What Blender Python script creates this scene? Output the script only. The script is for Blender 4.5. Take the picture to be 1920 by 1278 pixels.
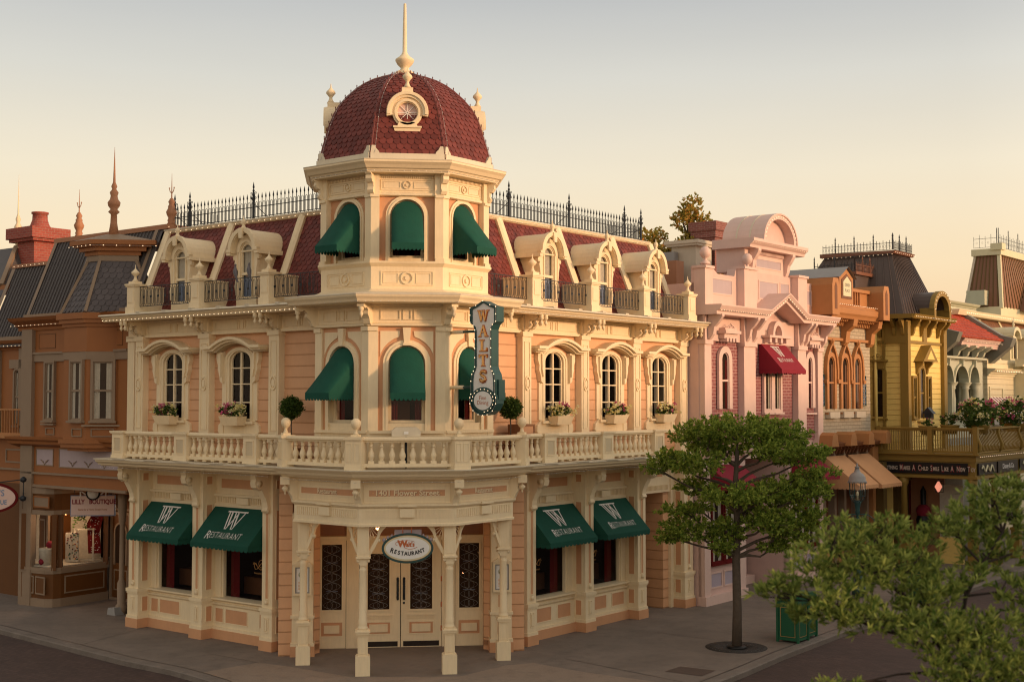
import bpy, bmesh, math, random
from mathutils import Matrix, Vector
random.seed(7)
R = math.radians
sc = bpy.context.scene
for o in list(bpy.data.objects): bpy.data.objects.remove(o)

# ---------------- camera, sky, sun, exposure ----------------
cd = bpy.data.cameras.new('camera'); cam = bpy.data.objects.new('camera', cd)
sc.collection.objects.link(cam); sc.camera = cam
cam.location = (-1.15, -32.72, 6.3)
cam.rotation_euler = (R(90 + 2.564), 0, R(-6.775))
cd.sensor_width = 36; cd.lens = 36 * 2440 / 1920; cd.clip_end = 2000
cd.dof.use_dof = True; cd.dof.focus_distance = 31.5; cd.dof.aperture_fstop = 2.6
SUN_AZ = Vector((0.85, -0.53, 0)).normalized(); SUN_EL = 7.5
w = bpy.data.worlds.new('World'); sc.world = w; w.use_nodes = True
nt = w.node_tree; nt.nodes.clear()
N = lambda t, **k: nt.nodes.new(t)
out = N('ShaderNodeOutputWorld'); bg = N('ShaderNodeBackground')
sky = N('ShaderNodeTexSky'); sky.sky_type = 'NISHITA'; sky.sun_disc = False
sky.sun_elevation = R(SUN_EL); sky.sun_rotation = math.atan2(SUN_AZ.x, SUN_AZ.y)
sky.dust_density = 3.0; sky.air_density = 1.4
tc = N('ShaderNodeTexCoord'); sep = N('ShaderNodeSeparateXYZ'); nt.links.new(tc.outputs['Generated'], sep.inputs[0])
ramp = N('ShaderNodeValToRGB'); cr = ramp.color_ramp
cr.elements[0].position = 0.0; cr.elements[0].color = (0.86, 0.62, 0.42, 1)
cr.elements[1].position = 1.0; cr.elements[1].color = (0.55, 0.48, 0.41, 1)
for p, c in ((0.05, (1.0, 0.685, 0.40)), (0.10, (1.0, 0.785, 0.515)), (0.17, (0.91, 0.80, 0.62)), (0.24, (0.72, 0.695, 0.63)), (0.31, (0.50, 0.51, 0.525)), (0.42, (0.50, 0.49, 0.47)), (0.6, (0.54, 0.48, 0.41))):
    e = cr.elements.new(p); e.color = (*c, 1)
nt.links.new(sep.outputs['Z'], ramp.inputs[0])
dotn = N('ShaderNodeVectorMath'); dotn.operation = 'DOT_PRODUCT'; dotn.inputs[1].default_value = SUN_AZ
nt.links.new(tc.outputs['Generated'], dotn.inputs[0])
mr = N('ShaderNodeMapRange'); mr.inputs[1].default_value = -0.1; mr.inputs[2].default_value = 1; mr.inputs[3].default_value = 0.86; mr.inputs[4].default_value = 1.75
nt.links.new(dotn.outputs['Value'], mr.inputs[0])
sc1 = N('ShaderNodeVectorMath'); sc1.operation = 'SCALE'
cn = N('ShaderNodeTexNoise'); cn.inputs['Scale'].default_value = 2.2; cn.inputs['Detail'].default_value = 5
cm = N('ShaderNodeMapping'); cm.inputs['Scale'].default_value = (1, 1, 7); nt.links.new(tc.outputs['Generated'], cm.inputs[0]); nt.links.new(cm.outputs[0], cn.inputs[0])
cmr = N('ShaderNodeMapRange'); cmr.inputs[3].default_value = 0.95; cmr.inputs[4].default_value = 1.05; nt.links.new(cn.outputs[0], cmr.inputs[0])
cs = N('ShaderNodeVectorMath'); cs.operation = 'SCALE'; nt.links.new(ramp.outputs[0], cs.inputs[0]); nt.links.new(cmr.outputs[0], cs.inputs['Scale'])
nt.links.new(cs.outputs[0], sc1.inputs[0]); nt.links.new(mr.outputs[0], sc1.inputs['Scale'])
sc2 = N('ShaderNodeVectorMath'); sc2.operation = 'SCALE'; sc2.inputs['Scale'].default_value = 0.02
nt.links.new(sky.outputs[0], sc2.inputs[0])
add = N('ShaderNodeVectorMath'); nt.links.new(sc1.outputs[0], add.inputs[0]); nt.links.new(sc2.outputs[0], add.inputs[1])
nt.links.new(add.outputs[0], bg.inputs[0]); bg.inputs[1].default_value = 0.69; nt.links.new(bg.outputs[0], out.inputs[0])
ld = bpy.data.lights.new('sun', 'SUN'); lo = bpy.data.objects.new('sun', ld); sc.collection.objects.link(lo)
ld.energy = 2.1; ld.angle = R(5); ld.color = (1.0, 0.60, 0.34)
sd = Vector((SUN_AZ.x * math.cos(R(SUN_EL)), SUN_AZ.y * math.cos(R(SUN_EL)), math.sin(R(SUN_EL))))
lo.rotation_euler = sd.to_track_quat('Z', 'Y').to_euler(); lo.location = (30, -12, 20)
sc.view_settings.view_transform = 'Standard'; sc.view_settings.look = 'None'
sc.view_settings.exposure = 0.66; sc.view_settings.gamma = 1
sc.cycles.filter_width = 1.15; sc.cycles.max_bounces = 6; sc.cycles.transparent_max_bounces = 16; sc.cycles.sample_clamp_indirect = 4

# ---------------- materials ----------------
MATS = {}
def nodes(name):
    m = bpy.data.materials.new(name); m.use_nodes = True; t = m.node_tree
    b = t.nodes['Principled BSDF']; MATS[name] = m
    return m, t, b
def link(t, a, b): t.links.new(a, b)
def math_(t, op, a, b=None, c=None):
    n = t.nodes.new('ShaderNodeMath'); n.operation = op
    for i, v in enumerate((a, b, c)):
        if v is None: continue
        if isinstance(v, (int, float)): n.inputs[i].default_value = v
        else: link(t, v, n.inputs[i])
    return n.outputs[0]
def paint(name, col, rough=0.55, var=0.10, scale=3.0, metal=0.0, bump=0.0, siding=0.0, grime=0.05):
    """painted surface: slight weathering at two scales, optional lap-board relief"""
    m, t, b = nodes(name)
    co = t.nodes.new('ShaderNodeTexCoord')
    n1 = t.nodes.new('ShaderNodeTexNoise'); n1.inputs['Scale'].default_value = scale; n1.inputs['Detail'].default_value = 6
    n2 = t.nodes.new('ShaderNodeTexNoise'); n2.inputs['Scale'].default_value = 22; n2.inputs['Detail'].default_value = 4
    mp = t.nodes.new('ShaderNodeMapping'); mp.inputs['Scale'].default_value = (1, 1, 0.18)
    link(t, co.outputs['Object'], mp.inputs[0]); link(t, co.outputs['Object'], n1.inputs[0]); link(t, mp.outputs[0], n2.inputs[0])
    s = math_(t, 'MULTIPLY_ADD', n1.outputs[0], var * 2, 1 - var)
    s2 = math_(t, 'MULTIPLY_ADD', n2.outputs[0], grime * 2, 1 - grime)
    s = math_(t, 'MULTIPLY', s, s2)
    mx = t.nodes.new('ShaderNodeVectorMath'); mx.operation = 'SCALE'; mx.inputs[0].default_value = col
    link(t, s, mx.inputs['Scale']); link(t, mx.outputs[0], b.inputs['Base Color'])
    b.inputs['Roughness'].default_value = rough; b.inputs['Metallic'].default_value = metal; b.inputs['Specular IOR Level'].default_value = 0.05 if name.startswith(('interior', 'curtain')) else 0.3
    h = None
    if siding:
        sp = t.nodes.new('ShaderNodeSeparateXYZ'); link(t, co.outputs['Object'], sp.inputs[0])
        f = math_(t, 'FRACT', math_(t, 'MULTIPLY', sp.outputs['Z'], 1 / siding))
        # board leans outward to its lower edge, sharp step under it
        st = math_(t, 'SMOOTH_MIN', math_(t, 'MULTIPLY', f, 9.0), 1.0, 0.2)
        h = math_(t, 'ADD', math_(t, 'MULTIPLY', st, 0.7), math_(t, 'MULTIPLY', math_(t, 'SUBTRACT', 1.0, f), 0.4))
        bp = t.nodes.new('ShaderNodeBump'); bp.inputs['Distance'].default_value = 0.03; bp.inputs['Strength'].default_value = 1.0
        link(t, h, bp.inputs['Height']); link(t, bp.outputs[0], b.inputs['Normal'])
    elif bump:
        bp = t.nodes.new('ShaderNodeBump'); bp.inputs['Distance'].default_value = 0.01; bp.inputs['Strength'].default_value = bump
        link(t, n2.outputs[0], bp.inputs['Height']); link(t, bp.outputs[0], b.inputs['Normal'])
    return m
def brick(name, c1, c2, mortar, scale=1.0, bw=0.24, bh=0.08, ms=0.012, rough=0.8):
    m, t, b = nodes(name)
    co = t.nodes.new('ShaderNodeTexCoord'); sp = t.nodes.new('ShaderNodeSeparateXYZ'); link(t, co.outputs['Object'], sp.inputs[0])
    cb = t.nodes.new('ShaderNodeCombineXYZ'); link(t, math_(t, 'ADD', sp.outputs['X'], sp.outputs['Y']), cb.inputs[0]); link(t, sp.outputs['Z'], cb.inputs[1])
    br = t.nodes.new('ShaderNodeTexBrick'); link(t, cb.outputs[0], br.inputs[0])
    br.inputs['Color1'].default_value = (*c1, 1); br.inputs['Color2'].default_value = (*c2, 1); br.inputs['Mortar'].default_value = (*mortar, 1)
    br.inputs['Scale'].default_value = scale; br.inputs['Brick Width'].default_value = bw; br.inputs['Row Height'].default_value = bh; br.inputs['Mortar Size'].default_value = ms
    link(t, br.outputs['Color'], b.inputs['Base Color']); b.inputs['Roughness'].default_value = rough
    bp = t.nodes.new('ShaderNodeBump'); bp.invert = True; bp.inputs['Distance'].default_value = 0.01
    link(t, br.outputs['Fac'], bp.inputs['Height']); link(t, bp.outputs[0], b.inputs['Normal'])
    return m
def tile_mat(name, col, var=0.3, rough=0.5):
    m, t, b = nodes(name)
    g = t.nodes.new('ShaderNodeNewGeometry')
    s = math_(t, 'MULTIPLY_ADD', g.outputs['Random Per Island'], var, 1 - var / 2)
    mx = t.nodes.new('ShaderNodeVectorMath'); mx.operation = 'SCALE'; mx.inputs[0].default_value = col
    link(t, s, mx.inputs['Scale']); link(t, mx.outputs[0], b.inputs['Base Color']); b.inputs['Roughness'].default_value = rough; b.inputs['Specular IOR Level'].default_value = 0.22
    return m
def leaf_mat(name, c1, c2, c3=None, trans=0.35):
    m, t, b = nodes(name)
    g = t.nodes.new('ShaderNodeNewGeometry'); r = t.nodes.new('ShaderNodeValToRGB')
    r.color_ramp.elements[0].color = (*c1, 1); r.color_ramp.elements[1].color = (*c2, 1)
    if c3: e = r.color_ramp.elements.new(0.75); e.color = (*c2, 1); r.color_ramp.elements[-1].color = (*c3, 1)
    link(t, g.outputs['Random Per Island'], r.inputs[0]); link(t, r.outputs[0], b.inputs['Base Color'])
    b.inputs['Roughness'].default_value = 0.6; b.inputs['Specular IOR Level'].default_value = 0.12
    tr = t.nodes.new('ShaderNodeBsdfTranslucent'); link(t, r.outputs[0], tr.inputs[0])
    mx = t.nodes.new('ShaderNodeMixShader'); mx.inputs[0].default_value = trans
    o = t.nodes['Material Output']; link(t, b.outputs[0], mx.inputs[1]); link(t, tr.outputs[0], mx.inputs[2]); link(t, mx.outputs[0], o.inputs[0])
    return m
def glass(name, tint=(0.9, 0.9, 0.9), refl=0.12):
    m, t, b = nodes(name); o = t.nodes['Material Output']
    ge = t.nodes.new('ShaderNodeNewGeometry'); dt = t.nodes.new('ShaderNodeVectorMath'); dt.operation = 'DOT_PRODUCT'
    link(t, ge.outputs['Incoming'], dt.inputs[0]); link(t, ge.outputs['Normal'], dt.inputs[1])
    fr = math_(t, 'MULTIPLY_ADD', math_(t, 'POWER', math_(t, 'SUBTRACT', 1.0, math_(t, 'ABSOLUTE', dt.outputs['Value'])), 5.0), 0.9, 0.012)
    gl = t.nodes.new('ShaderNodeBsdfGlossy'); gl.inputs['Roughness'].default_value = 0.03
    tr = t.nodes.new('ShaderNodeBsdfTransparent'); tr.inputs[0].default_value = (*tint, 1)
    mx = t.nodes.new('ShaderNodeMixShader'); link(t, math_(t, 'ADD', fr, refl * 0.05), mx.inputs[0])
    link(t, tr.outputs[0], mx.inputs[1]); link(t, gl.outputs[0], mx.inputs[2]); link(t, mx.outputs[0], o.inputs[0])
    return m
def glow(name, col, s):
    m, t, b = nodes(name); b.inputs['Emission Color'].default_value = (*col, 1); b.inputs['Emission Strength'].default_value = s
    b.inputs['Base Color'].default_value = (*col, 1)
    return m
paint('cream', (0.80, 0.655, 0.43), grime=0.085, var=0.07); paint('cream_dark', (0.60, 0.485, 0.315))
paint('salmon', (0.60, 0.315, 0.165)); paint('salmon_siding', (0.67, 0.375, 0.205), siding=0.285)
paint('lead', (0.62, 0.55, 0.42), rough=0.5, var=0.15)
tile_mat('burgundy', (0.150, 0.036, 0.029), 0.5); paint('burgundy_trim', (0.15, 0.038, 0.032), rough=0.4)
paint('iron', (0.030, 0.034, 0.040), rough=0.45, metal=0.3); paint('iron_green', (0.024, 0.070, 0.068), rough=0.4)
paint('awning_green', (0.006, 0.068, 0.046), rough=0.85, var=0.2, scale=5, bump=0.3)
paint('awning_red', (0.22, 0.014, 0.028), rough=0.85, bump=0.3)
paint('awning_tan', (0.62, 0.33, 0.16), rough=0.85, bump=0.3)
paint('white', (0.78, 0.76, 0.72)); paint('grey', (0.30, 0.29, 0.28)); paint('black', (0.012, 0.011, 0.012), rough=0.4)
glass('window_glass'); glass('lamp_glass', (0.97, 0.97, 0.95), 0.3)
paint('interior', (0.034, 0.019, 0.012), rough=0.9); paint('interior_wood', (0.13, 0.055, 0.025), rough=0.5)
paint('curtain_red', (0.12, 0.012, 0.012), rough=0.9, scale=14, var=0.3); paint('curtain', (0.50, 0.45, 0.36), rough=0.95, scale=12, var=0.25)
paint('curtain_blue', (0.22, 0.27, 0.38), rough=0.9); paint('gold', (0.75, 0.42, 0.16), rough=0.3, metal=0.7)
paint('copper', (0.50, 0.15, 0.06), rough=0.35, metal=0.4); paint('terracotta', (0.38, 0.175, 0.09))
glow('bulb', (1.0, 0.72, 0.44), 1.5); glow('lamp_lit', (1.0, 0.50, 0.20), 4.0); glow('lamp_dim', (1.0, 0.35, 0.22), 0.45)
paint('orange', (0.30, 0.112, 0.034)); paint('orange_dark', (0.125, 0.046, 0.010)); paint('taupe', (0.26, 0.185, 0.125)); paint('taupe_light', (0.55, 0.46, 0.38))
tile_mat('slate', (0.095, 0.082, 0.084), 0.3, 0.5); paint('slate_plain', (0.088, 0.077, 0.075), rough=0.5)
paint('pink', (0.63, 0.44, 0.385)); paint('pink_light', (0.67, 0.48, 0.415)); paint('lilac', (0.40, 0.34, 0.40)); paint('pink_panel', (0.42, 0.34, 0.36))
brick('red_brick', (0.30, 0.075, 0.05), (0.36, 0.10, 0.065), (0.50, 0.30, 0.24), bw=0.26, bh=0.095, ms=0.012)
brick('chimney_brick', (0.27, 0.050, 0.034), (0.34, 0.07, 0.045), (0.36, 0.17, 0.13), bw=0.22, bh=0.085, ms=0.009)
brick('dark_brick', (0.19, 0.055, 0.045), (0.25, 0.075, 0.06), (0.30, 0.16, 0.13), bw=0.22, bh=0.075)
brick('plum_brick', (0.23, 0.075, 0.075), (0.28, 0.095, 0.09), (0.46, 0.27, 0.24), bw=0.30, bh=0.105, ms=0.012)
brick('tan_brick', (0.43, 0.36, 0.255), (0.48, 0.40, 0.285), (0.33, 0.27, 0.19), bw=0.34, bh=0.13, ms=0.012)
paint('tan_stone', (0.56, 0.48, 0.37)); paint('rust', (0.42, 0.19, 0.07)); paint('rust_dark', (0.17, 0.068, 0.03)); paint('metal_roof', (0.085, 0.06, 0.05), rough=0.4)
paint('yellow', (0.80, 0.58, 0.18)); paint('yellow_siding', (0.82, 0.60, 0.19), siding=0.21); paint('olive', (0.26, 0.165, 0.035)); paint('olive_dark', (0.13, 0.085, 0.025))
paint('sage', (0.46, 0.46, 0.34)); paint('sage_dark', (0.20, 0.20, 0.165)); tile_mat('clay_tile', (0.50, 0.10, 0.055), 0.4)
paint('ivory', (0.66, 0.60, 0.40)); paint('ivory_siding', (0.66, 0.58, 0.38), siding=0.25); tile_mat('brown_tile', (0.22, 0.11, 0.065), 0.3); paint('copper_roof', (0.20, 0.085, 0.05), rough=0.35)
paint('bark', (0.10, 0.075, 0.055), rough=0.95, var=0.35, scale=9, bump=1.0); paint('bark_dark', (0.03, 0.022, 0.018), rough=0.95, bump=1.0)
leaf_mat('leaf_street', (0.08, 0.15, 0.02), (0.40, 0.47, 0.085)); leaf_mat('leaf_near', (0.06, 0.115, 0.018), (0.38, 0.43, 0.11))
leaf_mat('leaf_autumn', (0.20, 0.22, 0.04), (0.52, 0.36, 0.08), (0.68, 0.26, 0.07)); leaf_mat('leaf_topiary', (0.03, 0.07, 0.015), (0.10, 0.15, 0.03)); paint('plumage', (0.15, 0.14, 0.15))
leaf_mat('petal_white', (0.82, 0.80, 0.62), (0.82, 0.70, 0.18)); leaf_mat('petal_pink', (0.60, 0.06, 0.20), (0.75, 0.25, 0.38))
paint('bin_green', (0.02, 0.11, 0.055), rough=0.35); paint('timber', (0.26, 0.12, 0.055))
def pavement(name, c, var, sc_=0.6, joints=0):
    m, t, b = nodes(name); co = t.nodes.new('ShaderNodeTexCoord')
    n1 = t.nodes.new('ShaderNodeTexNoise'); n1.inputs['Scale'].default_value = sc_; n1.inputs['Detail'].default_value = 8; n1.inputs['Roughness'].default_value = 0.65
    n2 = t.nodes.new('ShaderNodeTexNoise'); n2.inputs['Scale'].default_value = 45; n2.inputs['Detail'].default_value = 3
    link(t, co.outputs['Object'], n1.inputs[0]); link(t, co.outputs['Object'], n2.inputs[0])
    n3 = t.nodes.new('ShaderNodeTexNoise'); n3.inputs['Scale'].default_value = 2.6; n3.inputs['Detail'].default_value = 10; n3.inputs['Roughness'].default_value = 0.75; link(t, co.outputs['Object'], n3.inputs[0])
    st = t.nodes.new('ShaderNodeMapRange'); st.inputs[1].default_value = .50; st.inputs[2].default_value = .72; st.inputs[3].default_value = 1.0; st.inputs[4].default_value = 0.72; link(t, n3.outputs[0], st.inputs[0])
    s = math_(t, 'MULTIPLY', math_(t, 'MULTIPLY', math_(t, 'MULTIPLY_ADD', n1.outputs[0], var * 3, 1 - var * 1.5), st.outputs[0]), math_(t, 'MULTIPLY_ADD', n2.outputs[0], 0.9, 0.55))
    mx = t.nodes.new('ShaderNodeVectorMath'); mx.operation = 'SCALE'; mx.inputs[0].default_value = c
    link(t, s, mx.inputs['Scale'])
    if joints:
        mp = t.nodes.new('ShaderNodeMapping'); mp.inputs['Rotation'].default_value = (0, 0, R(45)); link(t, co.outputs['Object'], mp.inputs[0])
        br = t.nodes.new('ShaderNodeTexBrick'); br.inputs['Scale'].default_value = 1; br.inputs['Brick Width'].default_value = 0.22; br.inputs['Row Height'].default_value = 0.11; br.inputs['Mortar Size'].default_value = 0.008
        br.inputs['Color1'].default_value = (1, 1, 1, 1); br.inputs['Color2'].default_value = (0.72, 0.68, 0.68, 1); br.inputs['Mortar'].default_value = (0.5, 0.5, 0.5, 1); link(t, mp.outputs[0], br.inputs[0])
        m2 = t.nodes.new('ShaderNodeVectorMath'); m2.operation = 'MULTIPLY'; link(t, mx.outputs[0], m2.inputs[0]); link(t, br.outputs[0], m2.inputs[1]); link(t, m2.outputs[0], b.inputs['Base Color'])
    else: link(t, mx.outputs[0], b.inputs['Base Color'])
    b.inputs['Roughness'].default_value = 0.8
    bp = t.nodes.new('ShaderNodeBump'); bp.inputs['Distance'].default_value = 0.004; link(t, n2.outputs[0], bp.inputs['Height']); link(t, bp.outputs[0], b.inputs['Normal'])
pavement('pavement', (0.18, 0.145, 0.12), 0.35); pavement('aggregate', (0.25, 0.19, 0.145), 0.2); pavement('kerb', (0.17, 0.14, 0.118), 0.3, 1.5)
pavement('road', (0.075, 0.042, 0.034), 0.35, 0.4, joints=1); pavement('grate', (0.035, 0.030, 0.027), 0.2); pavement('cover', (0.085, 0.055, 0.042), 0.3)

# ---------------- mesh helpers ----------------
WM = {}
ANG = {'M': 0.0, 'L': R(-45), 'R': R(45)}
SG = {'M': 1, 'L': -1, 'R': 1}
def rot(face): return Matrix.Rotation(ANG[face], 4, 'Z')
def place(face, t=0, d=0, z=0): return rot(face) @ Matrix.Translation((SG[face] * t, -d, z))
def setw(o, mw, parent=None):
    if parent is not None:
        o.parent = parent; o.matrix_basis = WM[parent.name].inverted() @ mw
    else: o.matrix_basis = mw
    WM[o.name] = mw
def thing(name, label, cat, loc=(0, 0, 0), face=None, group=None, kind=None):
    o = bpy.data.objects.new(name, None); sc.collection.objects.link(o); o.empty_display_size = 0.3
    mw = Matrix.Translation(loc) @ (rot(face) if face else Matrix.Identity(4))
    setw(o, mw); o['label'] = label; o['category'] = cat
    if group: o['group'] = group
    if kind: o['kind'] = kind
    return o
def tag(o, label, cat, group=None, kind=None):
    o['label'] = label; o['category'] = cat
    if group: o['group'] = group
    if kind: o['kind'] = kind
    return o
class MB:
    """collects shapes; coordinates are (t along the facade, d outward, z up); sg mirrors t"""
    def __init__(s, sg=1): s.v = []; s.f = []; s.m = []; s.sm = []; s.sg = sg; s.cur = 'cream'; s.smooth = False; s.keep = False
    def mat(s, m): s.cur = m; return s
    def add(s, pts, faces, world=False):
        n = len(s.v)
        s.v += [tuple(p) for p in pts] if world else [(s.sg * p[0], -p[1], p[2]) for p in pts]
        for f in faces: s.f.append(tuple(n + i for i in f)); s.m.append(s.cur); s.sm.append(s.smooth)
        return s
    def box(s, t0, t1, d0, d1, z0, z1):
        P = [(t, d, z) for z in (z0, z1) for d in (d0, d1) for t in (t0, t1)]
        return s.add(P, [(0, 1, 3, 2), (4, 6, 7, 5), (0, 4, 5, 1), (2, 3, 7, 6), (0, 2, 6, 4), (1, 5, 7, 3)])
    def quad(s, a, b, c, d): return s.add([a, b, c, d], [(0, 1, 2, 3)])
    def sweep(s, prof, t0, t1, sh0=0.0, sh1=0.0):
        """closed (d,z) profile run along t; sh = extra t per unit d at the ends (mitre)"""
        n = len(prof); P = [(t0 + sh0 * d, d, z) for d, z in prof] + [(t1 + sh1 * d, d, z) for d, z in prof]
        F = [(i, (i + 1) % n, n + (i + 1) % n, n + i) for i in range(n)] + [tuple(range(n))[::-1], tuple(range(n, 2 * n))]
        return s.add(P, F)
    def prism(s, pts, d0, d1):
        n = len(pts); P = [(t, d0, z) for t, z in pts] + [(t, d1, z) for t, z in pts]
        F = [(i, (i + 1) % n, n + (i + 1) % n, n + i) for i in range(n)] + [tuple(range(n))[::-1], tuple(range(n, 2 * n))]
        return s.add(P, F)
    def flat(s, pts, d): return s.add([(t, d, z) for t, z in pts], [tuple(range(len(pts)))])
    def plan(s, pts, z0, z1):
        n = len(pts); P = [(x, y, z0) for x, y in pts] + [(x, y, z1) for x, y in pts]
        F = [(i, (i + 1) % n, n + (i + 1) % n, n + i) for i in range(n)] + [tuple(range(n))[::-1], tuple(range(n, 2 * n))]
        return s.add(P, F, True)
    def lathe(s, t, d, prof, seg=12, sq=False, a0=0.0):
        n = len(prof); P = []; F = []
        for i in range(seg):
            a = a0 + 2 * math.pi * i / seg
            for r, z in prof: P.append((t + r * math.cos(a), d + r * math.sin(a), z))
        for i in range(seg):
            for j in range(n - 1):
                a, b = i * n + j, ((i + 1) % seg) * n + j; F.append((a, b, b + 1, a + 1))
        F.append(tuple(i * n for i in range(seg))[::-1]); F.append(tuple(i * n + n - 1 for i in range(seg)))
        k = s.smooth; s.smooth = seg > 6; s.add(P, F); s.smooth = k; return s
    def tube(s, pts, r, seg=5, closed=False, r2=None):
        pts = [Vector(p) for p in pts]; n = len(pts); P = []; F = []
        for i, p in enumerate(pts):
            a = pts[(i - 1) % n] if (closed or i > 0) else p; b = pts[(i + 1) % n] if (closed or i < n - 1) else p
            dr = (b - a).normalized(); up = Vector((0, 0, 1)) if abs(dr.z) < 0.9 else Vector((0, 1, 0))
            x = dr.cross(up).normalized(); y = dr.cross(x); rr = r if r2 is None else r + (r2 - r) * i / (n - 1)
            for k in range(seg):
                q = 2 * math.pi * k / seg + math.pi / seg; P.append(p + x * (rr * math.cos(q)) + y * (rr * math.sin(q)))
        for i in range(n if closed else n - 1):
            for k in range(seg):
                j = (i + 1) % n; F.append((i * seg + k, i * seg + (k + 1) % seg, j * seg + (k + 1) % seg, j * seg + k))
        if not closed: F.append(tuple(range(seg))[::-1]); F.append(tuple(range((n - 1) * seg, n * seg)))
        k = s.smooth; s.smooth = seg > 5; s.add(P, F); s.smooth = k; return s
    def ball(s, c, r, seg=8, rings=5, sz=1.0):
        prof = [(max(r * math.sin(math.pi * i / rings), 0.001 * r), c[2] - sz * r * math.cos(math.pi * i / rings)) for i in range(rings + 1)]
        return s.lathe(c[0], c[1], prof, seg)
    def arc(s, c, hw, zs, rise, n=12):
        return [(c - hw * math.cos(math.pi * i / n), zs + rise * math.sin(math.pi * i / n)) for i in range(n + 1)]
    def wall(s, t0, t1, z0, z1, d, holes, depth=0.12, reveal=None):
        """wall face with arched openings (c, hw, zb, zs, rise) and their reveals"""
        holes = sorted(holes); x = t0; keep = s.cur
        for (c, hw, zb, zs, rise) in holes:
            s.quad((x, d, z0), (c - hw, d, z0), (c - hw, d, z1), (x, d, z1))
            if zb > z0: s.quad((c - hw, d, z0), (c + hw, d, z0), (c + hw, d, zb), (c - hw, d, zb))
            A = s.arc(c, hw, zs, rise) if rise > 0 else [(c - hw, zs), (c + hw, zs)]
            for (a, b) in zip(A, A[1:]): s.quad((a[0], d, a[1]), (b[0], d, b[1]), (b[0], d, z1), (a[0], d, z1))
            O = [(c - hw, zb)] + A + [(c + hw, zb)]
            if reveal: s.cur = reveal
            for (a, b) in zip(O, O[1:] + O[:1]): s.quad((a[0], d, a[1]), (b[0], d, b[1]), (b[0], d - depth, b[1]), (a[0], d - depth, a[1]))
            s.cur = keep; x = c + hw
        s.quad((x, d, z0), (t1, d, z0), (t1, d, z1), (x, d, z1)); return s
    def band(s, c, hw, w, zb, zs, rise, d0, d1, w2=None, closed=False):
        """moulding round an arched opening"""
        w2 = w if w2 is None else w2
        I = [(c - hw, zb)] + s.arc(c, hw, zs, rise) + [(c + hw, zb)]; O = [(c - hw - w, zb)] + s.arc(c, hw + w, zs, rise + w2) + [(c + hw + w, zb)]
        return s.ribbon(I, O, d0, d1)
    def ribbon(s, I, O, d0, d1):
        n = len(I); P = [(a[0], d0, a[1]) for a in I] + [(a[0], d0, a[1]) for a in O] + [(a[0], d1, a[1]) for a in I] + [(a[0], d1, a[1]) for a in O]; F = []
        for i in range(n - 1):
            F += [(2 * n + i, 2 * n + i + 1, 3 * n + i + 1, 3 * n + i), (i, i + 1, 2 * n + i + 1, 2 * n + i), (n + i, n + i + 1, 3 * n + i + 1, 3 * n + i), (i, i + 1, n + i + 1, n + i)]
        F += [(0, n, 3 * n, 2 * n), (n - 1, 2 * n - 1, 4 * n - 1, 3 * n - 1)]
        return s.add(P, F)
    def frame(s, t0, t1, z0, z1, w, d0, d1):
        s.box(t0, t1, d0, d1, z0, z0 + w); s.box(t0, t1, d0, d1, z1 - w, z1); s.box(t0, t0 + w, d0, d1, z0 + w, z1 - w); return s.box(t1 - w, t1, d0, d1, z0 + w, z1 - w)
    def panel(s, t0, t1, z0, z1, d, fill='salmon', trim='cream', w=0.025, out=0.016):
        """applied moulding round a flat colour field"""
        k = s.cur; s.cur = fill; s.box(t0 + w * .6, t1 - w * .6, d - .01, d + .004, z0 + w * .6, z1 - w * .6); s.cur = trim; s.frame(t0, t1, z0, z1, w, d - .01, d + out); s.cur = k; return s
    def oct(s, prof, k0=0, k1=8, cx=0, cy=0, faces=8):
        """closed (apothem,z) profile swept round the octagon corners k0..k1 (corner 0 = left corner of the front face)"""
        n = len(prof); P = []; F = []; c = 1 / math.cos(math.pi / faces)
        for k in range(k0, k1 + 1):
            a = -math.pi / 2 - math.pi / faces + 2 * math.pi / faces * k
            for r, z in prof: P.append((cx + r * c * math.cos(a), cy + r * c * math.sin(a), z))
        for k in range(k1 - k0):
            for i in range(n):
                a, b = k * n, (k + 1) * n; F.append((a + i, a + (i + 1) % n, b + (i + 1) % n, b + i))
        if k1 - k0 < faces: F.append(tuple(range(n))); F.append(tuple(range((k1 - k0) * n, (k1 - k0 + 1) * n))[::-1])
        return s.add(P, F, True)
    def text(s, txt, size, o, ux=(1, 0, 0), uz=(0, 0, 1), bold=0.0, wide=1.0, arc=0.0, align='CENTER', space=1.0):
        """lettering laid on the plane through o spanned by ux, uz (facade coordinates)"""
        cu = bpy.data.curves.new('t', 'FONT'); cu.body = txt; cu.size = size; cu.align_x = align; cu.align_y = 'CENTER'; cu.offset = bold; cu.space_character = space; cu.resolution_u = 3
        ob = bpy.data.objects.new('t', cu); me = bpy.data.meshes.new_from_object(ob)
        O, X, Z = Vector(o), Vector(ux), Vector(uz); P = []
        for v in me.vertices:
            a, b = v.co.x * wide, v.co.y; P.append(O + X * a + Z * (b + arc * a * a))
        s.add(P, [tuple(p.vertices) for p in me.polygons])
        bpy.data.objects.remove(ob); bpy.data.curves.remove(cu); bpy.data.meshes.remove(me); return s
    def cut(s): s.cuts = getattr(s, 'cuts', [0]) + [len(s.f)]; return s
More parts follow.
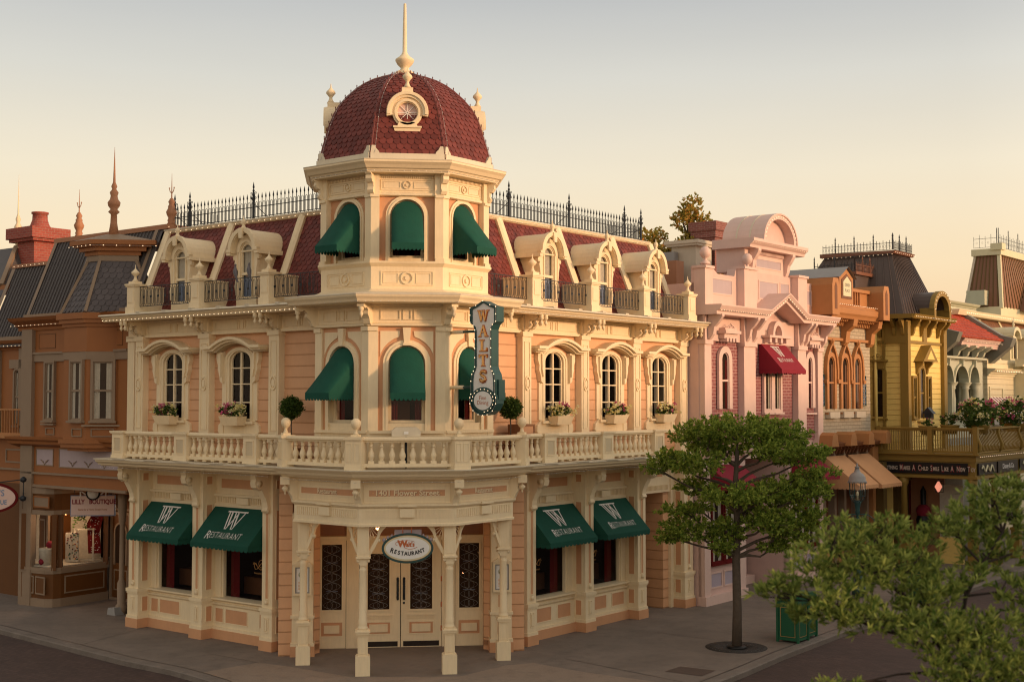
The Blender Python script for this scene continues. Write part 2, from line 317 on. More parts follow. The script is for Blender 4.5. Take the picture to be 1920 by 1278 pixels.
    def build(s, name, parent=None, mw=None, recalc=True, label=None):
        cuts = getattr(s, 'cuts', None)
        if cuts:            # each stretch between cuts becomes a part of its own
            cuts = sorted(set(cuts + [len(s.f)])); o = None
            for a, b in zip(cuts, cuts[1:]):
                q = MB(); ix = {}
                for f, m_, sm in zip(s.f[a:b], s.m[a:b], s.sm[a:b]):
                    for i in f:
                        if i not in ix: ix[i] = len(q.v); q.v.append(s.v[i])
                    q.f.append(tuple(ix[i] for i in f)); q.m.append(m_); q.sm.append(sm)
                o = q.build(name, parent, mw, recalc, label)
            return o
        me = bpy.data.meshes.new(name); me.from_pydata(s.v, [], s.f)
        names = []
        for m in s.m:
            if m not in names: names.append(m)
        for m in names: me.materials.append(MATS[m])
        ix = {m: i for i, m in enumerate(names)}
        me.polygons.foreach_set('material_index', [ix[m] for m in s.m]); me.polygons.foreach_set('use_smooth', s.sm)
        if recalc:
            bm = bmesh.new(); bm.from_mesh(me); bmesh.ops.recalc_face_normals(bm, faces=bm.faces); bm.to_mesh(me); bm.free()
        me.update()
        o = bpy.data.objects.new(name, me); sc.collection.objects.link(o)
        setw(o, mw if mw is not None else Matrix.Identity(4), parent)
        if label: o['label'] = label
        return o
def dup(o, parent, mw, deep=True):
    """copy of a part (or thing) with copies of its sub-parts at a new world matrix"""
    c = o.copy(); sc.collection.objects.link(c); c.parent = None; setw(c, mw, parent)
    old = WM[o.name]
    if deep:
        for ch in [x for x in bpy.data.objects if x.parent == o]:
            dup(ch, c, mw @ old.inverted() @ WM[ch.name])
    return c
def bulbs(mb, pts, r=0.0105, mat='bulb'):
    """one string of lamps: a thin cable swelling into small glowing bulbs"""
    pts = [Vector(p) for p in pts]; C = []
    for i, p in enumerate(pts):
        d = ((pts[i + 1] if i < len(pts) - 1 else p) - (pts[i - 1] if i else p)).normalized()
        for q, rr in ((-1.25, .004), (-.75, r * .8), (0, r * 1.1), (.75, r * .8), (1.25, .004)): C.append((p + d * r * q, rr, d))
    P = []; n = len(C)
    for p, rr, d in C:
        up = Vector((0, 0, 1)) if abs(d.z) < .9 else Vector((0, 1, 0)); x = d.cross(up).normalized(); y = d.cross(x)
        P += [p + x * rr * math.cos(k * 1.2566) + y * rr * math.sin(k * 1.2566) for k in range(5)]
    fb, fc = [], []
    for i in range(n - 1):
        for k in range(5): (fc if i % 5 == 4 else fb).append((i * 5 + k, i * 5 + (k + 1) % 5, i * 5 + 5 + (k + 1) % 5, i * 5 + 5 + k))
    n0 = len(mb.v); mb.mat(mat).add(P, fb)
    for f in fc: mb.f.append(tuple(n0 + i for i in f)); mb.m.append('grey'); mb.sm.append(False)
    return mb
def along(a, b, step, jit=0.0):
    a, b = Vector(a), Vector(b); n = max(1, int((b - a).length / step))
    return [a.lerp(b, i / n) + Vector((0, 0, random.uniform(-jit, jit))) for i in range(n + 1)]
def octpts(ap, z, k0, k1, step, jit=0.0, cx=0, cy=0):
    c = ap / math.cos(math.pi / 8); L = []
    for k in range(k0, k1):
        a, b = (-112.5 + 45 * k), (-112.5 + 45 * (k + 1))
        A = (cx + c * math.cos(R(a)), -(cy + c * math.sin(R(a))), z); B = (cx + c * math.cos(R(b)), -(cy + c * math.sin(R(b))), z)
        L += along(A, B, step, jit)[:-1]
    return L
def leaves(mb, clumps, n, size, mat, seed=1, shell=0.45, droop=0.0, long=1.9):
    rnd = random.Random(seed); mb.mat(mat)
    tot = sum(c[3] * c[4] * c[5] for c in clumps) ** 1
    for c in clumps:
        k = int(n * c[3] * c[4] * c[5] / tot)
        tw = [Vector((rnd.gauss(0, 1), rnd.gauss(0, 1), rnd.gauss(0, 1))).normalized() * (shell + (1 - shell) * rnd.random() ** 0.5) for _ in range(max(3, k // 14))]
        for _ in range(k):
            q = rnd.choice(tw) + Vector((rnd.gauss(0, .13), rnd.gauss(0, .13), rnd.gauss(0, .13)))
            p = Vector((c[0] + q.x * c[3], c[1] + q.y * c[4], c[2] + q.z * c[5]))
            ax = Vector((rnd.gauss(0, 1) + q.x, rnd.gauss(0, 1) + q.y, rnd.gauss(0, .7) + .4 - droop)).normalized()
            sd = ax.cross(Vector((rnd.gauss(0, 1), rnd.gauss(0, 1), rnd.gauss(0, 1)))).normalized(); s = size * rnd.uniform(.6, 1.25)
            a = p; b = p + ax * s * long * .5 + sd * s * .5; e = p + ax * s * long; f = p + ax * s * long * .5 - sd * s * .5
            mb.add([a, b, e, f], [(0, 1, 2, 3)], True)
    return mb
def tufts(mb, clumps, n, per, size, mat, seed, spread=.1, up=.5, long=2.0, wide=1.0):
    """leaf tufts standing on the outside of each clump, leaves fanning from every twig end"""
    rnd = random.Random(seed); mb.mat(mat); tot = sum(c[3] * c[5] for c in clumps)
    for c in clumps:
        for _ in range(max(3, int(n * c[3] * c[5] / tot))):
            q = Vector((rnd.gauss(0, 1), rnd.gauss(0, 1), rnd.gauss(0, 1))).normalized() * (1 - rnd.random() ** 2 * .75)
            p = Vector((c[0] + q.x * c[3], c[1] + q.y * c[4], c[2] + q.z * c[5])); od = (q * .8 + Vector((0, 0, up)) + Vector((rnd.gauss(0, .3), rnd.gauss(0, .3), rnd.gauss(0, .2)))).normalized()
            for j in range(per):
                ax = (od + Vector((rnd.gauss(0, .62), rnd.gauss(0, .62), rnd.gauss(0, .5)))).normalized(); a = p + od * rnd.uniform(-spread, spread * .4) + ax * size * .2
                sd = ax.cross(Vector((rnd.gauss(0, 1), rnd.gauss(0, 1), rnd.gauss(0, 1)))).normalized() * (size * wide * rnd.uniform(.35, .55)); l = ax * size * long * rnd.uniform(.7, 1.2)
                mb.add([a, a + l * .35 + sd, a + l * .7 + sd * .8, a + l, a + l * .7 - sd * .8, a + l * .35 - sd], [(0, 1, 2, 3, 4, 5)], True)
    return mb
def scales(mb, fn, width, height, tw, th, out=0.016, mat='burgundy', hexa=False):
    """fish-scale tiles on a patch; fn(a,h)->point (local), a in 0..width(h)"""
    mb.mat(mat); rows = int(height / th)
    for j in range(rows):
        h0 = j * th; wd = width(h0 + th * .5); n = max(1, round(wd / tw)); st = wd / n; off = 0.5 * st * (j % 2)
        i = -1 if j % 2 else 0
        while i * st + off < wd - 1e-6:
            a0 = i * st + off; a1 = a0 + st; i += 1
            x0, x1 = max(a0, 0) + st * .03, min(a1, wd) - st * .03
            if x1 - x0 < st * .15: continue
            xm = (a0 + a1) / 2; hb = h0; ht = min(h0 + th * 1.35, height)
            if hexa: low = [(x0, h0 + th * .5), (max(x0, xm - st * .22), hb), (min(x1, xm + st * .22), hb), (x1, h0 + th * .5)]
            else: low = [(x0, h0 + th * .55), (max(x0, xm - st * .36), h0 + th * .18), (min(max(xm, x0), x1), hb), (min(x1, xm + st * .36), h0 + th * .18), (x1, h0 + th * .55)]
            P = [fn(x0, ht, 0.002)] + [fn(x, y, out) for x, y in low] + [fn(x1, ht, 0.002)]
            n0 = len(P); Q = P + [fn(x, y, 0.0) for x, y in low]
            F = [tuple(range(n0))]; k = len(low)
            F += [(1 + q, 2 + q, n0 + q + 1, n0 + q) for q in range(k - 1)]
            mb.add(Q, F)
    return mb

# ---------------- setting ----------------
mb = MB().mat('road'); mb.add([(-400, -200, -.13), (600, -200, -.13), (600, 700, -.13), (-400, 700, -.13)], [(0, 1, 2, 3)], True)
tag(mb.build('road', recalc=False), 'dark reddish brick road round the corner', 'road', kind='structure')
kerb = [(-60, 54.5), (-14, 8.4), (-10.86, 4.75), (-8.14, 1.61), (-6.71, -.04), (-5.43, -1.29), (-4.81, -2.06), (-4.28, -2.78), (-3.0, -5.2), (0, -8.2), (3.6, -8.0), (6.2, -4.85), (7.9, -2.95), (9.38, -1.2), (11.73, 1.35), (13.11, 2.75), (24.5, 14.3), (90, 79.8), (90, 140), (-60, 140)]
mb = MB().mat('pavement').plan(kerb, -.3, 0); tag(mb.build('pavement'), 'worn grey pavement in front of the corner building', 'pavement', kind='structure')
def inset(P, d):
    o = []
    for i, p in enumerate(P):
        a = Vector(P[i - 1]) if i else Vector(p); b = Vector(P[i + 1]) if i < len(P) - 1 else Vector(p)
        t = (b - a).normalized(); nrm = Vector((-t.y, t.x)); o.append((p[0] + nrm.x * d, p[1] + nrm.y * d))
    return o
line = kerb[:18]; inn = inset(line, .30); ot = inset(line, -.02)
mb = MB().mat('kerb'); P = []; F = []
for a, b in zip(ot, inn): P += [(a[0], a[1], -.2), (a[0], a[1], -.012), (a[0] * .9 + b[0] * .1, a[1] * .9 + b[1] * .1, .006), (b[0], b[1], .006), (b[0], b[1], -.1)]
n = len(line)
for i in range(n - 1): F += [(i * 5 + k, i * 5 + k + 1, i * 5 + 6 + k, i * 5 + 5 + k) for k in range(4)]
mb.add(P, F, True); tag(mb.build('kerb'), 'stone kerb edging the pavement', 'kerb', kind='structure')
mb = MB().mat('black'); g1, g2 = inset(line, .30), inset(line, .335)
mb.add([(p[0], p[1], .0065) for q in zip(g1, g2) for p in q], [(2 * i, 2 * i + 1, 2 * i + 3, 2 * i + 2) for i in range(n - 1)], True)
tag(mb.build('kerb_joint'), 'dark joint line behind the kerb', 'joint', kind='structure')
mb = MB().mat('aggregate'); mb.add([(x, y, .004) for x, y in [(-4.75, -1.85), (-4.44, -1.49), (-3.45, -.69), (-2.45, -1.5), (-1.25, -2.64), (1.2, -2.84), (2.36, -1.75), (3.07, -1.52), (4.14, -2.75), (5.56, -3.95), (5.9, -4.7), (3.5, -7.4), (0, -7.7), (-2.8, -5.0)]], [tuple(range(14))], True)
tag(mb.build('pavement_patch', recalc=False), 'lighter pebbly pavement patch in front of the entrance', 'pavement', kind='structure')
mb = MB().mat('cover'); mb.add([(5.97, -2.86, .006), (6.68, -3.46, .006), (7.17, -2.91, .006), (6.46, -2.35, .006)], [(0, 1, 2, 3)], True)
tag(mb.build('pavement_cover', recalc=False), 'reddish brown square cover set in the pavement by the kerb', 'cover')

for k, (a, b) in enumerate((((6.9, 2.2), (9.9, -.85)), ((-6.4, 5.6), (-8.3, 1.9)), ((3.9, -1.1), (6.4, -4.4)), ((-3.5, -.69), (-4.75, .55)), ((11.6, 6.6), (14.4, 4.0)))):
    d_ = (Vector(b) - Vector(a)).normalized(); n_ = Vector((-d_.y, d_.x)) * .008; mb = MB().mat('black'); mb.add([(a[0] + n_.x, a[1] + n_.y, .0045), (b[0] + n_.x, b[1] + n_.y, .0045), (b[0] - n_.x, b[1] - n_.y, .0045), (a[0] - n_.x, a[1] - n_.y, .0045)], [(0, 1, 2, 3)], True)
    tag(mb.build('pavement_joint', recalc=False), 'thin dark joint across the pavement', 'joint', kind='structure')

# ---------------- corner restaurant ----------------
bld = thing('corner_building', 'cream and salmon corner building with red domed tower and balcony over the entrance', 'building')
WIN = {'L': [4.42, 7.24], 'R': [4.28, 6.97, 9.62]}
PIL = {'L': [(2.73, 3.11), (5.48, 5.89), (8.37, 8.72)], 'R': [(2.68, 3.05), (5.32, 5.69), (7.95, 8.34), (10.57, 11.01)]}
PIER = {'L': [(2.72, 3.11), (5.47, 5.90), (8.24, 8.68)], 'R': [(2.66, 3.03), (5.25, 5.65), (7.88, 8.30)]}
BAY = {'L': [(3.11, 5.47), (5.90, 8.24)], 'R': [(3.03, 5.25), (5.65, 7.88)]}
END = {'L': 9.2, 'R': 11.05}; EAVE = {'L': 9.45, 'R': 11.2}

def wing_window(face, c, curt):
    """upper floor window with its hood; origin at the wall plane d=1.5, t=c"""
    f = MB().mat('cream')
    f.band(0, .42, .19, 5.62, 7.30, .27, -.01, .05, .10); f.band(0, .50, .04, 5.72, 7.32, .27, .05, .07, .04)
    for s in (-1, 1):
        f.prism([(s * .61, 7.55), (s * .84, 7.55), (s * .84, 7.34), (s * .78, 7.20), (s * .79, 7.08), (s * .73, 6.95), (s * .70, 6.78), (s * .61, 6.72)], 0, .13)
        f.prism([(s * .62, 7.5), (s * .72, 7.5), (s * .71, 7.1), (s * .66, 6.9), (s * .62, 6.9)], .13, .18)
        f.box(s * .61, s * .70, 0, .05, 5.75, 6.75); f.prism([(s * .61, 5.75), (s * .80, 5.62), (s * .82, 5.45), (s * .76, 5.40), (s * .61, 5.40)], 0, .08)
    f.box(-.78, .78, 0, .14, 5.30, 5.40); f.box(-.62, .62, 0, .06, 5.40, 5.66); f.box(-.64, .64, 0, .15, 5.66, 5.73)
    o = f.build('window', bld, place(face, c, 1.5))
    h = MB().mat('cream'); n = 14
    up = [(-1.16, 7.70), (-.86, 7.70)] + [(-.78 + 1.56 * i / n, 7.70 + .23 * math.sin(math.pi * i / n) ** .85) for i in range(n + 1)] + [(.86, 7.70), (1.16, 7.70)]
    lo_ = [(a, b - .075) for a, b in up]; h.ribbon(lo_, up, 0, .42)
    lo2 = [(a * .97, b - .13) for a, b in up]; h.ribbon(lo2, [(a * .97, b - .07) for a, b in up], 0, .34); h.mat('cream_dark').ribbon([(a * .94, b - .17) for a, b in up], [(a * .94, b - .12) for a, b in up], 0, .25)
    h.build('window_hood', o, place(face, c, 1.5))
    s = MB().mat('cream'); s.band(0, .37, .05, 5.74, 7.30, .245, -.06, -.01)
    s.box(-.026, .026, -.06, -.0, 5.74, 7.53)
    for z in (6.22, 6.70, 7.12): s.box(-.38, .38, -.05, -.015, z - .015, z + .015)
    s.box(-.41, .41, -.06, .0, 5.73, 5.80); s.build('sash', o, place(face, c, 1.5))
    p = MB().mat('window_glass'); p.flat([(-.40, 5.75)] + p.arc(0, .40, 7.30, .26) + [(.40, 5.75)], -.045); p.build('pane', o, place(face, c, 1.5), recalc=False)
    b = MB().mat('curtain'); zz = [(-.40 + .015 * i, -.30 + .025 * math.sin(i * 2.1)) for i in range(9)]
    for s_ in (-1, 1):
        for (a, d), (a2, d2) in zip(zz, zz[1:]): b.quad((s_ * a, d, 5.8), (s_ * a2, d2, 5.8), (s_ * a2, d2, 7.5), (s_ * a, d, 7.5))
    b.build('curtain', o, place(face, c, 1.5), recalc=False)
    return o

def awning(face, t0, t1, d0, d1, z0, z1, mat, logo=True, parent=None, name='awning', txt='RESTAURANT'):
    a = MB(SG[face]).mat(mat); th = .012
    a.quad((t0, d0, z0), (t1, d0, z0), (t1, d1, z1), (t0, d1, z1)); a.quad((t0, d0, z0 - th * 2), (t1, d0, z0 - th * 2), (t1, d1 - th, z1 - th), (t0, d1 - th, z1 - th))
    for t in (t0, t1): a.add([(t, d0, z0), (t, d1, z1), (t, d1, z1 - .02), (t, d0, z1 - .02)], [(0, 1, 2, 3)])
    def val(p, q, m):
        P = Vector(p); Q = Vector(q); k = max(2, int((Q - P).length / .16)); 
        for i in range(k):
            A = P.lerp(Q, i / k); B = P.lerp(Q, (i + 1) / k); M1 = A.lerp(B, .2); M2 = A.lerp(B, .8)
            a.add([A, B, B - Vector((0, 0, .10)), M2 - Vector((0, 0, .14)), M1 - Vector((0, 0, .14)), A - Vector((0, 0, .10))], [(0, 1, 2, 3, 4, 5)])
    val((t0, d1, z1), (t1, d1, z1), 0); val((t0, d0, z1), (t0, d1, z1), 0); val((t1, d0, z1), (t1, d1, z1), 0)
    o = a.build('awning', parent or bld, rot(face), recalc=False)
    if logo:
        L = MB(SG[face]).mat('white'); ux = Vector((SG[face], 0, 0)); sl = Vector((0, d1 - d0, z1 - z0)); uz = -sl.normalized(); nn = Vector((0, z0 - z1, d1 - d0)).normalized() * .008
        c = Vector(((t0 + t1) / 2 - .02 * SG[face], d0, z0)) + sl * .36 + nn; k = (t1 - t0) / 2.25 * .66
        def Q(x, y): return c + ux * x * k + uz * y * k
        def stroke(x0, y0, x1, y1, w0, w1):
            L.add([Q(x0, y0), Q(x0 + w0, y0), Q(x1 + w1, y1), Q(x1, y1)], [(0, 1, 2, 3)])
        for dx in (0, .36):
            stroke(-.58 + dx, .42, -.26 + dx, -.42, .07, .05); stroke(-.44 + dx, .42, -.17 + dx, -.30, .10, .06); stroke(-.02 + dx, .42, -.20 + dx, -.42, .06, .05)
        stroke(-.68, .42, .46, .42, 0, 0); L.add([Q(-.68, .40), Q(.50, .40), Q(.50, .47), Q(-.68, .47)], [(0, 1, 2, 3)])
        row = c + sl.normalized() * (.74 * k); L.text(txt[0], .56 * k, row - ux * (.92 * k) + sl.normalized() * (.02 * k), ux, uz, -.001, .8)
        L.text(txt[1:], .42 * k, row + ux * (.10 * k), ux, uz, -.003, .70, space=1.15)
        L.build('lettering', o, rot(face), recalc=False)
    return o

def wing(face):
    sg = SG[face]; m = lambda c='cream': MB(sg).mat(c); rt = rot(face); e = END[face]
    # upper wall
    w_ = m('salmon_siding').wall(.6, e, 4.66, 8.02, 1.5, [(c, .42, 5.74, 7.30, .27) for c in WIN[face]], .08, 'cream'); w_.mat('cream').quad((e, 1.5, 4.66), (e, -3, 4.66), (e, -3, 8.7), (e, 1.5, 8.7))
    w_.build('upper_wall', bld, rt)
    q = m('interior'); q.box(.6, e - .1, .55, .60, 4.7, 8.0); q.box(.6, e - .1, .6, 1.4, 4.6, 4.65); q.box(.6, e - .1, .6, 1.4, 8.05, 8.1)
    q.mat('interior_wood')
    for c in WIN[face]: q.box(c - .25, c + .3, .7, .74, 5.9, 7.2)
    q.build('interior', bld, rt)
    for c in WIN[face]: wing_window(face, c, 0)
    for a, b in PIL[face] + ([(8.88, 9.2)] if face == 'L' else []):
        dd = 1.70 if a != 8.88 else 1.62
        p = m(); p.box(a, b, 1.5, dd, 4.66, 8.02); p.box(a - .03, b + .03, 1.5, dd + .04, 7.93, 8.06); p.box(a - .03, b + .03, 1.5, dd + .03, 5.2, 5.32)
        if dd == 1.70:
            c = (a + b) / 2; p.frame(a + .07, b - .07, 5.5, 7.80, .02, dd, dd + .018)
            O = [(c + .115 * math.cos(x * math.pi / 8), 6.72 + .19 * math.sin(x * math.pi / 8)) for x in range(17)]; I = [(c + (u - c) * .72, 6.72 + (v - 6.72) * .78) for u, v in O]
            p.ribbon(I, O, dd, dd + .035); p.prism([(c + (u - c) * .5, 6.72 + (v - 6.72) * .55) for u, v in O[:-1]], dd, dd + .03)
        p.build('pilaster', bld, rt)
    f = m(); f.box(.6, e, 1.4, 1.60, 8.02, 8.52); f.box(.6, e + .02, 1.6, 1.66, 8.02, 8.09); f.box(.6, e, 1.6, 1.70, 8.42, 8.52)
    xs = [b for a, b in PIL[face]]; ys = [a for a, b in PIL[face]]
    for a, b in zip([1.4] + xs, ys): 
        w3 = (b - a - .2) / 3
        for i, (u, v) in enumerate(((a + .1, a + .1 + w3 * 1.3), (a + .15 + w3 * 1.3, b - .15 - w3 * 1.3), (b - .1 - w3 * 1.3, b - .1))): f.frame(u, v, 8.14, 8.38, .018, 1.6, 1.62)
    for a, b in PIL[face]: f.box(a, b, 1.6, 1.74, 8.09, 8.5)
    f.build('frieze', bld, rt)
    for a, b in PIL[face]:
        k = m(); 
        for s0 in (a + .03, b - .15):
            k.sweep([(1.74, 8.5), (2.14, 8.5), (2.16, 8.40), (2.02, 8.33), (1.93, 8.36), (1.88, 8.30), (1.92, 8.22), (1.86, 8.14), (1.76, 8.10), (1.74, 8.05)], s0, s0 + .12)
            for dd in (2.05, 2.24): k.lathe(s0 + .06, dd, [(.055, 8.51), (.062, 8.36), (.03, 8.34), (.025, 8.30), (.05, 8.27), (.035, 8.23), (.008, 8.19)], 8)
        k.build('bracket', bld, rt)
    g = m('lead').sweep([(0.9, 8.74), (2.42, 8.66), (2.45, 8.62), (2.40, 8.60), (0.9, 8.60)], 1.15, EAVE[face])
    g.mat('cream').sweep([(1.5, 8.602), (2.38, 8.602), (2.36, 8.56), (2.31, 8.53), (2.28, 8.47), (2.20, 8.46), (1.5, 8.51)], 1.15, EAVE[face] - .03)
    for t in [1.9 + 1.13 * i for i in range(int((EAVE[face] - 2) / 1.13))]: g.mat('lead').box(t, t + .16, 2.18, 2.44, 8.655, 8.695)
    g.build('eaves', bld, rt)
    bulbs(m(), along((1.3, 2.345, 8.50), (EAVE[face] - .08, 2.345, 8.50), .165), .0105 if face == 'L' else .009, 'bulb' if face == 'L' else 'white').build('light_string', bld, rt)
    # mansard
    D = lambda z: 1.3 - .408 * (z - 8.75); t0, t1 = .6, EAVE[face] - .35
    r = m('burgundy_trim'); r.add([(t0, D(8.7), 8.7), (t1, D(8.7), 8.7), (t1, D(11.2), 11.2), (t0, D(11.2), 11.2), (t1, -3, 8.7), (t1, -3, 11.2)], [(0, 1, 2, 3), (1, 4, 5, 2)])
    sl = math.hypot(1, .408); kk = 2.45 * sl
    def fn(a, h, o): z = 8.75 + h / sl; return (t0 + a, D(z) + o * .93, z + o * .37)
    scales(r, fn, lambda h: t1 - t0, kk, .185, .135)
    r.build('mansard_roof', bld, rt)
    for ts in ([3.34, 6.23, 9.1] if face == 'L' else [3.34, 6.04, 8.82, 11.0]):
        s = m(); P = []
        for z in (8.72, 11.18): P += [(ts - .13, D(z) - .02, z), (ts + .13, D(z) - .02, z), (ts + .13, D(z) + .07, z + .03), (ts + .05, D(z) + .10, z + .04), (ts - .05, D(z) + .10, z + .04), (ts - .13, D(z) + .07, z + .03)]
        s.add(P, [(i, (i + 1) % 6, 6 + (i + 1) % 6, 6 + i) for i in range(6)] + [(5, 4, 3, 2, 1, 0), (6, 7, 8, 9, 10, 11)])
        s.build('roof_rib', bld, rt)
    c = m('lead').sweep([(-4, 11.28), (.42, 11.26), (.42, 11.22), (-4, 11.22)], .4, t1 + .12); c.mat('cream').sweep([(.1, 11.221), (.40, 11.221), (.38, 11.16), (.33, 11.13), (.34, 11.06), (.1, 11.06)], .4, t1 + .1); c.build('ridge_cornice', bld, rt)
    bulbs(m(), along((.9, .42, 11.17), (t1 + .05, .42, 11.17), .24, .012), .0095, 'bulb' if face == 'L' else 'white').build('light_string', bld, rt)
    # iron cresting
    i_ = m('iron'); L0, L1 = .9, t1 + .02; d = .12
    for z in (11.34, 11.62): i_.box(L0, L1, d - .01, d + .01, z, z + .02)
    k = int((L1 - L0) / .155)
    for j in range(k + 1):
        t = L0 + j * (L1 - L0) / k
        i_.box(t - .0075, t + .0075, d - .0075, d + .0075, 11.26, 11.88); i_.lathe(t, d, [(.004, 11.84), (.030, 11.89), (.024, 11.93), (.002, 12.02)], 4)
        if j < k:
            cc = t + (L1 - L0) / k / 2; rr = .042; i_.tube([(cc - rr, d, 11.34), (cc - rr, d, 11.60)] + [(cc - rr * math.cos(math.pi * q / 5), d, 11.72 + rr * 1.3 * math.sin(math.pi * q / 5)) for q in range(6)] + [(cc + rr, d, 11.60), (cc + rr, d, 11.34)], .0075, 4)
    posts = [8.4, 5.6, 2.9] if face == 'L' else [1.25, 4.1, 6.95, 9.9]
    for t in posts + [t1]:
        i_.box(t - .024, t + .024, d - .024, d + .024, 11.26, 11.85); i_.lathe(t, d, [(.045, 11.82), (.055, 11.88), (.03, 11.93), (.045, 11.98), (.02, 12.04), (.035, 12.1), (.012, 12.14), (.03, 12.19), (.003, 12.34)], 6)
        for s in (-1, 1):
            for zz in (11.84, 11.98): i_.tube([(t + s * (.03 + .045 * (1 - math.cos(q))), d, zz + .045 * math.sin(q) + .015 * q) for q in [x * .7 for x in range(8)]], .010, 4)
        i_.tube([(t, d, 11.75), (t, d - .75, 11.27)], .010, 4)
    for z in (11.34, 11.62): i_.box(t1 - .01, t1 + .01, d - 1.6, d, z, z + .02)
    for j in range(14): i_.box(t1 - .008, t1 + .008, d - .12 * j - .008, d - .12 * j + .008, 11.28, 11.9)
    i_.build('roof_cresting', bld, rt)
    # dormers
    for c in ([4.30, 7.07] if face == 'L' else [4.17, 6.80, 9.42]):
        b = m(); b.wall(c - .40, c + .40, 8.75, 10.22, 1.45, [(c, .23, 9.0, 10.18, .001)], .08); hw = .40
        b.box(c - .395, c - .375, .4, 1.44, 8.75, 10.2); b.box(c + .375, c + .395, .4, 1.44, 8.75, 10.2)
        A = b.arc(c, .23, 10.18, .23); B = b.arc(c, .42, 10.2, .44); b.ribbon(A, B, 1.37, 1.452)
        b.ribbon(b.arc(c, .25, 10.18, .26), b.arc(c, .33, 10.18, .34), 1.452, 1.49)
        for s in (-1, 1):
            b.box(c + s * .25 - .02, c + s * .25 + .02, 1.45, 1.48, 9.0, 10.18)
            b.prism([(c + s * .36, 10.12), (c + s * .50, 10.12), (c + s * .53, 10.05), (c + s * .49, 9.97), (c + s * .43, 10.0), (c + s * .46, 9.9), (c + s * .42, 9.75), (c + s * .40, 9.5), (c + s * .46, 9.3), (c + s * .42, 9.05), (c + s * .36, 9.05)], 1.38, 1.47)
        ob = b.build('dormer', bld, rt)
        h = m(); n = 14; out_ = [(c - .60, 10.22)] + [(c - .52 * math.cos(math.pi * q / n), 10.22 + .55 * math.sin(math.pi * q / n)) for q in range(n + 1)] + [(c + .60, 10.22)]
        inn_ = [(c - .60, 10.15)] + [(c - .44 * math.cos(math.pi * q / n), 10.15 + .52 * math.sin(math.pi * q / n)) for q in range(n + 1)] + [(c + .60, 10.15)]
        h.smooth = False; h.ribbon(inn_, out_, .45, 1.60); h.ribbon([(a, z + .03) for a, z in inn_], [(c + (a - c) * 1.05, z + .035) for a, z in out_], 1.52, 1.64)
        for s in (-1, 1): h.box(c + s * .48, c + s * .62, .6, 1.62, 10.10, 10.19)
        h.prism([(c - .06, 10.52), (c + .06, 10.52), (c + .08, 10.78), (c - .08, 10.78)], 1.62, 1.68)
        h.lathe(c, 1.56, [(.09, 10.76), (.07, 10.80), (.04, 10.86), (.055, 10.90), (.075, 10.95), (.055, 11.0), (.015, 11.04), (.01, 11.12)], 10); h.build('dormer_roof', ob, rt)
        s_ = m(); s_.ribbon([(c - .19, 9.0)] + s_.arc(c, .19, 10.18, .19) + [(c + .19, 9.0)], [(c - .24, 9.0)] + s_.arc(c, .24, 10.18, .24) + [(c + .24, 9.0)], 1.37, 1.43); s_.box(c - .2, c + .2, 1.37, 1.44, 9.57, 9.64); s_.build('sash', ob, rt)
        g = m('window_glass'); g.flat([(c - .23, 9.0)] + g.arc(c, .23, 10.18, .23) + [(c + .23, 9.0)], 1.385); g.build('pane', ob, rt, recalc=False)
        cu = m('curtain'); 
        for j in range(16):
            x0 = c - .23 + .46 * j / 16; x1 = x0 + .46 / 16; da, db = 1.33 + .015 * (j % 2), 1.33 + .015 * ((j + 1) % 2); cu.mat('curtain').quad((x0, da, 9.6), (x1, db, 9.6), (x1, db, 10.4), (x0, da, 10.4)); cu.mat('curtain_blue').quad((x0, da, 9.0), (x1, db, 9.0), (x1, db, 9.6), (x0, da, 9.6))
        cu.mat('interior').box(c - .36, c + .36, 1.2, 1.22, 8.8, 10.4); cu.build('curtain', ob, rt, recalc=False)
    # roof-edge balustrade of iron with masonry posts
    P4 = [(2.53, 2.92), (5.27, 5.68), (8.08, 8.48)] if face == 'L' else [(2.42, 2.85), (5.06, 5.48), (7.70, 8.10), (10.20, 10.69)]
    for a, b in P4:
        p = m(); c = (a + b) / 2; p.box(a + .03, b - .03, 1.86, 2.20, 8.68, 9.46); p.box(a - .02, b + .02, 1.80, 2.25, 9.46, 9.50); p.box(a, b, 1.84, 2.23, 9.42, 9.46); p.box(a, b, 1.84, 2.23, 8.68, 8.86); p.box(c - .12, c + .12, 2.2, 2.215, 8.98, 9.34)
        p.box(a + .05, b - .05, 1.2, 1.86, 8.68, 9.42); p.box(a + .02, b - .02, 1.2, 1.88, 9.42, 9.46)
        p.box(c - .13, c + .13, 1.92, 2.18, 9.5, 9.57); p.lathe(c, 2.05, [(.10, 9.57), (.05, 9.63), (.032, 9.70), (.05, 9.73), (.11, 9.79), (.115, 9.83), (.06, 9.88), (.025, 9.92), (.012, 9.97), (.006, 10.04)], 12)
        p.build('roof_post', bld, rt)
    ed = [.95] + [x for p in P4 for x in p]; pairs = [(ed[i], ed[i + 1]) for i in range(0, len(ed) - 1, 2)]
    for a, b in pairs:
        r = m('iron'); d = 2.03
        for z in (8.86, 9.40): r.box(a, b, d - .012, d + .012, z, z + .02)
        n = max(3, int((b - a) / .155)); st = (b - a) / n
        for j in range(n):
            c = a + (j + .5) * st; L = [(c + .045 * math.cos(q * math.pi / 4), d, (9.26 if math.sin(q * math.pi / 4 + .01) > 0 else 9.0) + .10 * math.sin(q * math.pi / 4)) for q in range(8)]
            r.tube(L, .007, 4, True); r.box(c + st / 2 - .006, c + st / 2 + .006, d - .006, d + .006, 8.88, 9.4)
            if j % 2: r.box(c + .045, c + st - .045, d - .006, d + .006, 9.10, 9.16)
        r.build('iron_railing', bld, rt)
    # ground floor
    gl = m()
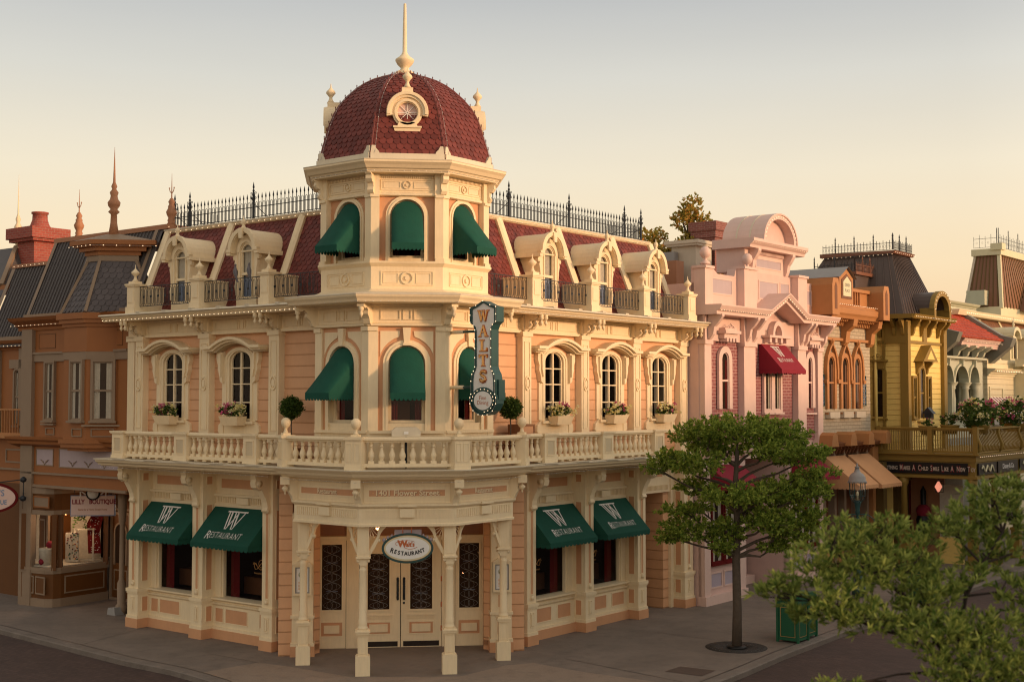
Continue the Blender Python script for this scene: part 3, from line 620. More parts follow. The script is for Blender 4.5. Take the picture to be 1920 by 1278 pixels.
    gl.wall(1.9, e if face == 'L' else 8.6, 3.42, 4.5, 1.42, []); 
    for (a, b) in BAY[face]:
        gl.mat('salmon').box(a, b, 1.3, 1.58, 0, .24); gl.mat('cream').box(a, b, 1.25, 1.50, .24, 1.0); gl.box(a, b, 1.25, 1.54, .24, .31)
        gl.sweep([(1.25, .98), (1.52, .98), (1.60, 1.03), (1.60, 1.07), (1.25, 1.09)], a, b); gl.sweep([(1.5, .86), (1.55, .9), (1.56, .94), (1.5, .95)], a, b)
        if face == 'L': gl.panel(a + .95, a + 1.85, .42, .82, 1.5); gl.panel(b - .45, b - .1, .42, .82, 1.5); gl.panel(a + .1, a + .5, .42, .82, 1.5)
        else: gl.panel(a + .2, a + 1.15, .42, .82, 1.5); gl.panel(a + 1.4, b - .18, .42, .82, 1.5)
        gl.box(a, a + .24, 1.3, 1.44, 1.07, 3.45); gl.box(b - .24, b, 1.3, 1.44, 1.07, 3.45); gl.box(a + .24, a + .3, 1.3, 1.40, 1.07, 3.45); gl.box(b - .3, b - .24, 1.3, 1.40, 1.07, 3.45); gl.box(a, b, 1.3, 1.46, 3.34, 3.50)
        gl.box(a, b, 1.42, 1.50, 3.74, 3.80); gl.box(a, b, 1.42, 1.47, 3.50, 3.55); gl.box((a + b) / 2 - .22, (a + b) / 2 + .22, 1.42, 1.53, 3.56, 3.73)
        for j in range(int((b - a) / .07)): gl.box(a + j * .07 + .02, a + j * .07 + .045, 1.42, 1.45, 3.57, 3.72)
        gl.panel(a + .25, b - .2, 3.93, 4.22, 1.42); gl.box(a, b, 1.42, 1.54, 4.32, 4.5)
    if face == 'L': gl.box(8.68, 9.15, .9, 1.45, 0, 4.5)
    gl.mat('salmon_siding').box(1.7, BAY[face][0][0] - .2, 1.2, 1.40, .1, 3.9); gl.mat('salmon').box(1.7, BAY[face][0][0] - .2, 1.2, 1.46, 0, .24)
    gl.build('lower_wall', bld, rt)
    for a, b in BAY[face]:
        g = m('window_glass').flat([(a + .28, 1.07), (b - .28, 1.07), (b - .28, 3.4), (a + .28, 3.4)], 1.33); o = g.build('shop_window', bld, rt, recalc=False)
        g = m('interior'); g.box(a, b, -.2, -.15, 0.3, 3.6); g.box(a, b, -.2, 1.25, 1.0, 1.04); g.box(a, b, -.2, 1.25, 3.5, 3.54); g.box(a - .02, a, -.2, 1.25, 1, 3.5); g.box(b, b + .02, -.2, 1.25, 1, 3.5)
        g.mat('interior_wood').box(a + .9, b - .3, .1, .7, 1.1, 1.55); g.box(a + .7, b - .3, -.1, -.05, 1.5, 2.6); g.mat('gold').frame(a + .8, b - .5, 1.75, 2.45, .03, -.04, -.02); g.build('window_interior', o, rt)
        far = b - .28; 
        cu = m('curtain_red')
        for s0 in (a + .30, b - .62):
            for j in range(10): x0 = s0 + .034 * j; cu.quad((x0, 1.12 + .03 * (j % 2), 1.06), (x0 + .034, 1.12 + .03 * ((j + 1) % 2), 1.06), (x0 + .034, 1.12 + .03 * ((j + 1) % 2), 3.45), (x0, 1.12 + .03 * (j % 2), 3.45))
        cu.build('curtain', o, rt, recalc=False)
        if not (face == 'L' and a > 5):
            c = a + .75 if face == 'L' else a + .72; em = m('gold'); 
            em.tube([(c + .2 * math.cos(q * .55) * (1 - q * .02), 1.336, 1.98 + .09 * math.sin(q * 1.1 + .4)) for q in range(15)], .009, 4); em.tube([(c - .12 + .10 * math.cos(q * .7), 1.336, 2.05 + .10 * math.sin(q * .7)) for q in range(10)], .008, 4); em.text('Restaurant', .07, (c, 1.337, 1.80), (SG[face], 0, 0)); em.build('gilt_monogram', o, rt, recalc=False)
    if face == 'R':
        pl = m('leaf_topiary'); 
        for j in range(150):
            x = 3.45 + random.gauss(0, .10); z = 1.15 + abs(random.gauss(0, .35)); dd = 1.0 + random.gauss(0, .06); a_ = random.uniform(-.12, .12); pl.quad((x, dd, z), (x + a_, dd + .03, z + .09), (x + a_ * 1.5, dd, z + .2), (x + .04, dd - .02, z + .1))
        tag(pl.build('potted_plant', None, rt, recalc=False), 'leafy green plant behind the shop window right of the entrance', 'plant')
    for (a, b) in PIER[face] + ([(10.48, 11.0)] if face == 'R' else []):
        p = m(); c = (a + b) / 2; dd = 1.86; back = 1.2
        p.mat('salmon').box(a - .05, b + .05, back, dd + .06, 0, .25); p.mat('cream').box(a - .015, b + .015, back, dd + .02, .25, 1.0); p.box(a - .04, b + .04, back, dd + .045, .25, .33)
        p.box(a - .05, b + .05, back, dd + .06, .98, 1.07); p.box(a - .03, b + .03, back, dd + .04, .93, .98); p.box(a, b, back, dd, 1.07, 4.5)
        p.panel(c - .07, c + .07, 1.28, 3.5, dd, w=.022); p.frame(c - .08, c + .08, .45, .84, .022, dd + .02, dd + .035); p.box(c - .035, c + .035, dd + .02, dd + .045, .50, .79)
        p.mat('cream').lathe(c, dd + .02, [(.05, 1.16), (.05, 1.26)], 8)
        p.box(a - .02, b + .02, back, dd + .025, 3.90, 3.96); p.panel(c - .07, c + .07, 4.05, 4.25, dd, w=.015)
        # side panels (both faces)
        for t, s in ((a, -1), (b, 1)):
            for z0, z1, off in ((1.28, 3.5, 0), (.45, .84, .015), (4.05, 4.25, 0)):
                x = t + s * (off + .004); p.mat('salmon').box(min(x, x - s * .02), max(x, x - s * .02), 1.56, 1.74, z0, z1); p.mat('cream')
                for q0, q1, y0, y1 in ((1.54, 1.56, z0, z1), (1.74, 1.76, z0, z1), (1.54, 1.76, z0 - .02, z0), (1.54, 1.76, z1, z1 + .02)): xo = t + s * (off + .016); p.box(min(xo, xo - s * .03), max(xo, xo - s * .03), q0, q1, y0, y1)
        o = p.build('pier', bld, rt)
        k = m(); k.sweep([(1.86, 4.46), (2.34, 4.46), (2.36, 4.36), (2.33, 4.30), (2.36, 4.22), (2.33, 4.10), (2.22, 4.03), (2.15, 4.06), (2.12, 3.98), (2.04, 3.85), (1.97, 3.70), (1.95, 3.58), (1.98, 3.50), (1.93, 3.44), (1.86, 3.42)], c - .10, c + .10)
        k.tube([(c - .13, 2.23, 4.19), (c + .13, 2.23, 4.19)], .085, 12); k.tube([(c - .12, 1.93, 3.5), (c + .12, 1.93, 3.5)], .04, 10); k.box(c - .14, c + .14, 1.86, 2.42, 4.46, 4.50); k.build('scroll_bracket', o, rt)
    for i, (a, b) in enumerate(BAY[face]): awning(face, a + .04, b - .04, 1.48, 2.3, 3.46, 2.6, 'awning_green')
    # balcony
    c1 = 8.86 if face == 'L' else 8.25
    s = m('lead').sweep([(1.2, 4.72), (2.93, 4.69), (2.93, 4.66), (1.2, 4.66)], 1.4, c1); s.mat('cream').sweep([(1.2, 4.661), (2.90, 4.661), (2.88, 4.60), (2.80, 4.55), (2.79, 4.52), (2.72, 4.515), (2.70, 4.48), (1.2, 4.50)], 1.4, c1 - .03)
    for t in [2.0 + 1.35 * i for i in range(5)]: s.mat('lead').box(t, t + .55, 2.74, 2.96, 4.692, 4.712)
    if face == 'R': s.mat('lead').sweep([(1.2, 4.70), (2.05, 4.69), (2.05, 4.66), (1.2, 4.66)], c1, 11.2); s.mat('cream').sweep([(1.2, 4.66), (2.0, 4.66), (1.95, 4.5), (1.2, 4.5)], c1, 11.15)
    s.build('balcony_slab', bld, rt)
    bulbs(m(), along((1.9, 2.76, 4.44), (c1 - .1, 2.76, 4.44), .2, .012), .0085, 'white').build('light_string', bld, rt)
    PO = [(2.38, 2.86), (5.10, 5.60), (7.81, 8.31)] if face == 'L' else [(2.27, 2.77), (4.86, 5.36), (7.46, 7.97)]
    bal = m(); 
    for a, b in [(1.25, PO[0][0]), (PO[0][1], PO[1][0]), (PO[1][1], PO[2][0])]: bal.sweep([(2.42, 5.36), (2.42, 5.41), (2.46, 5.44), (2.66, 5.44), (2.70, 5.41), (2.70, 5.37), (2.65, 5.36), (2.64, 5.32), (2.48, 5.32), (2.47, 5.36)], a, b); bal.box(a, b, 2.46, 2.66, 4.76, 4.84)
    for t in [2.1 + .33 * i for i in range(18)]: bal.box(t, t + .12, 2.48, 2.64, 4.715, 4.76)
    bo = bal.build('balustrade', bld, rt)
    for a, b in PO:
        p = m(); p.box(a, b, 2.38, 2.72, 4.71, 5.37); p.box(a - .03, b + .03, 2.35, 2.75, 5.37, 5.40); p.box(a - .05, b + .05, 2.33, 2.77, 5.40, 5.445); p.box(a - .02, b + .02, 2.36, 2.74, 4.71, 4.80)
        p.frame(a + .09, b - .09, 4.88, 5.28, .022, 2.72, 2.738); p.mat('cream_dark').box(a + .12, b - .12, 2.715, 2.725, 4.91, 5.25); p.build('baluster_post', bo, rt)
    for a, b, n in ((1.35, PO[0][0], 4), (PO[0][1], PO[1][0], 9), (PO[1][1], PO[2][0], 9)):
        for j in range(n):
            t = a + (j + .5) * (b - a) / n; baluster(bo, place(face, t, 2.56))
BAL = []
def baluster(parent, mw):
    if not BAL:
        b = MB(); b.box(-.07, .07, -.07, .07, 4.84, 4.90); b.lathe(0, 0, [(.055, 4.90), (.045, 4.92), (.06, 4.95), (.078, 5.0), (.072, 5.05), (.045, 5.12), (.033, 5.18), (.035, 5.21), (.055, 5.22), (.035, 5.24), (.04, 5.28), (.055, 5.30), (.055, 5.32)], 8)
        BAL.append(b.build('baluster', parent, mw)); return BAL[0]
    return dup(BAL[0], parent, mw, False)
wing('L'); wing('R')

# ---------------- tower, balcony and entrance ----------------
OCT = rot('M')
C8 = 1 / math.cos(math.pi / 8)
def corner(ap, k): a = R(-112.5 + 45 * k); return (ap * C8 * math.cos(a), ap * C8 * math.sin(a))
def tower_awning(face, d0, hw, zc, rise, d1, zb):
    a = MB(SG[face]).mat('awning_green'); A = a.arc(0, hw, zc, rise, 24); n = len(A)
    ring = [(-hw, d0, zb)] + [(t, d0, z) for t, z in A] + [(hw, d0, zb)]; fr = [(-hw, d1, zb)] + [(t, d1, zb) for t, z in A] + [(hw, d1, zb)]
    a.smooth = True; a.add(ring + fr, [(i, i + 1, n + 3 + i, n + 2 + i) for i in range(n + 1)]); a.smooth = False
    def val(p, q):
        P = Vector(p); Q = Vector(q); k = max(3, round((Q - P).length / .095))
        for i in range(k):
            A_ = P.lerp(Q, i / k); B = P.lerp(Q, (i + 1) / k); L = [A_, B] + [B.lerp(A_, .5 - .5 * math.cos(x * math.pi / 5)) - Vector((0, 0, .12 + .06 * math.sin(x * math.pi / 5))) for x in range(6)]
            a.add(L, [tuple(range(8))])
    val((-hw, d1, zb), (hw, d1, zb)); val((-hw, d0, zb), (-hw, d1, zb)); val((hw, d0, zb), (hw, d1, zb))
    return a.build('awning', bld, rot(face), recalc=False)
def tower_storey(face, ap, z0, zw0, zw1, gl, hw, spring, rise, outer, dpth=.16):
    hh = ap * math.tan(math.pi / 8); rt = rot(face); sg = SG[face]; m = lambda c='cream': MB(sg).mat(c)
    w_ = m('salmon').wall(-hh, hh, zw0, zw1, ap, [(0, hw + .06, gl, spring, rise + .06)], dpth, 'cream'); w_.mat('cream').band(0, hw + .045, outer, zw0, spring, rise + .045, ap - .02, ap + .05); w_.band(0, hw + .045, outer * .45, zw0, spring, rise + .045, ap + .05, ap + .075)
    if zw0 < gl: w_.box(-hw - .06, hw + .06, ap - .1, ap + .03, zw0, gl)
    w_.build('tower_wall', bld, rt)
    s = m('cream').band(0, hw - .03, .09, gl, spring, rise - .03, ap - .16, ap - .10); s.box(-hw, hw, ap - .16, ap - .09, gl, gl + .07); o = s.build('window', bld, rt)
    g = m('window_glass').flat([(-hw, gl + .05)] + s.arc(0, hw, spring, rise) + [(hw, gl + .05)], ap - .14); g.build('pane', o, rt, recalc=False)
    cu = m('curtain_red')
    for s0 in (-hw, hw - .18):
        for j in range(6): x0 = s0 + .03 * j; cu.quad((x0, ap - .26 + .02 * (j % 2), gl), (x0 + .03, ap - .26 + .02 * ((j + 1) % 2), gl), (x0 + .03, ap - .26 + .02 * ((j + 1) % 2), spring + rise), (x0, ap - .26 + .02 * (j % 2), spring + rise))
    cu.mat('interior').box(-hh * .75, hh * .75, ap - .95, ap - .92, zw0, zw1); cu.mat('interior_wood').box(-.3, .1, ap - .7, ap - .65, gl, gl + .5); cu.build('curtain', o, rt, recalc=False)
for face in 'LMR':
    rt = rot(face); m = lambda c='cream': MB(SG[face]).mat(c)
    tower_storey(face, 2.10, 4.66, 5.55, 8.0, 5.74, .385, 7.13, .39, .13)
    p = m(); hh = 2.1 * math.tan(math.pi / 8)
    for s in (-1, 1):
        p.prism([(s * .16, 7.90), (s * .62, 7.90), (s * .62, 7.30)] + [(s * (.66 * math.cos(q)), 7.13 + .66 * math.sin(q)) for q in (R(22), R(35), R(48), R(62), R(74))], 2.1, 2.125)
    p.prism([(-.10, 7.98), (.10, 7.98), (.065, 7.60), (-.065, 7.60)], 2.1, 2.2); p.box(-.09, .09, 2.1, 2.22, 7.56, 7.62)
    p.cut(); p.box(-hh, hh, 2.0, 2.16, 4.66, 5.55); p.box(-hh, hh, 2.0, 2.22, 5.50, 5.57)
    for a, b in ((-.62, -.12), (.12, .62)): p.frame(a, b, 4.9, 5.4, .02, 2.16, 2.175)
    p.cut()
    for a, b in ((-.62, -.16), (-.10, .10), (.16, .62)): p.frame(a, b, 8.16, 8.40, .02, 2.16, 2.185)
    p.build('moulding', bld, rt)
    tower_awning(face, 2.12, .40, 7.13, .40, 2.95, 6.45)
    tower_storey(face, 1.90, 9.5, 9.55, 11.15, 9.64, .36, 10.62, .37, .10)
    p = m()
    for z0, z1, dd, rr in ((8.98, 9.32, 2.04, .15), (11.24, 11.50, 1.97, .10)):
        p.cut(); p.frame(-.62, .62, z0, z1, .018, dd, dd + .02); zc = (z0 + z1) / 2
        for a, b in ((-.56, -rr - .06), (rr + .06, .56)): p.frame(a, b, z0 + .05, z1 - .05, .012, dd, dd + .015)
        C = [(rr * math.cos(q * math.pi / 10), zc + rr * math.sin(q * math.pi / 10)) for q in range(21)]; p.ribbon([(a * .8, zc + (b - zc) * .8) for a, b in C], C, dd, dd + .035); p.prism([(a * .35, zc + (b - zc) * .35) for a, b in C[:-1]], dd, dd + .04)
    for j in range(27): x = -.64 + j * 1.28 / 26; p.box(x - .014, x + .014, 1.97, 2.0, 11.53, 11.60)
    p.build('moulding', bld, rt)
    tower_awning(face, 1.92, .37, 10.62, .375, 2.70, 9.92)
def O(name, mat, prof, k0=0, k1=8): return MB().mat(mat).oct(prof, k0, k1).build(name, bld, OCT)
O('tower_frieze', 'cream', [(1.2, 8.0), (2.16, 8.0), (2.22, 8.02), (2.22, 8.07), (2.16, 8.09), (2.16, 8.46), (2.24, 8.48), (2.26, 8.54), (1.2, 8.54)], -1, 2)
O('tower_eaves', 'cream', [(1.2, 8.54), (2.76, 8.52), (2.80, 8.54), (2.83, 8.60), (2.88, 8.66), (2.89, 8.70), (1.5, 8.78), (1.2, 8.78)], -1, 2)
O('tower_platform', 'lead', [(1.2, 8.70), (2.90, 8.70), (2.90, 8.725), (2.5, 8.79), (1.2, 8.80)], -1, 2)
O('tower_base', 'cream', [(1.2, 8.74), (2.26, 8.74), (2.26, 8.80), (2.10, 8.86), (2.04, 8.90), (2.04, 9.42), (2.08, 9.46), (2.12, 9.50), (2.12, 9.55), (1.2, 9.56)], -2, 6)
MB().mat('salmon').oct([(1.7, 9.5), (1.9, 9.5), (1.9, 11.2), (1.7, 11.2)], 2, 7).build('tower_wall', bld, OCT)
O('tower_frieze', 'cream', [(1.5, 11.10), (1.97, 11.10), (2.02, 11.12), (2.02, 11.17), (1.97, 11.20), (1.97, 11.60), (2.03, 11.62), (1.5, 11.62)])
O('tower_cornice', 'cream', [(1.5, 11.62), (2.28, 11.62), (2.30, 11.67), (2.32, 11.70), (2.36, 11.71), (2.41, 11.78), (2.47, 11.84), (2.47, 11.89), (1.5, 11.92)])
O('tower_flashing', 'lead', [(1.5, 11.89), (2.48, 11.89), (2.48, 11.905), (2.2, 11.96), (1.5, 11.98)])
for ap in (2.32,): bulbs(MB(), octpts(2.30, 11.655, -2, 4, .17), .009, 'white').build('light_string', bld, OCT)
bulbs(MB(), octpts(2.80, 8.55, -1, 2, .17), .010, 'white').build('light_string', bld, OCT)
for k in range(-1, 6):
    for (ap, z0, z1, wd, jj) in ((2.06, 9.55, 11.62, .20, 1), (2.17, 4.66, 8.0, .23, 0)):
        if jj == 0 and k not in (-1, 0, 1, 2): continue
        p = MB().mat('cream')
        c = math.tan(math.pi / 8); dd = ap - (1.9 if jj else 2.1) ; a1 = R(-112.5 + 45 * k)
        # wraps the corner: one slab on each face
        base = 1.9 if jj else 2.1; P = []
        for sgn in (-1, 1):
            fa = a1 + sgn * R(22.5); nx, ny = math.cos(fa), math.sin(fa); tx, ty = -ny * -sgn, nx * -sgn
            e_ = (ap * C8 * math.cos(a1), ap * C8 * math.sin(a1)); ib = (base * .97 * C8 * math.cos(a1), base * .97 * C8 * math.sin(a1))
            ww = wd if not (jj == 0 and ((k == -1 and sgn < 0) or (k == 2 and sgn > 0))) else .02
            q = (e_[0] - tx * ww * 1, e_[1] - ty * ww); q = (e_[0] + (-tx) * 0, e_[1])
            ex, ey = (math.cos(a1 + sgn * R(22.5) + sgn * R(90)), math.sin(a1 + sgn * R(22.5) + sgn * R(90)))
            o1 = (e_[0] + ex * ww, e_[1] + ey * ww); o2 = (o1[0] - nx * (ap - base * .97), o1[1] - ny * (ap - base * .97))
            P.append((o2, o1))
        pl = [P[0][0], P[0][1], e_, P[1][1], P[1][0]]; p.plan(pl, z0, z1)
        g = 1.018
        pl2 = [(x * g, y * g) for x, y in pl]; p.plan(pl2, z1 - .10 if not jj else 11.06, z1 if not jj else 11.13); p.plan(pl2, z0, z0 + .08)
        o = p.build('corner_post', bld, OCT)
        # bracket under the eaves on the corner axis
        b = MB().mat('cream'); ca, sa = math.cos(a1), math.sin(a1)
        if jj: pr = [(2.14, 11.66), (2.44, 11.66), (2.44, 11.60), (2.38, 11.56), (2.39, 11.48), (2.33, 11.40), (2.27, 11.40), (2.26, 11.30), (2.30, 11.22), (2.26, 11.15), (2.18, 11.12), (2.14, 11.12)]; w2 = .075
        else: pr = [(2.2, 8.54), (2.85, 8.54), (2.86, 8.44), (2.72, 8.40), (2.66, 8.44), (2.58, 8.36), (2.60, 8.28), (2.50, 8.18), (2.44, 8.06), (2.36, 8.02), (2.28, 8.0), (2.2, 8.0)]; w2 = .085
        n = len(pr); PP = [(r * ca - s * w2 * sa, r * sa + s * w2 * ca, z) for s in (-1, 1) for r, z in pr]
        b.add(PP, [(i, (i + 1) % n, n + (i + 1) % n, n + i) for i in range(n)] + [tuple(range(n)), tuple(range(2 * n - 1, n - 1, -1))], True)
        if not jj:
            for rr in (2.80,): b.lathe(rr * ca, -rr * sa, [(.06, 8.46), (.062, 8.36), (.03, 8.33), (.05, 8.27), (.03, 8.23), (.006, 8.18)], 8)
        b.build('eaves_bracket', o, OCT)
# dome
DP = [(11.96, 2.12), (12.2, 2.06), (12.45, 2.005), (12.69, 1.935), (13.0, 1.85), (13.26, 1.755), (13.5, 1.625), (13.75, 1.43), (13.98, 1.20), (14.13, 1.01), (14.27, .78), (14.38, .52), (14.46, .28), (14.50, .12)]
def DA(z):
    for (a, p), (b, q) in zip(DP, DP[1:]):
        if z <= b: return p + (q - p) * (z - a) / (b - a)
    return .1
S_ = [0]
for (a, p), (b, q) in zip(DP, DP[1:]): S_.append(S_[-1] + math.hypot(b - a, q - p))
def DS(h):
    for i in range(len(S_) - 1):
        if h <= S_[i + 1]: f = (h - S_[i]) / (S_[i + 1] - S_[i]); (a, p), (b, q) = DP[i], DP[i + 1]; L = S_[i + 1] - S_[i]; return a + (b - a) * f, p + (q - p) * f, (b - a) / L, (p - q) / L
    return DP[-1][0], DP[-1][1], .5, .9
dome = MB().mat('burgundy_trim').oct([(r - .01, z) for z, r in DP] + [(.05, 14.3), (.05, 12)], 0, 8).build('dome', bld, OCT)
for k in range(8):
    g = MB(); T8 = math.tan(math.pi / 8)
    def fn(a, h, o, T8=T8):
        z, ap, nd, nz = DS(h); return (a - ap * T8, ap + o * nd, z + o * nz)
    def wd(h):
        return 2 * DS(h)[1] * T8
    def fn2(a, h, o, H=[0]):
        z, ap, nd, nz = DS(h); return (a, ap + o * nd, z + o * nz)
    # width varies with height: rows keyed on their own centre line
    rows = int((S_[-1] - .1) / .135)
    for j in range(rows):
        h0 = .10 + j * .135; w0 = 2 * DS(h0 + .05)[1] * T8; n = max(1, round(w0 / .175)); st = w0 / n
        for i in range(-1, n):
            a0 = i * st + (.5 * st if j % 2 else 0); 
            if not j % 2 and i < 0: continue
            x0, x1 = max(a0, 0) + .004, min(a0 + st, w0) - .004
            if x1 - x0 < .02: continue
            xm = (x0 + x1) / 2; c = w0 / 2; ht = min(h0 + .185, S_[-1] - .01); sc_ = DS(ht)[1] * 2 * T8 / w0
            low = [(x0, h0 + .075), (x0 + (xm - x0) * .35, h0 + .025), (xm, h0), (x1 - (x1 - xm) * .35, h0 + .025), (x1, h0 + .075)]
            tt = [fn2((x0 - c) * max(sc_, .3), ht, .003)] + [fn2(x - c, y, .02) for x, y in low] + [fn2((x1 - c) * max(sc_, .3), ht, .003)] + [fn2(x - c, y, 0) for x, y in low]
            g.mat('burgundy').add(tt, [tuple(range(7))] + [(1 + q, 2 + q, 8 + q, 7 + q) for q in range(4)])
    g.build('dome_tiles', dome, Matrix.Rotation(R(45 * k), 4, 'Z'))
    a1 = R(-112.5 + 45 * k); r_ = MB().mat('burgundy_trim'); ca, sa = math.cos(a1), math.sin(a1)
    r_.tube([(r * C8 * ca, -r * C8 * sa, z) for z, r in DP], .035, 6)
    for j in range(17):
        z, ap, nd, nz = DS(.12 + j * .2); r = ap * C8 + .045; r_.lathe(r * ca, -r * sa, [(.013, z), (.009, z + .04), (.016, z + .05), (.002, z + .08)], 4)
    rb = r_.build('dome_rib', dome, OCT)
    q = [DS(.1 + j * .19) for j in range(17)]; bulbs(MB(), [((x[1] * C8 + .02) * math.cos(a1 + .05), -(x[1] * C8 + .02) * math.sin(a1 + .05), x[0] + .02) for x in q], .008, 'white').build('light_string', rb, OCT)
    f = MB().mat('lead'); hh = 2.11 * T8
    f.box(-hh, hh, 2.03, 2.17, 11.95, 12.09)
    for s in (-1, 1): f.prism([(s * hh, 12.07), (s * (hh - .22), 12.07), (s * (hh - .20), 12.14), (s * (hh - .14), 12.20), (s * (hh - .10), 12.28), (s * (hh - .03), 12.28)], 1.96, 2.13)
    f.build('dome_flashing', dome, Matrix.Rotation(R(45 * k), 4, 'Z'))
    if k % 2 == 0:
        mw = Matrix.Rotation(R(45 * k), 4, 'Z'); zc = 13.12; o_ = MB().mat('cream'); dd = 1.93
        ci = lambda r, a=0, b=360, n=24: [(r * math.cos(R(a + (b - a) * i / n)), zc + r * math.sin(R(a + (b - a) * i / n))) for i in range(n + 1)]
        o_.ribbon(ci(.24), ci(.36), 1.3, dd); o_.ribbon(ci(.26), ci(.31), dd, dd + .04); o_.ribbon(ci(.36, -12, 192), ci(.50, -12, 192), 1.2, dd + .05); o_.ribbon(ci(.42, -8, 188), ci(.485, -8, 188), dd + .05, dd + .09)
        o_.prism([(-.30, 12.66), (.30, 12.66), (.33, 12.76), (.24, 12.78), (.20, 12.88), (-.20, 12.88), (-.24, 12.78), (-.33, 12.76)], 1.6, dd + .04); o_.box(-.34, .34, 1.6, dd + .08, 12.74, 12.78)
        o_.box(-.13, .13, 1.55, dd, 13.60, 13.72); o_.lathe(0, 1.85, [(.10, 13.72), (.055, 13.80), (.035, 13.86), (.06, 13.90), (.12, 13.97), (.11, 14.02), (.05, 14.08), (.02, 14.12), (.008, 14.22)], 12)
        ob = o_.build('oculus', dome, mw)
        g = MB().mat('white'); 
        for j in range(4): a = math.pi * j / 4; g.tube([(.24 * math.cos(a), dd - .07, zc + .24 * math.sin(a)), (-.24 * math.cos(a), dd - .07, zc - .24 * math.sin(a))], .010, 4)
        g.mat('pink_light').prism(ci(.25)[:-1], dd - .10, dd - .09); g.build('pane', ob, mw)
sp = MB().mat('cream'); sp.lathe(0, 0, [(.32, 14.42), (.22, 14.50), (.13, 14.60), (.10, 14.66), (.12, 14.69), (.19, 14.76), (.235, 14.84), (.24, 14.87), (.235, 14.89), (.15, 14.95), (.085, 15.02), (.07, 15.06), (.058, 15.08), (.05, 15.7), (.035, 16.30), (.034, 16.32)], 16)
for j in range(8): a = j * math.pi / 4; sp.ball((.2 * math.cos(a), .2 * math.sin(a), 14.54), .045, 6, 4)
sp.build('spire', dome, OCT)

# balcony over the entrance
sl = MB().mat('cream').oct([(0.6, 4.50), (2.90, 4.47), (2.94, 4.50), (2.97, 4.53), (3.02, 4.54), (3.06, 4.60), (3.13, 4.66), (3.14, 4.68), (0.6, 4.68)], -1, 2); sl.mat('lead').oct([(1.5, 4.68), (3.16, 4.68), (3.16, 4.70), (1.5, 4.72)], -1, 2); sl.build('balcony_slab', bld, OCT)
bulbs(MB(), octpts(2.95, 4.42, -1, 2, .21, .015), .0085, 'white').build('light_string', bld, OCT)
ba = MB().mat('cream').oct([(2.68, 5.36), (2.68, 5.41), (2.72, 5.44), (2.92, 5.44), (2.96, 5.41), (2.96, 5.37), (2.91, 5.36), (2.90, 5.32), (2.74, 5.32), (2.73, 5.36)], -1, 2); ba.oct([(2.72, 4.76), (2.92, 4.76), (2.92, 4.84), (2.72, 4.84)], -1, 2); bo = ba.build('balustrade', bld, OCT)
for face in 'LMR':
    hh = 2.82 * math.tan(math.pi / 8) - (.22 if face == 'M' else .2); n = 8
    for j in range(n): baluster(bo, place(face, -hh + (j + .5) * 2 * hh / n, 2.82))
for k in (-1, 0, 1, 2):
    x, y = corner(2.84, k); an = R(-112.5 + 45 * k + 90); p = MB().mat('cream'); hw = .19 if k in (0, 1) else .15
    p.box(-hw, hw, -hw * .9, hw * .9, 4.70, 5.38); p.box(-hw - .03, hw + .03, -hw - .02, hw + .02, 5.38, 5.45); p.box(-hw - .02, hw + .02, -hw, hw, 4.70, 4.80)
    for a, b in ((-hw + .03, -.03), (.03, hw - .03)): p.frame(a, b, 4.88, 5.30, .015, hw * .9, hw * .9 + .012)
    p.box(-.09, .09, -.09, .09, 5.45, 5.50); p.lathe(0, 0, [(.07, 5.50), (.045, 5.54), (.035, 5.60), (.05, 5.62), (.06, 5.63), (.095, 5.67), (.118, 5.74), (.105, 5.81), (.06, 5.855), (.01, 5.87)], 14)
    p.build('ball_post', bo, Matrix.Translation((x, y, 0)) @ Matrix.Rotation(an, 4, 'Z'))
# canopy
ca_ = MB().mat('cream').oct([(2.1, 3.39), (2.66, 3.39), (2.66, 3.44), (2.63, 3.46), (2.63, 3.80), (2.66, 3.82), (2.70, 3.86), (2.70, 3.90), (2.60, 3.93), (2.60, 4.36), (2.64, 4.40), (2.66, 4.47), (2.1, 4.47)], -1, 2).build('canopy', bld, OCT)
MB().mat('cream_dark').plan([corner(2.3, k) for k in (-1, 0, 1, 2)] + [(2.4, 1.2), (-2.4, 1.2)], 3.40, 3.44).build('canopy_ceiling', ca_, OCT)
for face, tx in (('L', 'Restaurant'), ('M', '1401 Flower Street'), ('R', 'Restaurant')):
    m = MB(SG[face]).mat('cream'); rt = rot(face)
    m.panel(-.90, .90, 4.05, 4.25, 2.60, w=.03, out=.02); m.frame(-.98, .98, 3.98, 4.32, .015, 2.6, 2.615)
    for j in range(30):
        x = -.98 + 1.96 * j / 29
        if abs(x) > .2: m.box(x - .014, x + .014, 2.62, 2.645, 3.58, 3.76)
    m.box(-1.0, 1.0, 2.62, 2.645, 3.76, 3.775); m.box(-.17, .17, 2.62, 2.70, 3.60, 3.80); m.box(-.22, .22, 2.62, 2.74, 3.84, 3.90)
    m.mat('cream').text(tx, .175 if face == 'M' else .165, (0, 2.609, 4.15), (SG[face], 0, 0), (0, 0, 1), .004, 1.08 if face == 'M' else .9); m.mat('terracotta').text(tx, .175 if face == 'M' else .165, (.008 * SG[face], 2.607, 4.142), (SG[face], 0, 0), (0, 0, 1), .010, 1.08 if face == 'M' else .9)
    for s in (-1, 1): m.mat('gold').lathe(s * .78, 2.6, [(.015, 4.14), (.015, 4.16)], 6)
    m.build('fascia_panel', ca_, rt)
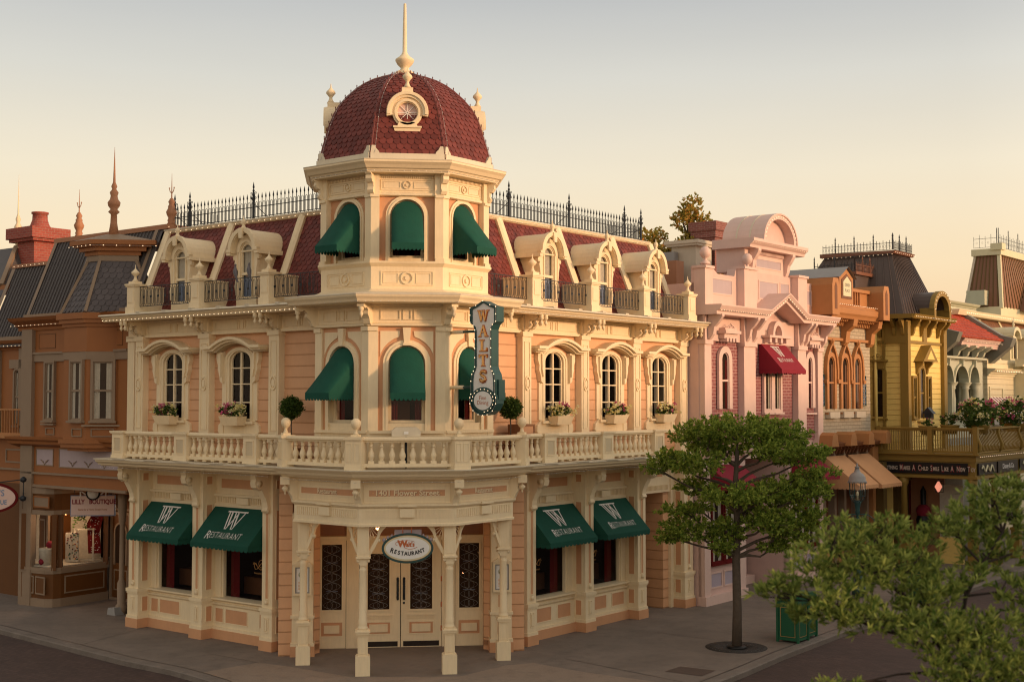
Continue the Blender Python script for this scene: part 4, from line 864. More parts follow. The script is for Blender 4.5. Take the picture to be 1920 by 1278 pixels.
for k in (-1, 0, 1, 2):
    x, y = corner(2.44, k); x *= .985; y *= .985; an = R([-45, 0, 0, 45][k + 1]) if k in (-1, 2) else 0
    if k in (-1, 2): an = 0
    p = MB().mat('cream'); hw = .168
    p.prism([(-hw, 0), (hw, 0), (hw, .42), (hw - .03, .45), (-hw + .03, .45), (-hw, .42)], -hw, hw); p.box(-.115, .115, -.115, .115, .45, .93)
    for s in (-1, 1): p.frame(-.085, .085, .50, .90, .015, .115 if s > 0 else -.13, .13 if s > 0 else -.115)
    p.box(-.15, .15, -.15, .15, .93, 1.0); p.box(-.17, .17, -.17, .17, .98, 1.01); p.box(-.14, .14, -.14, .14, 1.01, 1.04)
    p.lathe(0, 0, [(.12, 1.04), (.12, 1.08), (.095, 1.12), (.10, 1.14), (.098, 1.17), (.098, 1.24), (.090, 1.26), (.086, 2.36), (.092, 2.38), (.09, 2.40), (.075, 2.42), (.08, 2.46)], 14)
    p.box(-.075, .075, -.075, .075, 2.46, 2.50); p.prism([(-.08, 2.50), (.08, 2.50), (.15, 2.66), (-.15, 2.66)], -.11, .11)
    for s in (-1, 1): p.tube([(s * .12, -.13, 2.60), (s * .12, .13, 2.60)], .035, 8)
    p.box(-.17, .17, -.17, .17, 2.66, 2.70); p.box(-.135, .135, -.135, .135, 2.70, 3.40); p.frame(-.09, .09, 2.76, 3.34, .014, .135, .145)
    o = p.build('entrance_column', bld, Matrix.Translation((x, y, 0)) @ Matrix.Rotation(an, 4, 'Z'))
    dirs = {-1: [45], 0: [180, 0], 1: [180, 0], 2: [135]}[k]
    dirs = {-1: [-45], 0: [135, 0], 1: [180, 45], 2: [-135]}[k]
    for dg in dirs:
        b = MB().mat('cream'); L = [(.13, 2.74), (.20, 2.86), (.30, 3.02), (.34, 3.10)]; b.prism([(.13, 2.66), (.37, 3.08), (.30, 3.13), (.13, 2.82)], -.04, .04)
        b.prism([(.36, 3.10), (.40, 3.22), (.46, 3.30), (.52, 3.36), (.52, 3.40), (.40, 3.40), (.34, 3.30), (.31, 3.12)], -.03, .03); b.lathe(.37, 0, [(.006, 3.00), (.03, 3.03), (.045, 3.07), (.02, 3.10)], 8)
        for j in range(5): a = R(8 + 18 * j); b.tube([(.14 + .04 * math.cos(a), 0, 3.38 - .04 * math.sin(a)), (.14 + .24 * math.cos(a), 0, 3.38 - (.24 + .02 * j) * math.sin(a))], .011, 4)
        b.box(.13, .52, -.02, .02, 3.375, 3.40); b.build('spandrel_bracket', o, Matrix.Translation((x, y, 0)) @ Matrix.Rotation(R(dg), 4, 'Z'))
    # drop bracket above
    a1 = R(-112.5 + 45 * k); ca, sa = math.cos(a1), math.sin(a1); b = MB().mat('cream')
    pr = [(2.78, 4.47), (3.10, 4.47), (3.10, 4.28), (3.0, 4.26), (2.98, 4.20), (3.0, 4.10), (2.94, 4.0), (2.90, 3.90), (2.86, 3.84), (2.78, 3.84)]; n = len(pr)
    b.add([(r * ca - s * .08 * sa, r * sa + s * .08 * ca, z) for s in (-1, 1) for r, z in pr], [(i, (i + 1) % n, n + (i + 1) % n, n + i) for i in range(n)] + [tuple(range(n)), tuple(range(2 * n - 1, n - 1, -1))], True)
    b.box(3.08 * ca - .11, 3.08 * ca + .11, -3.08 * sa - .11, -3.08 * sa + .11, 4.28, 4.47); b.lathe(3.08 * ca, -3.08 * sa, [(.03, 4.28), (.025, 4.24), (.075, 4.20), (.08, 4.17), (.04, 4.12), (.02, 4.10), (.022, 4.06), (.005, 4.03)], 10)
    b.build('drop_bracket', bld, OCT)
# entrance front (plane y = 0.9)
E_ = -.9
w_ = MB().mat('cream'); w_.box(-2.25, -2.14, E_ - .1, E_ + .08, 0, 3.4); w_.box(2.10, 2.25, E_ - .1, E_ + .08, 0, 3.4); w_.box(-1.40, -1.08, E_ - .1, E_ + .06, 0, 3.4); w_.box(1.03, 1.36, E_ - .1, E_ + .06, 0, 3.4)
for a, b in ((-2.14, -1.40), (1.36, 2.10), (-1.08, 1.03)): w_.box(a, b, E_ - .1, E_ + .05, 2.72, 2.82); w_.box(a, b, E_ - .1, E_ + .05, 3.28, 3.42)
for x in (-1.32, -1.16, 1.11, 1.27): w_.box(x - .02, x + .02, E_ + .06, E_ + .085, .1, 3.3)
w_.mat('terracotta').box(-2.14, 2.1, E_ - .14, E_ - .1, 2.8, 3.3); fr = w_.build('entrance_front', bld, OCT)
g = MB().mat('window_glass'); 
for a, b in ((-2.05, -1.48), (1.44, 2.02), (-.95, .9)): g.flat([(a, 2.84), (b, 2.84), (b, 3.26), (a, 3.26)], E_ - .02)
g.build('transom', fr, OCT, recalc=False)
def leaded(mb, x0, x1, z0, z1, d, seed):
    r = random.Random(seed); cx = (x0 + x1) / 2; W = (x1 - x0) / 2
    mb.mat('interior').box(x0, x1, d - .03, d, z0, z1); mb.mat('grey')
    for j in range(7):
        z = z0 + (z1 - z0) * (j + .5) / 7; h = (z1 - z0) / 14
        for s in (-1, 1):
            mb.tube([(cx + s * W * .85 * math.sin(q * math.pi / 6), d + .004, z - h + 2 * h * q / 6) for q in range(7)], .0035, 3); mb.tube([(cx + s * (W * .2 + W * .3 * math.cos(q)), d + .004, z + h * .8 * math.sin(q)) for q in [x * .9 for x in range(8)]], .003, 3)
    mb.mat('window_glass')
    for j in range(120):
        x, z = r.uniform(x0 + .03, x1 - .03), r.uniform(z0 + .03, z1 - .03); s = .028; t1, t2 = r.uniform(-.02, .02), r.uniform(-.02, .02)
        mb.quad((x - s, d + .012 + t1, z), (x, d + .012, z - s), (x + s, d + .012 - t1, z), (x, d + .012 + t2, z + s))
    mb.mat('curtain_blue'); 
    for z in (z0 + .28 * (z1 - z0), z0 + .72 * (z1 - z0)): mb.box(x0 + W * .4, x1 - W * .4, d, d + .008, z, z + .008)
for i, (a, b) in enumerate(((-2.12, -1.41), (1.37, 2.09))):
    p = MB().mat('cream').box(a, b, E_ - .06, E_ + .02, 0, 2.74); p.frame(a + .06, b - .06, .92, 2.66, .045, E_ + .02, E_ + .045); p.panel(a + .06, b - .06, .28, .68, E_ + .02, w=.03); p.mat('salmon').box(a + .09, b - .09, E_ + .02, E_ + .028, .31, .65); p.mat('cream').box(a + .16, b - .16, E_ + .028, E_ + .06, .38, .58)
    leaded(p, a + .10, b - .10, .97, 2.61, E_ + .03, i); p.build('side_panel', fr, OCT, recalc=False)
for s, (a, b) in ((-1, (-1.07, -.035)), (1, (-.015, 1.02))):
    p = MB().mat('cream'); f = p.box(a, b, E_ - .04, E_ + .03, 0, 2.72); gx0, gx1 = ((-.86, -.31) if s < 0 else (.22, .78)); p.frame(gx0 - .05, gx1 + .05, .91, 2.42, .05, E_ + .03, E_ + .055)
    p.box(gx0 - .08, gx1 + .08, E_ + .03, E_ + .05, .80, .83); 
    for j in range(12): x = gx0 - .05 + j * (gx1 - gx0 + .1) / 11; p.box(x - .012, x + .012, E_ + .03, E_ + .05, .72, .80)
    p.panel(gx0 - .05, gx1 + .05, .32, .66, E_ + .03, w=.03); p.box(gx0 + .04, gx1 - .04, E_ + .03, E_ + .065, .39, .59); p.mat('bark_dark').box(a + .06, b - .06, E_ + .03, E_ + .036, .02, .15)
    leaded(p, gx0, gx1, .96, 2.37, E_ + .035, 5 + s); d_ = p.build('door', fr, OCT, recalc=False)
    h = MB().mat('iron'); x = -.10 if s < 0 else .06; h.box(x - .03, x + .03, E_ + .03, E_ + .05, 1.22, 1.74); h.tube([(x, E_ + .05, 1.25), (x, E_ + .10, 1.30), (x, E_ + .10, 1.66), (x, E_ + .05, 1.71)], .014, 6)
    for z in (1.22, 1.42, 1.54, 1.74): h.ball((x, E_ + .06, z), .034, 7, 4)
    if s > 0: h.ball((x, E_ + .05, 1.12), .03, 8, 4)
    h.build('door_handle', d_, OCT)
    g = MB().mat('copper'); x = a if s < 0 else b
    for z in (.4, 1.0, 1.65): g.box(x - .02, x + .02, E_ + .03, E_ + .05, z, z + .13)
    g.build('hinge', d_, OCT)
for s in (-1, 1):
    p = MB().mat('cream'); a, b = sorted((s * 2.20, s * 2.72)); p.box(a, b, E_, .10, .25, 3.5); p.mat('salmon').box(a - .04, b + .04, E_, .14, 0, .25); p.mat('cream').box(a - .03, b + .03, E_, .13, .25, .33); p.box(a - .03, b + .03, E_, .13, .93, 1.0)
    p.panel(a + .14, b - .14, .42, .84, .10, w=.02); p.panel(a + .16, b - .16, 1.1, 1.44, .10, w=.02); p.box(a, b, .1, .13, 3.3, 3.5); p.build('entrance_jamb', bld, OCT)
    q = MB().mat('salmon_siding').box(*sorted((s * 2.72, s * 3.05)), -.6, -.02, 0, 4.4); q.build('entrance_side_wall', bld, OCT)
lt = MB().mat('lamp_lit').ball((-.62, 1.2, 3.22), .075, 10, 6); lt.mat('copper').lathe(-.62, 1.2, [(.15, 3.27), (.12, 3.32), (.05, 3.36), (.02, 3.42)], 12); lt.lathe(-.62, 1.2, [(.17, 3.26), (.17, 3.275)], 12)
tag(lt.build('ceiling_lamp', None, OCT), 'lit copper ceiling lamp under the entrance canopy behind the oval sign', 'lamp')
le = bpy.data.lights.new('lamp_light', 'POINT'); le.energy = 14; le.color = (1, .55, .25); le.shadow_soft_size = .08; lb = bpy.data.objects.new('lamp_light', le); sc.collection.objects.link(lb); lb.location = (-.62, -1.2, 3.12)

# right side passage of the building, and roof deck
m = MB(1).mat('cream'); m.box(8.30, 8.62, .6, 1.5, 0, 4.5); m.box(10.30, 10.5, .6, 1.5, 0, 4.5); m.box(8.3, 10.5, .6, 1.46, 3.5, 4.5); m.panel(8.75, 9.9, 3.95, 4.2, 1.46)
for j in range(22): m.box(8.7 + j * .07, 8.725 + j * .07, 1.46, 1.49, 3.58, 3.72)
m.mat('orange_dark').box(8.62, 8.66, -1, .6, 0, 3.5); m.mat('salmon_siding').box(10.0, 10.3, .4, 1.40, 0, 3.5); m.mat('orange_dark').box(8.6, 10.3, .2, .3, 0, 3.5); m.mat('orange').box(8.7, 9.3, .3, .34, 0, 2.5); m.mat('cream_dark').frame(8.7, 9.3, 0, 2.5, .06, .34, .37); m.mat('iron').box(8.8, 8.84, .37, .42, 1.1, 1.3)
m.build('side_passage', bld, rot('R'))
c = MB().mat('interior'); c.plan([corner(1.2, k) for k in range(8)], 4.7, 11.9); c.plan([(-7, 7.5), (-.8, 1.3), (.8, 1.3), (6.2, 6.7), (6.2, 14), (-7, 14)], .1, 4.6); c.build('core', bld, OCT)
d_ = MB().mat('lead'); d_.plan([(x * .7071, y) for x, y in [(0, 0)]] * 0 + [(0, .3), (8.3, 8.6), (8.3, 16), (-7.4, 16), (-7.4, 7.7)], 11.1, 11.2); d_.build('roof_deck', bld, OCT)

# ---------------- neighbours: shared pieces ----------------
def opening(face, c, d, z0, z1, w, trim='taupe', parent=None, pane=True, curt=None, arch=0.0, fr=.07, mid=True, back='interior', dep=.14, sill=True):
    """a window standing proud on a solid wall: casing, sash, pane and a dark-painted sheet standing in for the unlit room, as one part"""
    m = MB(SG[face]).mat(trim); hw = w / 2; zs = z1 - arch
    if arch: m.band(c, hw, fr, z0, zs, arch, d, d + .09); m.band(c, hw - .035, .035, z0, zs, arch - .03, d + .02, d + .05)
    else: m.frame(c - hw - fr, c + hw + fr, z0 - fr, z1 + fr, fr, d, d + .09); m.frame(c - hw, c + hw, z0, z1, .035, d + .02, d + .05)
    if mid: m.box(c - hw, c + hw, d + .02, d + .055, (z0 + z1) / 2 - .03, (z0 + z1) / 2 + .03)
    if sill: m.box(c - hw - fr - .04, c + hw + fr + .04, d, d + .14, z0 - fr - .03, z0 - fr + .03)
    A = m.arc(c, hw, zs, arch) if arch else [(c - hw, z1), (c + hw, z1)]
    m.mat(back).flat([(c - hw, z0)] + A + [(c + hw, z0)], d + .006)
    if curt:
        m.mat(curt); n = 7
        for s in (-1, 1):
            for j in range(n):
                a = c + s * (hw - .34 * w * j / n); b = c + s * (hw - .34 * w * (j + 1) / n); zz = zs if arch else z1
                m.quad((a, d + .012 + .008 * (j % 2), z0 + .02), (b, d + .012 + .008 * ((j + 1) % 2), z0 + .02), (b, d + .012 + .008 * ((j + 1) % 2), zz), (a, d + .012 + .008 * (j % 2), zz))
    o = m.build('window', parent, rot(face), recalc=False)
    if pane: MB(SG[face]).mat('window_glass').flat([(c - hw, z0)] + A + [(c + hw, z0)], d + .035).build('pane', o, rot(face), recalc=False)
    return o
def cornice(m, t0, t1, d, z, h=.3, out=.35):
    return m.sweep([(d - .3, z), (d + .05, z), (d + .07, z + h * .25), (d + out * .35, z + h * .35), (d + out * .4, z + h * .5), (d + out * .85, z + h * .75), (d + out, z + h), (d - .3, z + h + .02)], t0, t1)
def consoles(m, ts, d, z0, z1, out=.3, w=.1):
    for t in ts:
        m.sweep([(d, z1), (d + out, z1), (d + out, z1 - .08), (d + out * .7, z1 - (z1 - z0) * .35), (d + out * .45, z1 - (z1 - z0) * .5), (d + out * .35, z1 - (z1 - z0) * .8), (d + .06, z0), (d, z0)], t - w / 2, t + w / 2)
    return m
def finial(m, t, d, z, s=1.0, tall=1.0):
    m.lathe(t, d, [(.10 * s, z), (.05 * s, z + .08 * s), (.09 * s, z + .16 * s), (.12 * s, z + .26 * s), (.06 * s, z + .36 * s), (.08 * s, z + .44 * s), (.09 * s, z + .50 * s), (.04 * s, z + .6 * s), (.06 * s, z + .68 * s), (.02 * s, z + .8 * s), (.003, z + .8 * s + tall)], 10)
    return m
def seams(m, t0, t1, fd, z0, z1, st=.17):
    n = int((t1 - t0) / st)
    for i in range(n + 1):
        t = t0 + (t1 - t0) * i / n; m.add([(t - .012, fd(z0), z0), (t + .012, fd(z0), z0), (t + .012, fd(z0) + .035, z0), (t - .012, fd(z0) + .035, z0), (t - .012, fd(z1), z1), (t + .012, fd(z1), z1), (t + .012, fd(z1) + .035, z1), (t - .012, fd(z1) + .035, z1)], [(3, 2, 6, 7), (0, 3, 7, 4), (1, 5, 6, 2), (0, 1, 2, 3)])
    return m
def cresting(m, t0, t1, d, z, h=.6, st=.13):
    for zz in (z, z + h * .55): m.box(t0, t1, d - .01, d + .01, zz, zz + .02)
    n = max(2, int((t1 - t0) / st))
    for i in range(n + 1):
        t = t0 + (t1 - t0) * i / n; m.box(t - .009, t + .009, d - .009, d + .009, z, z + h * (.8 if i % 2 else .7))
        if i % 6 == 0: m.box(t - .02, t + .02, d - .02, d + .02, z, z + h); m.lathe(t, d, [(.01, z + h), (.035, z + h + .06), (.002, z + h + .2)], 4)
        if i < n: cc = t + (t1 - t0) / n / 2; m.tube([(cc + .045 * math.cos(q), d, z + h * .3 + .08 * math.sin(q)) for q in (0, 1.26, 2.5, 3.77, 5.0)], .006, 3, True)
    return m
def mk(face, mat): return MB(SG[face]).mat(mat)

# ---------------- orange building on the left ----------------
ob = thing('terracotta_building', 'orange brown building with slate roof, brick chimney and curtained bay window', 'building', place('L', 13, 1.5).translation)
F = 'L'; rt = rot(F)
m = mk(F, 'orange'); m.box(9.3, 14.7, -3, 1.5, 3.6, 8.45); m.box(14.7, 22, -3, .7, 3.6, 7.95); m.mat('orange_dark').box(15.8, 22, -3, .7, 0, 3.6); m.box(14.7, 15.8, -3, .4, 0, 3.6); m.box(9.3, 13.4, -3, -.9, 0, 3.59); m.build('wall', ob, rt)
m = mk(F, 'taupe'); m.box(14.10, 14.68, 1.4, 1.62, 5.15, 8.45); m.box(14.08, 14.72, 1.4, 1.58, 0, 5.1); m.box(9.3, 14.7, 1.45, 1.56, 7.45, 7.68); m.box(9.3, 14.7, 1.45, 1.60, 7.68, 7.74); m.box(15.95, 16.2, .6, .8, 5.1, 7.95); m.box(17.35, 17.8, .6, .8, 5.1, 7.95)
m.box(9.3, 14.7, 1.4, 1.58, 4.02, 4.08); m.box(9.3, 14.1, 1.4, 1.56, 3.62, 3.70); m.box(15, 22, .6, .78, 4.02, 4.08); m.frame(15.2, 17.0, 4.25, 4.7, .05, .7, .73); m.build('pilaster', ob, rt)
m = mk(F, 'taupe_light'); m.panel(13.02, 13.95, 4.28, 4.80, 1.5, 'pink_panel', 'taupe', .03); m.panel(9.6, 12.72, 4.25, 4.82, 1.5, 'pink_panel', 'taupe', .03)
m.mat('taupe')
for c in (13.48, 12.0, 11.2, 10.4):
    for s in (-1, 1): m.tube([(c + s * (.05 + .16 * math.sin(q * .9)), 1.52, 4.38 + .3 * q / 5 * math.cos(q * .5) + .02) for q in [x * .5 for x in range(9)]], .010, 4)
m.build('scroll_panel', ob, rt)
m = mk(F, 'orange'); cornice(m, 9.3, 14.98, 1.5, 8.42, .38, .45); m.cut(); cornice(m, 15.0, 22, .7, 7.9, .3, .35); m.cut().sweep([(1.4, 5.16), (1.9, 5.16), (1.88, 5.08), (1.78, 5.02), (1.76, 4.94), (1.66, 4.90), (1.4, 4.82)], 9.3, 15.1); m.cut().panel(13.0, 13.9, 7.85, 8.3, 1.5, 'orange', 'orange_dark', .02, .01); m.cut().panel(9.6, 12.4, 7.85, 8.3, 1.5, 'orange', 'orange_dark', .02, .01); m.build('cornice', ob, rt)
bulbs(MB(-1), along((9.4, 1.86, 8.56), (14.9, 1.86, 8.56), .22)).build('light_string', ob, rt); bulbs(MB(-1), along((15.2, .98, 8.02), (20, .98, 8.02), .22)).build('light_string', ob, rt); bulbs(MB(-1), along((9.0, .40, 11.34), (14.0, .40, 11.34), .25)).build('light_string', ob, rt)
# bay window
P0 = place('L', 11.62, 2.1).translation; P1 = place('L', 10.48, 2.1).translation; B0 = place('L', 11.62, 1.4).translation
bx = [(P0.x, P0.y), (P1.x, P1.y), (P1.x + 2.0, P1.y), (P1.x + 2.0, P1.y + 1.5), (B0.x, B0.y)]
m = MB().mat('orange').plan(bx, 5.0, 8.4); 
def grow(P, g): c = (sum(p[0] for p in P) / len(P), sum(p[1] for p in P) / len(P)); return [(c[0] + (x - c[0]) * g, c[1] + (y - c[1]) * g) for x, y in P]
for g, a, b in ((1.10, 5.02, 5.14), (1.05, 4.9, 5.02), (.9, 4.8, 4.9), (1.04, 7.68, 7.74), (1.18, 8.62, 8.80), (1.12, 8.5, 8.62), (1.05, 8.4, 8.5)): m.plan(grow(bx, g), a, b)
m.mat('taupe').plan(grow(bx, 1.025), 7.45, 7.68); bay = m.build('bay', ob, Matrix.Identity(4))
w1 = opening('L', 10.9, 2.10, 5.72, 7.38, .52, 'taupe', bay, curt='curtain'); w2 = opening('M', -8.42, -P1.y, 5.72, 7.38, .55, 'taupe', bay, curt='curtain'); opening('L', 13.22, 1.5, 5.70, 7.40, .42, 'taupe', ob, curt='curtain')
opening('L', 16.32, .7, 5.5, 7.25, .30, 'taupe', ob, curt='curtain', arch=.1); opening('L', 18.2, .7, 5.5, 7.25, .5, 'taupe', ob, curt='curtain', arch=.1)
m = mk('L', 'taupe'); m.frame(12.98, 13.45, 5.22, 5.44, .03, 1.5, 1.53); m.box(12.9, 13.6, 1.5, 1.62, 5.52, 5.57); m.cut(); m.frame(10.65, 11.15, 5.22, 5.46, .03, 2.1, 2.13); m.cut(); m.prism([(16.0, 7.3), (16.75, 7.3), (16.75, 7.58), (16.0, 7.58)], .7, .8); m.build('moulding', ob, rt)
m = MB().mat('taupe'); y = -P1.y; m.frame(-8.75, -8.1, 5.22, 5.46, .03, y, y + .03); m.cut(); m.box(-9.0, -7.8, y - .1, y + .12, 5.52, 5.57); m.build('moulding', bay, Matrix.Identity(4))
# turret roof over the bay
bt = grow(bx, .52); m = MB().mat('slate_plain'); n = 5; g0 = grow(bx, 1.06)
m.add([(x, y_, 8.80) for x, y_ in g0] + [(x, y_, 10.35) for x, y_ in bt], [(i, (i + 1) % 5, 5 + (i + 1) % 5, 5 + i) for i in range(5)], True)
for (a, b, c_, d_) in ((0, 1, 0, 1), (1, 2, 1, 2)):
    A, B, C_, D_ = Vector((*g0[a], 8.82)), Vector((*g0[b], 8.82)), Vector((*bt[a], 10.33)), Vector((*bt[b], 10.33)); nn = (B - A).cross(C_ - A).normalized(); nn = nn if nn.y < 0 else -nn
    H = ((C_ + D_) / 2 - (A + B) / 2).length
    def fq(x, h, o): 
        f = h / H; L = A.lerp(C_, f); Rr = B.lerp(D_, f); ww = (Rr - L).length; p = L + (Rr - L) * (x / ww) + nn * (o + .004); return (-p.x if False else p.x, -p.y, p.z)
    scales(m, fq, lambda h: (A.lerp(C_, min(h / H, 1)) - B.lerp(D_, min(h / H, 1))).length, H, .20, .17, .018, 'slate')
    for p, q in ((A, C_), (B, D_)): m.mat('taupe').tube([(v.x, -v.y, v.z) for v in (p + nn * .02, q + nn * .02)], .055, 4)
for g, a, b in ((.56, 10.33, 10.5), (.72, 10.62, 10.74), (.92, 10.80, 10.93)): m.mat('taupe' if g < .6 else 'orange').plan(grow(bx, g), a, b)
m.mat('orange').plan(grow(bx, .6), 10.5, 10.62); m.plan(grow(bx, .82), 10.74, 10.80); c0 = grow(bx, .9); cx_ = sum(p[0] for p in bt) / 5; cy_ = sum(p[1] for p in bt) / 5
m.mat('taupe').add([(x, y_, 10.93) for x, y_ in c0] + [(cx_, cy_, 11.2)], [(i, (i + 1) % 5, 5) for i in range(5)], True); m.mat('terracotta').lathe(cx_, -cy_, [(.16, 11.1), (.10, 11.5), (.09, 11.75), (.17, 11.82), (.10, 11.9), (.17, 12.0), (.19, 12.1), (.12, 12.2), (.10, 12.3), (.13, 12.4), (.06, 12.5), (.09, 12.58), (.04, 12.7), (.004, 13.75)], 12)
m.build('turret_roof', bay, Matrix.Identity(4))
bulbs(MB(), [(x, -y_, 10.76) for p, q in zip(grow(bx, .93)[:2], grow(bx, .93)[1:3]) for x, y_ in [(p[0] + (q[0] - p[0]) * k / 5, p[1] + (q[1] - p[1]) * k / 5) for k in range(6)]]).build('light_string', bay, Matrix.Identity(4))
# slate roofs with standing seams
fd = lambda z: 1.42 - (z - 8.8) * .41
m = mk(F, 'slate_plain'); m.add([(9.25, fd(8.8), 8.8), (14.75, fd(8.8), 8.8), (14.75, fd(11.3), 11.3), (9.25, fd(11.3), 11.3), (14.75, -3, 8.8), (14.75, -3, 11.3)], [(0, 1, 2, 3), (1, 4, 5, 2)]); seams(m, 9.4, 14.7, fd, 8.8, 11.3)
for t in (14.72, 12.55, 9.5):
    m.mat('taupe').add([(t - .08, fd(8.8) + .03, 8.8), (t + .08, fd(8.8) + .03, 8.8), (t + .08, fd(11.3) + .05, 11.3), (t - .08, fd(11.3) + .05, 11.3), (t + .08, fd(8.8) - .2, 8.8), (t + .08, fd(11.3) - .2, 11.3)], [(0, 1, 2, 3), (1, 4, 5, 2)])
m.box(9.3, 14.8, 1.38, 1.50, 8.80, 8.93); m.mat('terracotta').box(9.0, 14.85, -3, .45, 11.28, 11.42)
m.build('roof', ob, rt)
f2 = lambda z: .95 - (z - 8.0) * .41
m = mk(F, 'slate_plain'); m.add([(14.8, f2(8.0), 8.0), (18.0, f2(8.0), 8.0), (18.0, f2(10.75), 10.75), (14.8, f2(10.75), 10.75)], [(0, 1, 2, 3)]); seams(m, 14.9, 17.9, f2, 8.2, 10.75); m.mat('taupe').box(14.8, 22, .8, 1.02, 8.2, 8.32); m.add([(18.0, f2(8.0) + .03, 8.0), (18.2, f2(8.0) + .03, 8.0), (18.2, f2(10.75) + .05, 10.75), (18.0, f2(10.75) + .05, 10.75)], [(0, 1, 2, 3)])
m.mat('terracotta').box(14.8, 18.2, -1.5, -.1, 10.72, 10.84); scales(m, lambda a, h, o: (18.2 + a, f2(8.0 + h * .92) + o, 8.0 + h * .92), lambda h: 4, 2.2, .22, .17, .018, 'slate'); m.mat('slate_plain').add([(18.2, f2(8.0), 8.0), (22.2, f2(8.0), 8.0), (22.2, f2(10.0), 10.0), (18.2, f2(10.0), 10.0)], [(0, 1, 2, 3)])
m.mat('orange').box(18.2, 22.2, -1.2, .12, 10.0, 10.16); m.mat('slate_plain').add([(18.4, .1, 10.16), (21.4, .1, 10.16), (20.4, -.9, 11.6), (19.2, -.9, 11.6), (18.4, -2.0, 10.16), (21.4, -2, 10.16)], [(0, 1, 2, 3), (0, 3, 4), (1, 5, 2)]); m.mat('taupe').tube([(18.45, .12, 10.16), (19.2, -.85, 11.6)], .10, 4); finial(m.mat('cream'), 19.2, -.9, 11.55, 1.5, 1.4)
m.build('roof', ob, rt)
bulbs(MB(-1), along((14.9, .0, 10.76), (17.9, .0, 10.76), .25)).build('light_string', ob, rt)
for t in (13.85, 9.15):
    m = mk(F, 'terracotta'); m.lathe(t, .2, [(.16, 11.40), (.10, 11.5), (.12, 11.55), (.09, 11.62), (.14, 11.72), (.16, 11.80), (.10, 11.92), (.11, 11.97), (.07, 12.03), (.10, 12.1), (.05, 12.2), (.02, 12.22), (.004, 12.95)], 12)
    for s in (-1, 1): m.tube([(t, .2, 12.35), (t + s * .08, .2, 12.42), (t + s * .11, .2, 12.5)], .012, 4); m.ball((t + s * .11, .2, 12.52), .022, 6, 4)
    m.build('roof_finial', ob, rt)
m = mk(F, 'chimney_brick'); t0, d0 = 18.65, -.9; m.box(t0 - .55, t0 + .62, d0 - .95, d0 + .05, 8.2, 11.9); m.box(t0 - .72, t0 + .78, d0 - 1.12, d0 + .20, 11.74, 11.84); m.box(t0 - .80, t0 + .86, d0 - 1.2, d0 + .28, 11.84, 12.22); m.mat('chimney_brick').lathe(t0, d0 - .5, [(.45, 12.22), (.33, 12.35), (.26, 12.55), (.25, 12.75), (.29, 12.76), (.29, 12.82)], 14); m.build('chimney', ob, rt)
# shop front
sh = MB().mat('orange_dark'); 
bow = [(-1.0 * 0 + x, y) for x, y in [(-11.40, 9.16), (-10.55, 8.52), (-10.30, 8.48), (-10.10, 8.62), (-8.98, 9.92), (-8.98, 11), (-11.4, 11)]]
sh.plan(bow, .25, 1.08); sh.plan(bow, 2.78, 3.62); sh.mat('taupe').plan(grow(bow, 1.035), 0, .25); sh.plan(grow(bow, 1.05), 1.08, 1.18); sh.plan(grow(bow, 1.03), 1.0, 1.08); sh.plan(grow(bow, 1.03), 2.78, 2.92); sh.plan(grow(bow, 1.03), 3.42, 3.60)
sh.mat('orange_dark')
for p in ((-11.32, 9.08), (-10.28, 8.50), (-10.14, 8.66), (-9.02, 9.92)): sh.box(p[0] - .07, p[0] + .07, -p[1] - .07, -p[1] + .07, 1.1, 2.8)
sf = sh.build('shop_front', ob, Matrix.Identity(4))
g = MB().mat('window_glass'); P_ = bow[:5]
for (a, b) in zip(P_, P_[1:]): g.add([(a[0], a[1], 1.18), (b[0], b[1], 1.18), (b[0], b[1], 2.78), (a[0], a[1], 2.78)], [(0, 1, 2, 3)], True)
g.build('pane', sf, Matrix.Identity(4), recalc=False)
m = mk('L', 'orange_dark'); m.panel(13.35, 13.85, .38, .92, 1.52, 'orange_dark', 'taupe', .04); m.cut().panel(13.95, 14.2, .38, .92, 1.52, 'orange_dark', 'taupe', .04); m.cut().panel(13.2, 14.05, 3.0, 3.35, 1.51, 'taupe', 'orange', .04); m.build('moulding', sf, rt)
an = math.atan2(9.92 - 8.62, -8.98 + 10.10); mw = Matrix.Translation((-10.10, 8.62, 0)) @ Matrix.Rotation(an, 4, 'Z')
m = MB().mat('orange_dark'); m.panel(.12, 1.6, .38, .92, .02, 'orange_dark', 'taupe', .04); m.build('moulding', sf, mw)
dsp = MB().mat('curtain'); dsp.plan(grow(bow, .93), 1.19, 1.22); dsp.box(-11.3, -9.3, -10.6, -10.55, 1.2, 2.8); dsp.mat('terracotta').frame(-10.95, -10.5, 2.1, 2.7, .04, -10.55, -10.5); dsp.mat('black').box(-10.85, -10.77, -10.52, -10.51, 2.2, 2.5); dsp.box(-10.68, -10.60, -10.52, -10.51, 2.2, 2.5)
dsp.mat('curtain'); dsp.lathe(-10.62, -9.1, [(.22, 1.22), (.26, 1.66), (.27, 1.72)], 12); dsp.box(-10.15, -9.75, -9.45, -9.40, 1.25, 2.15); dsp.frame(-9.95, -9.35, 1.25, 2.25, .05, -9.75, -9.7)
rr = random.Random(3)
for j in range(60): a, z = rr.uniform(-10.13, -9.78), rr.uniform(1.3, 2.12); dsp.mat(rr.choice(['gold', 'awning_red', 'black', 'bin_green'])).box(a, a + .035, -9.40, -9.393, z, z + .035)
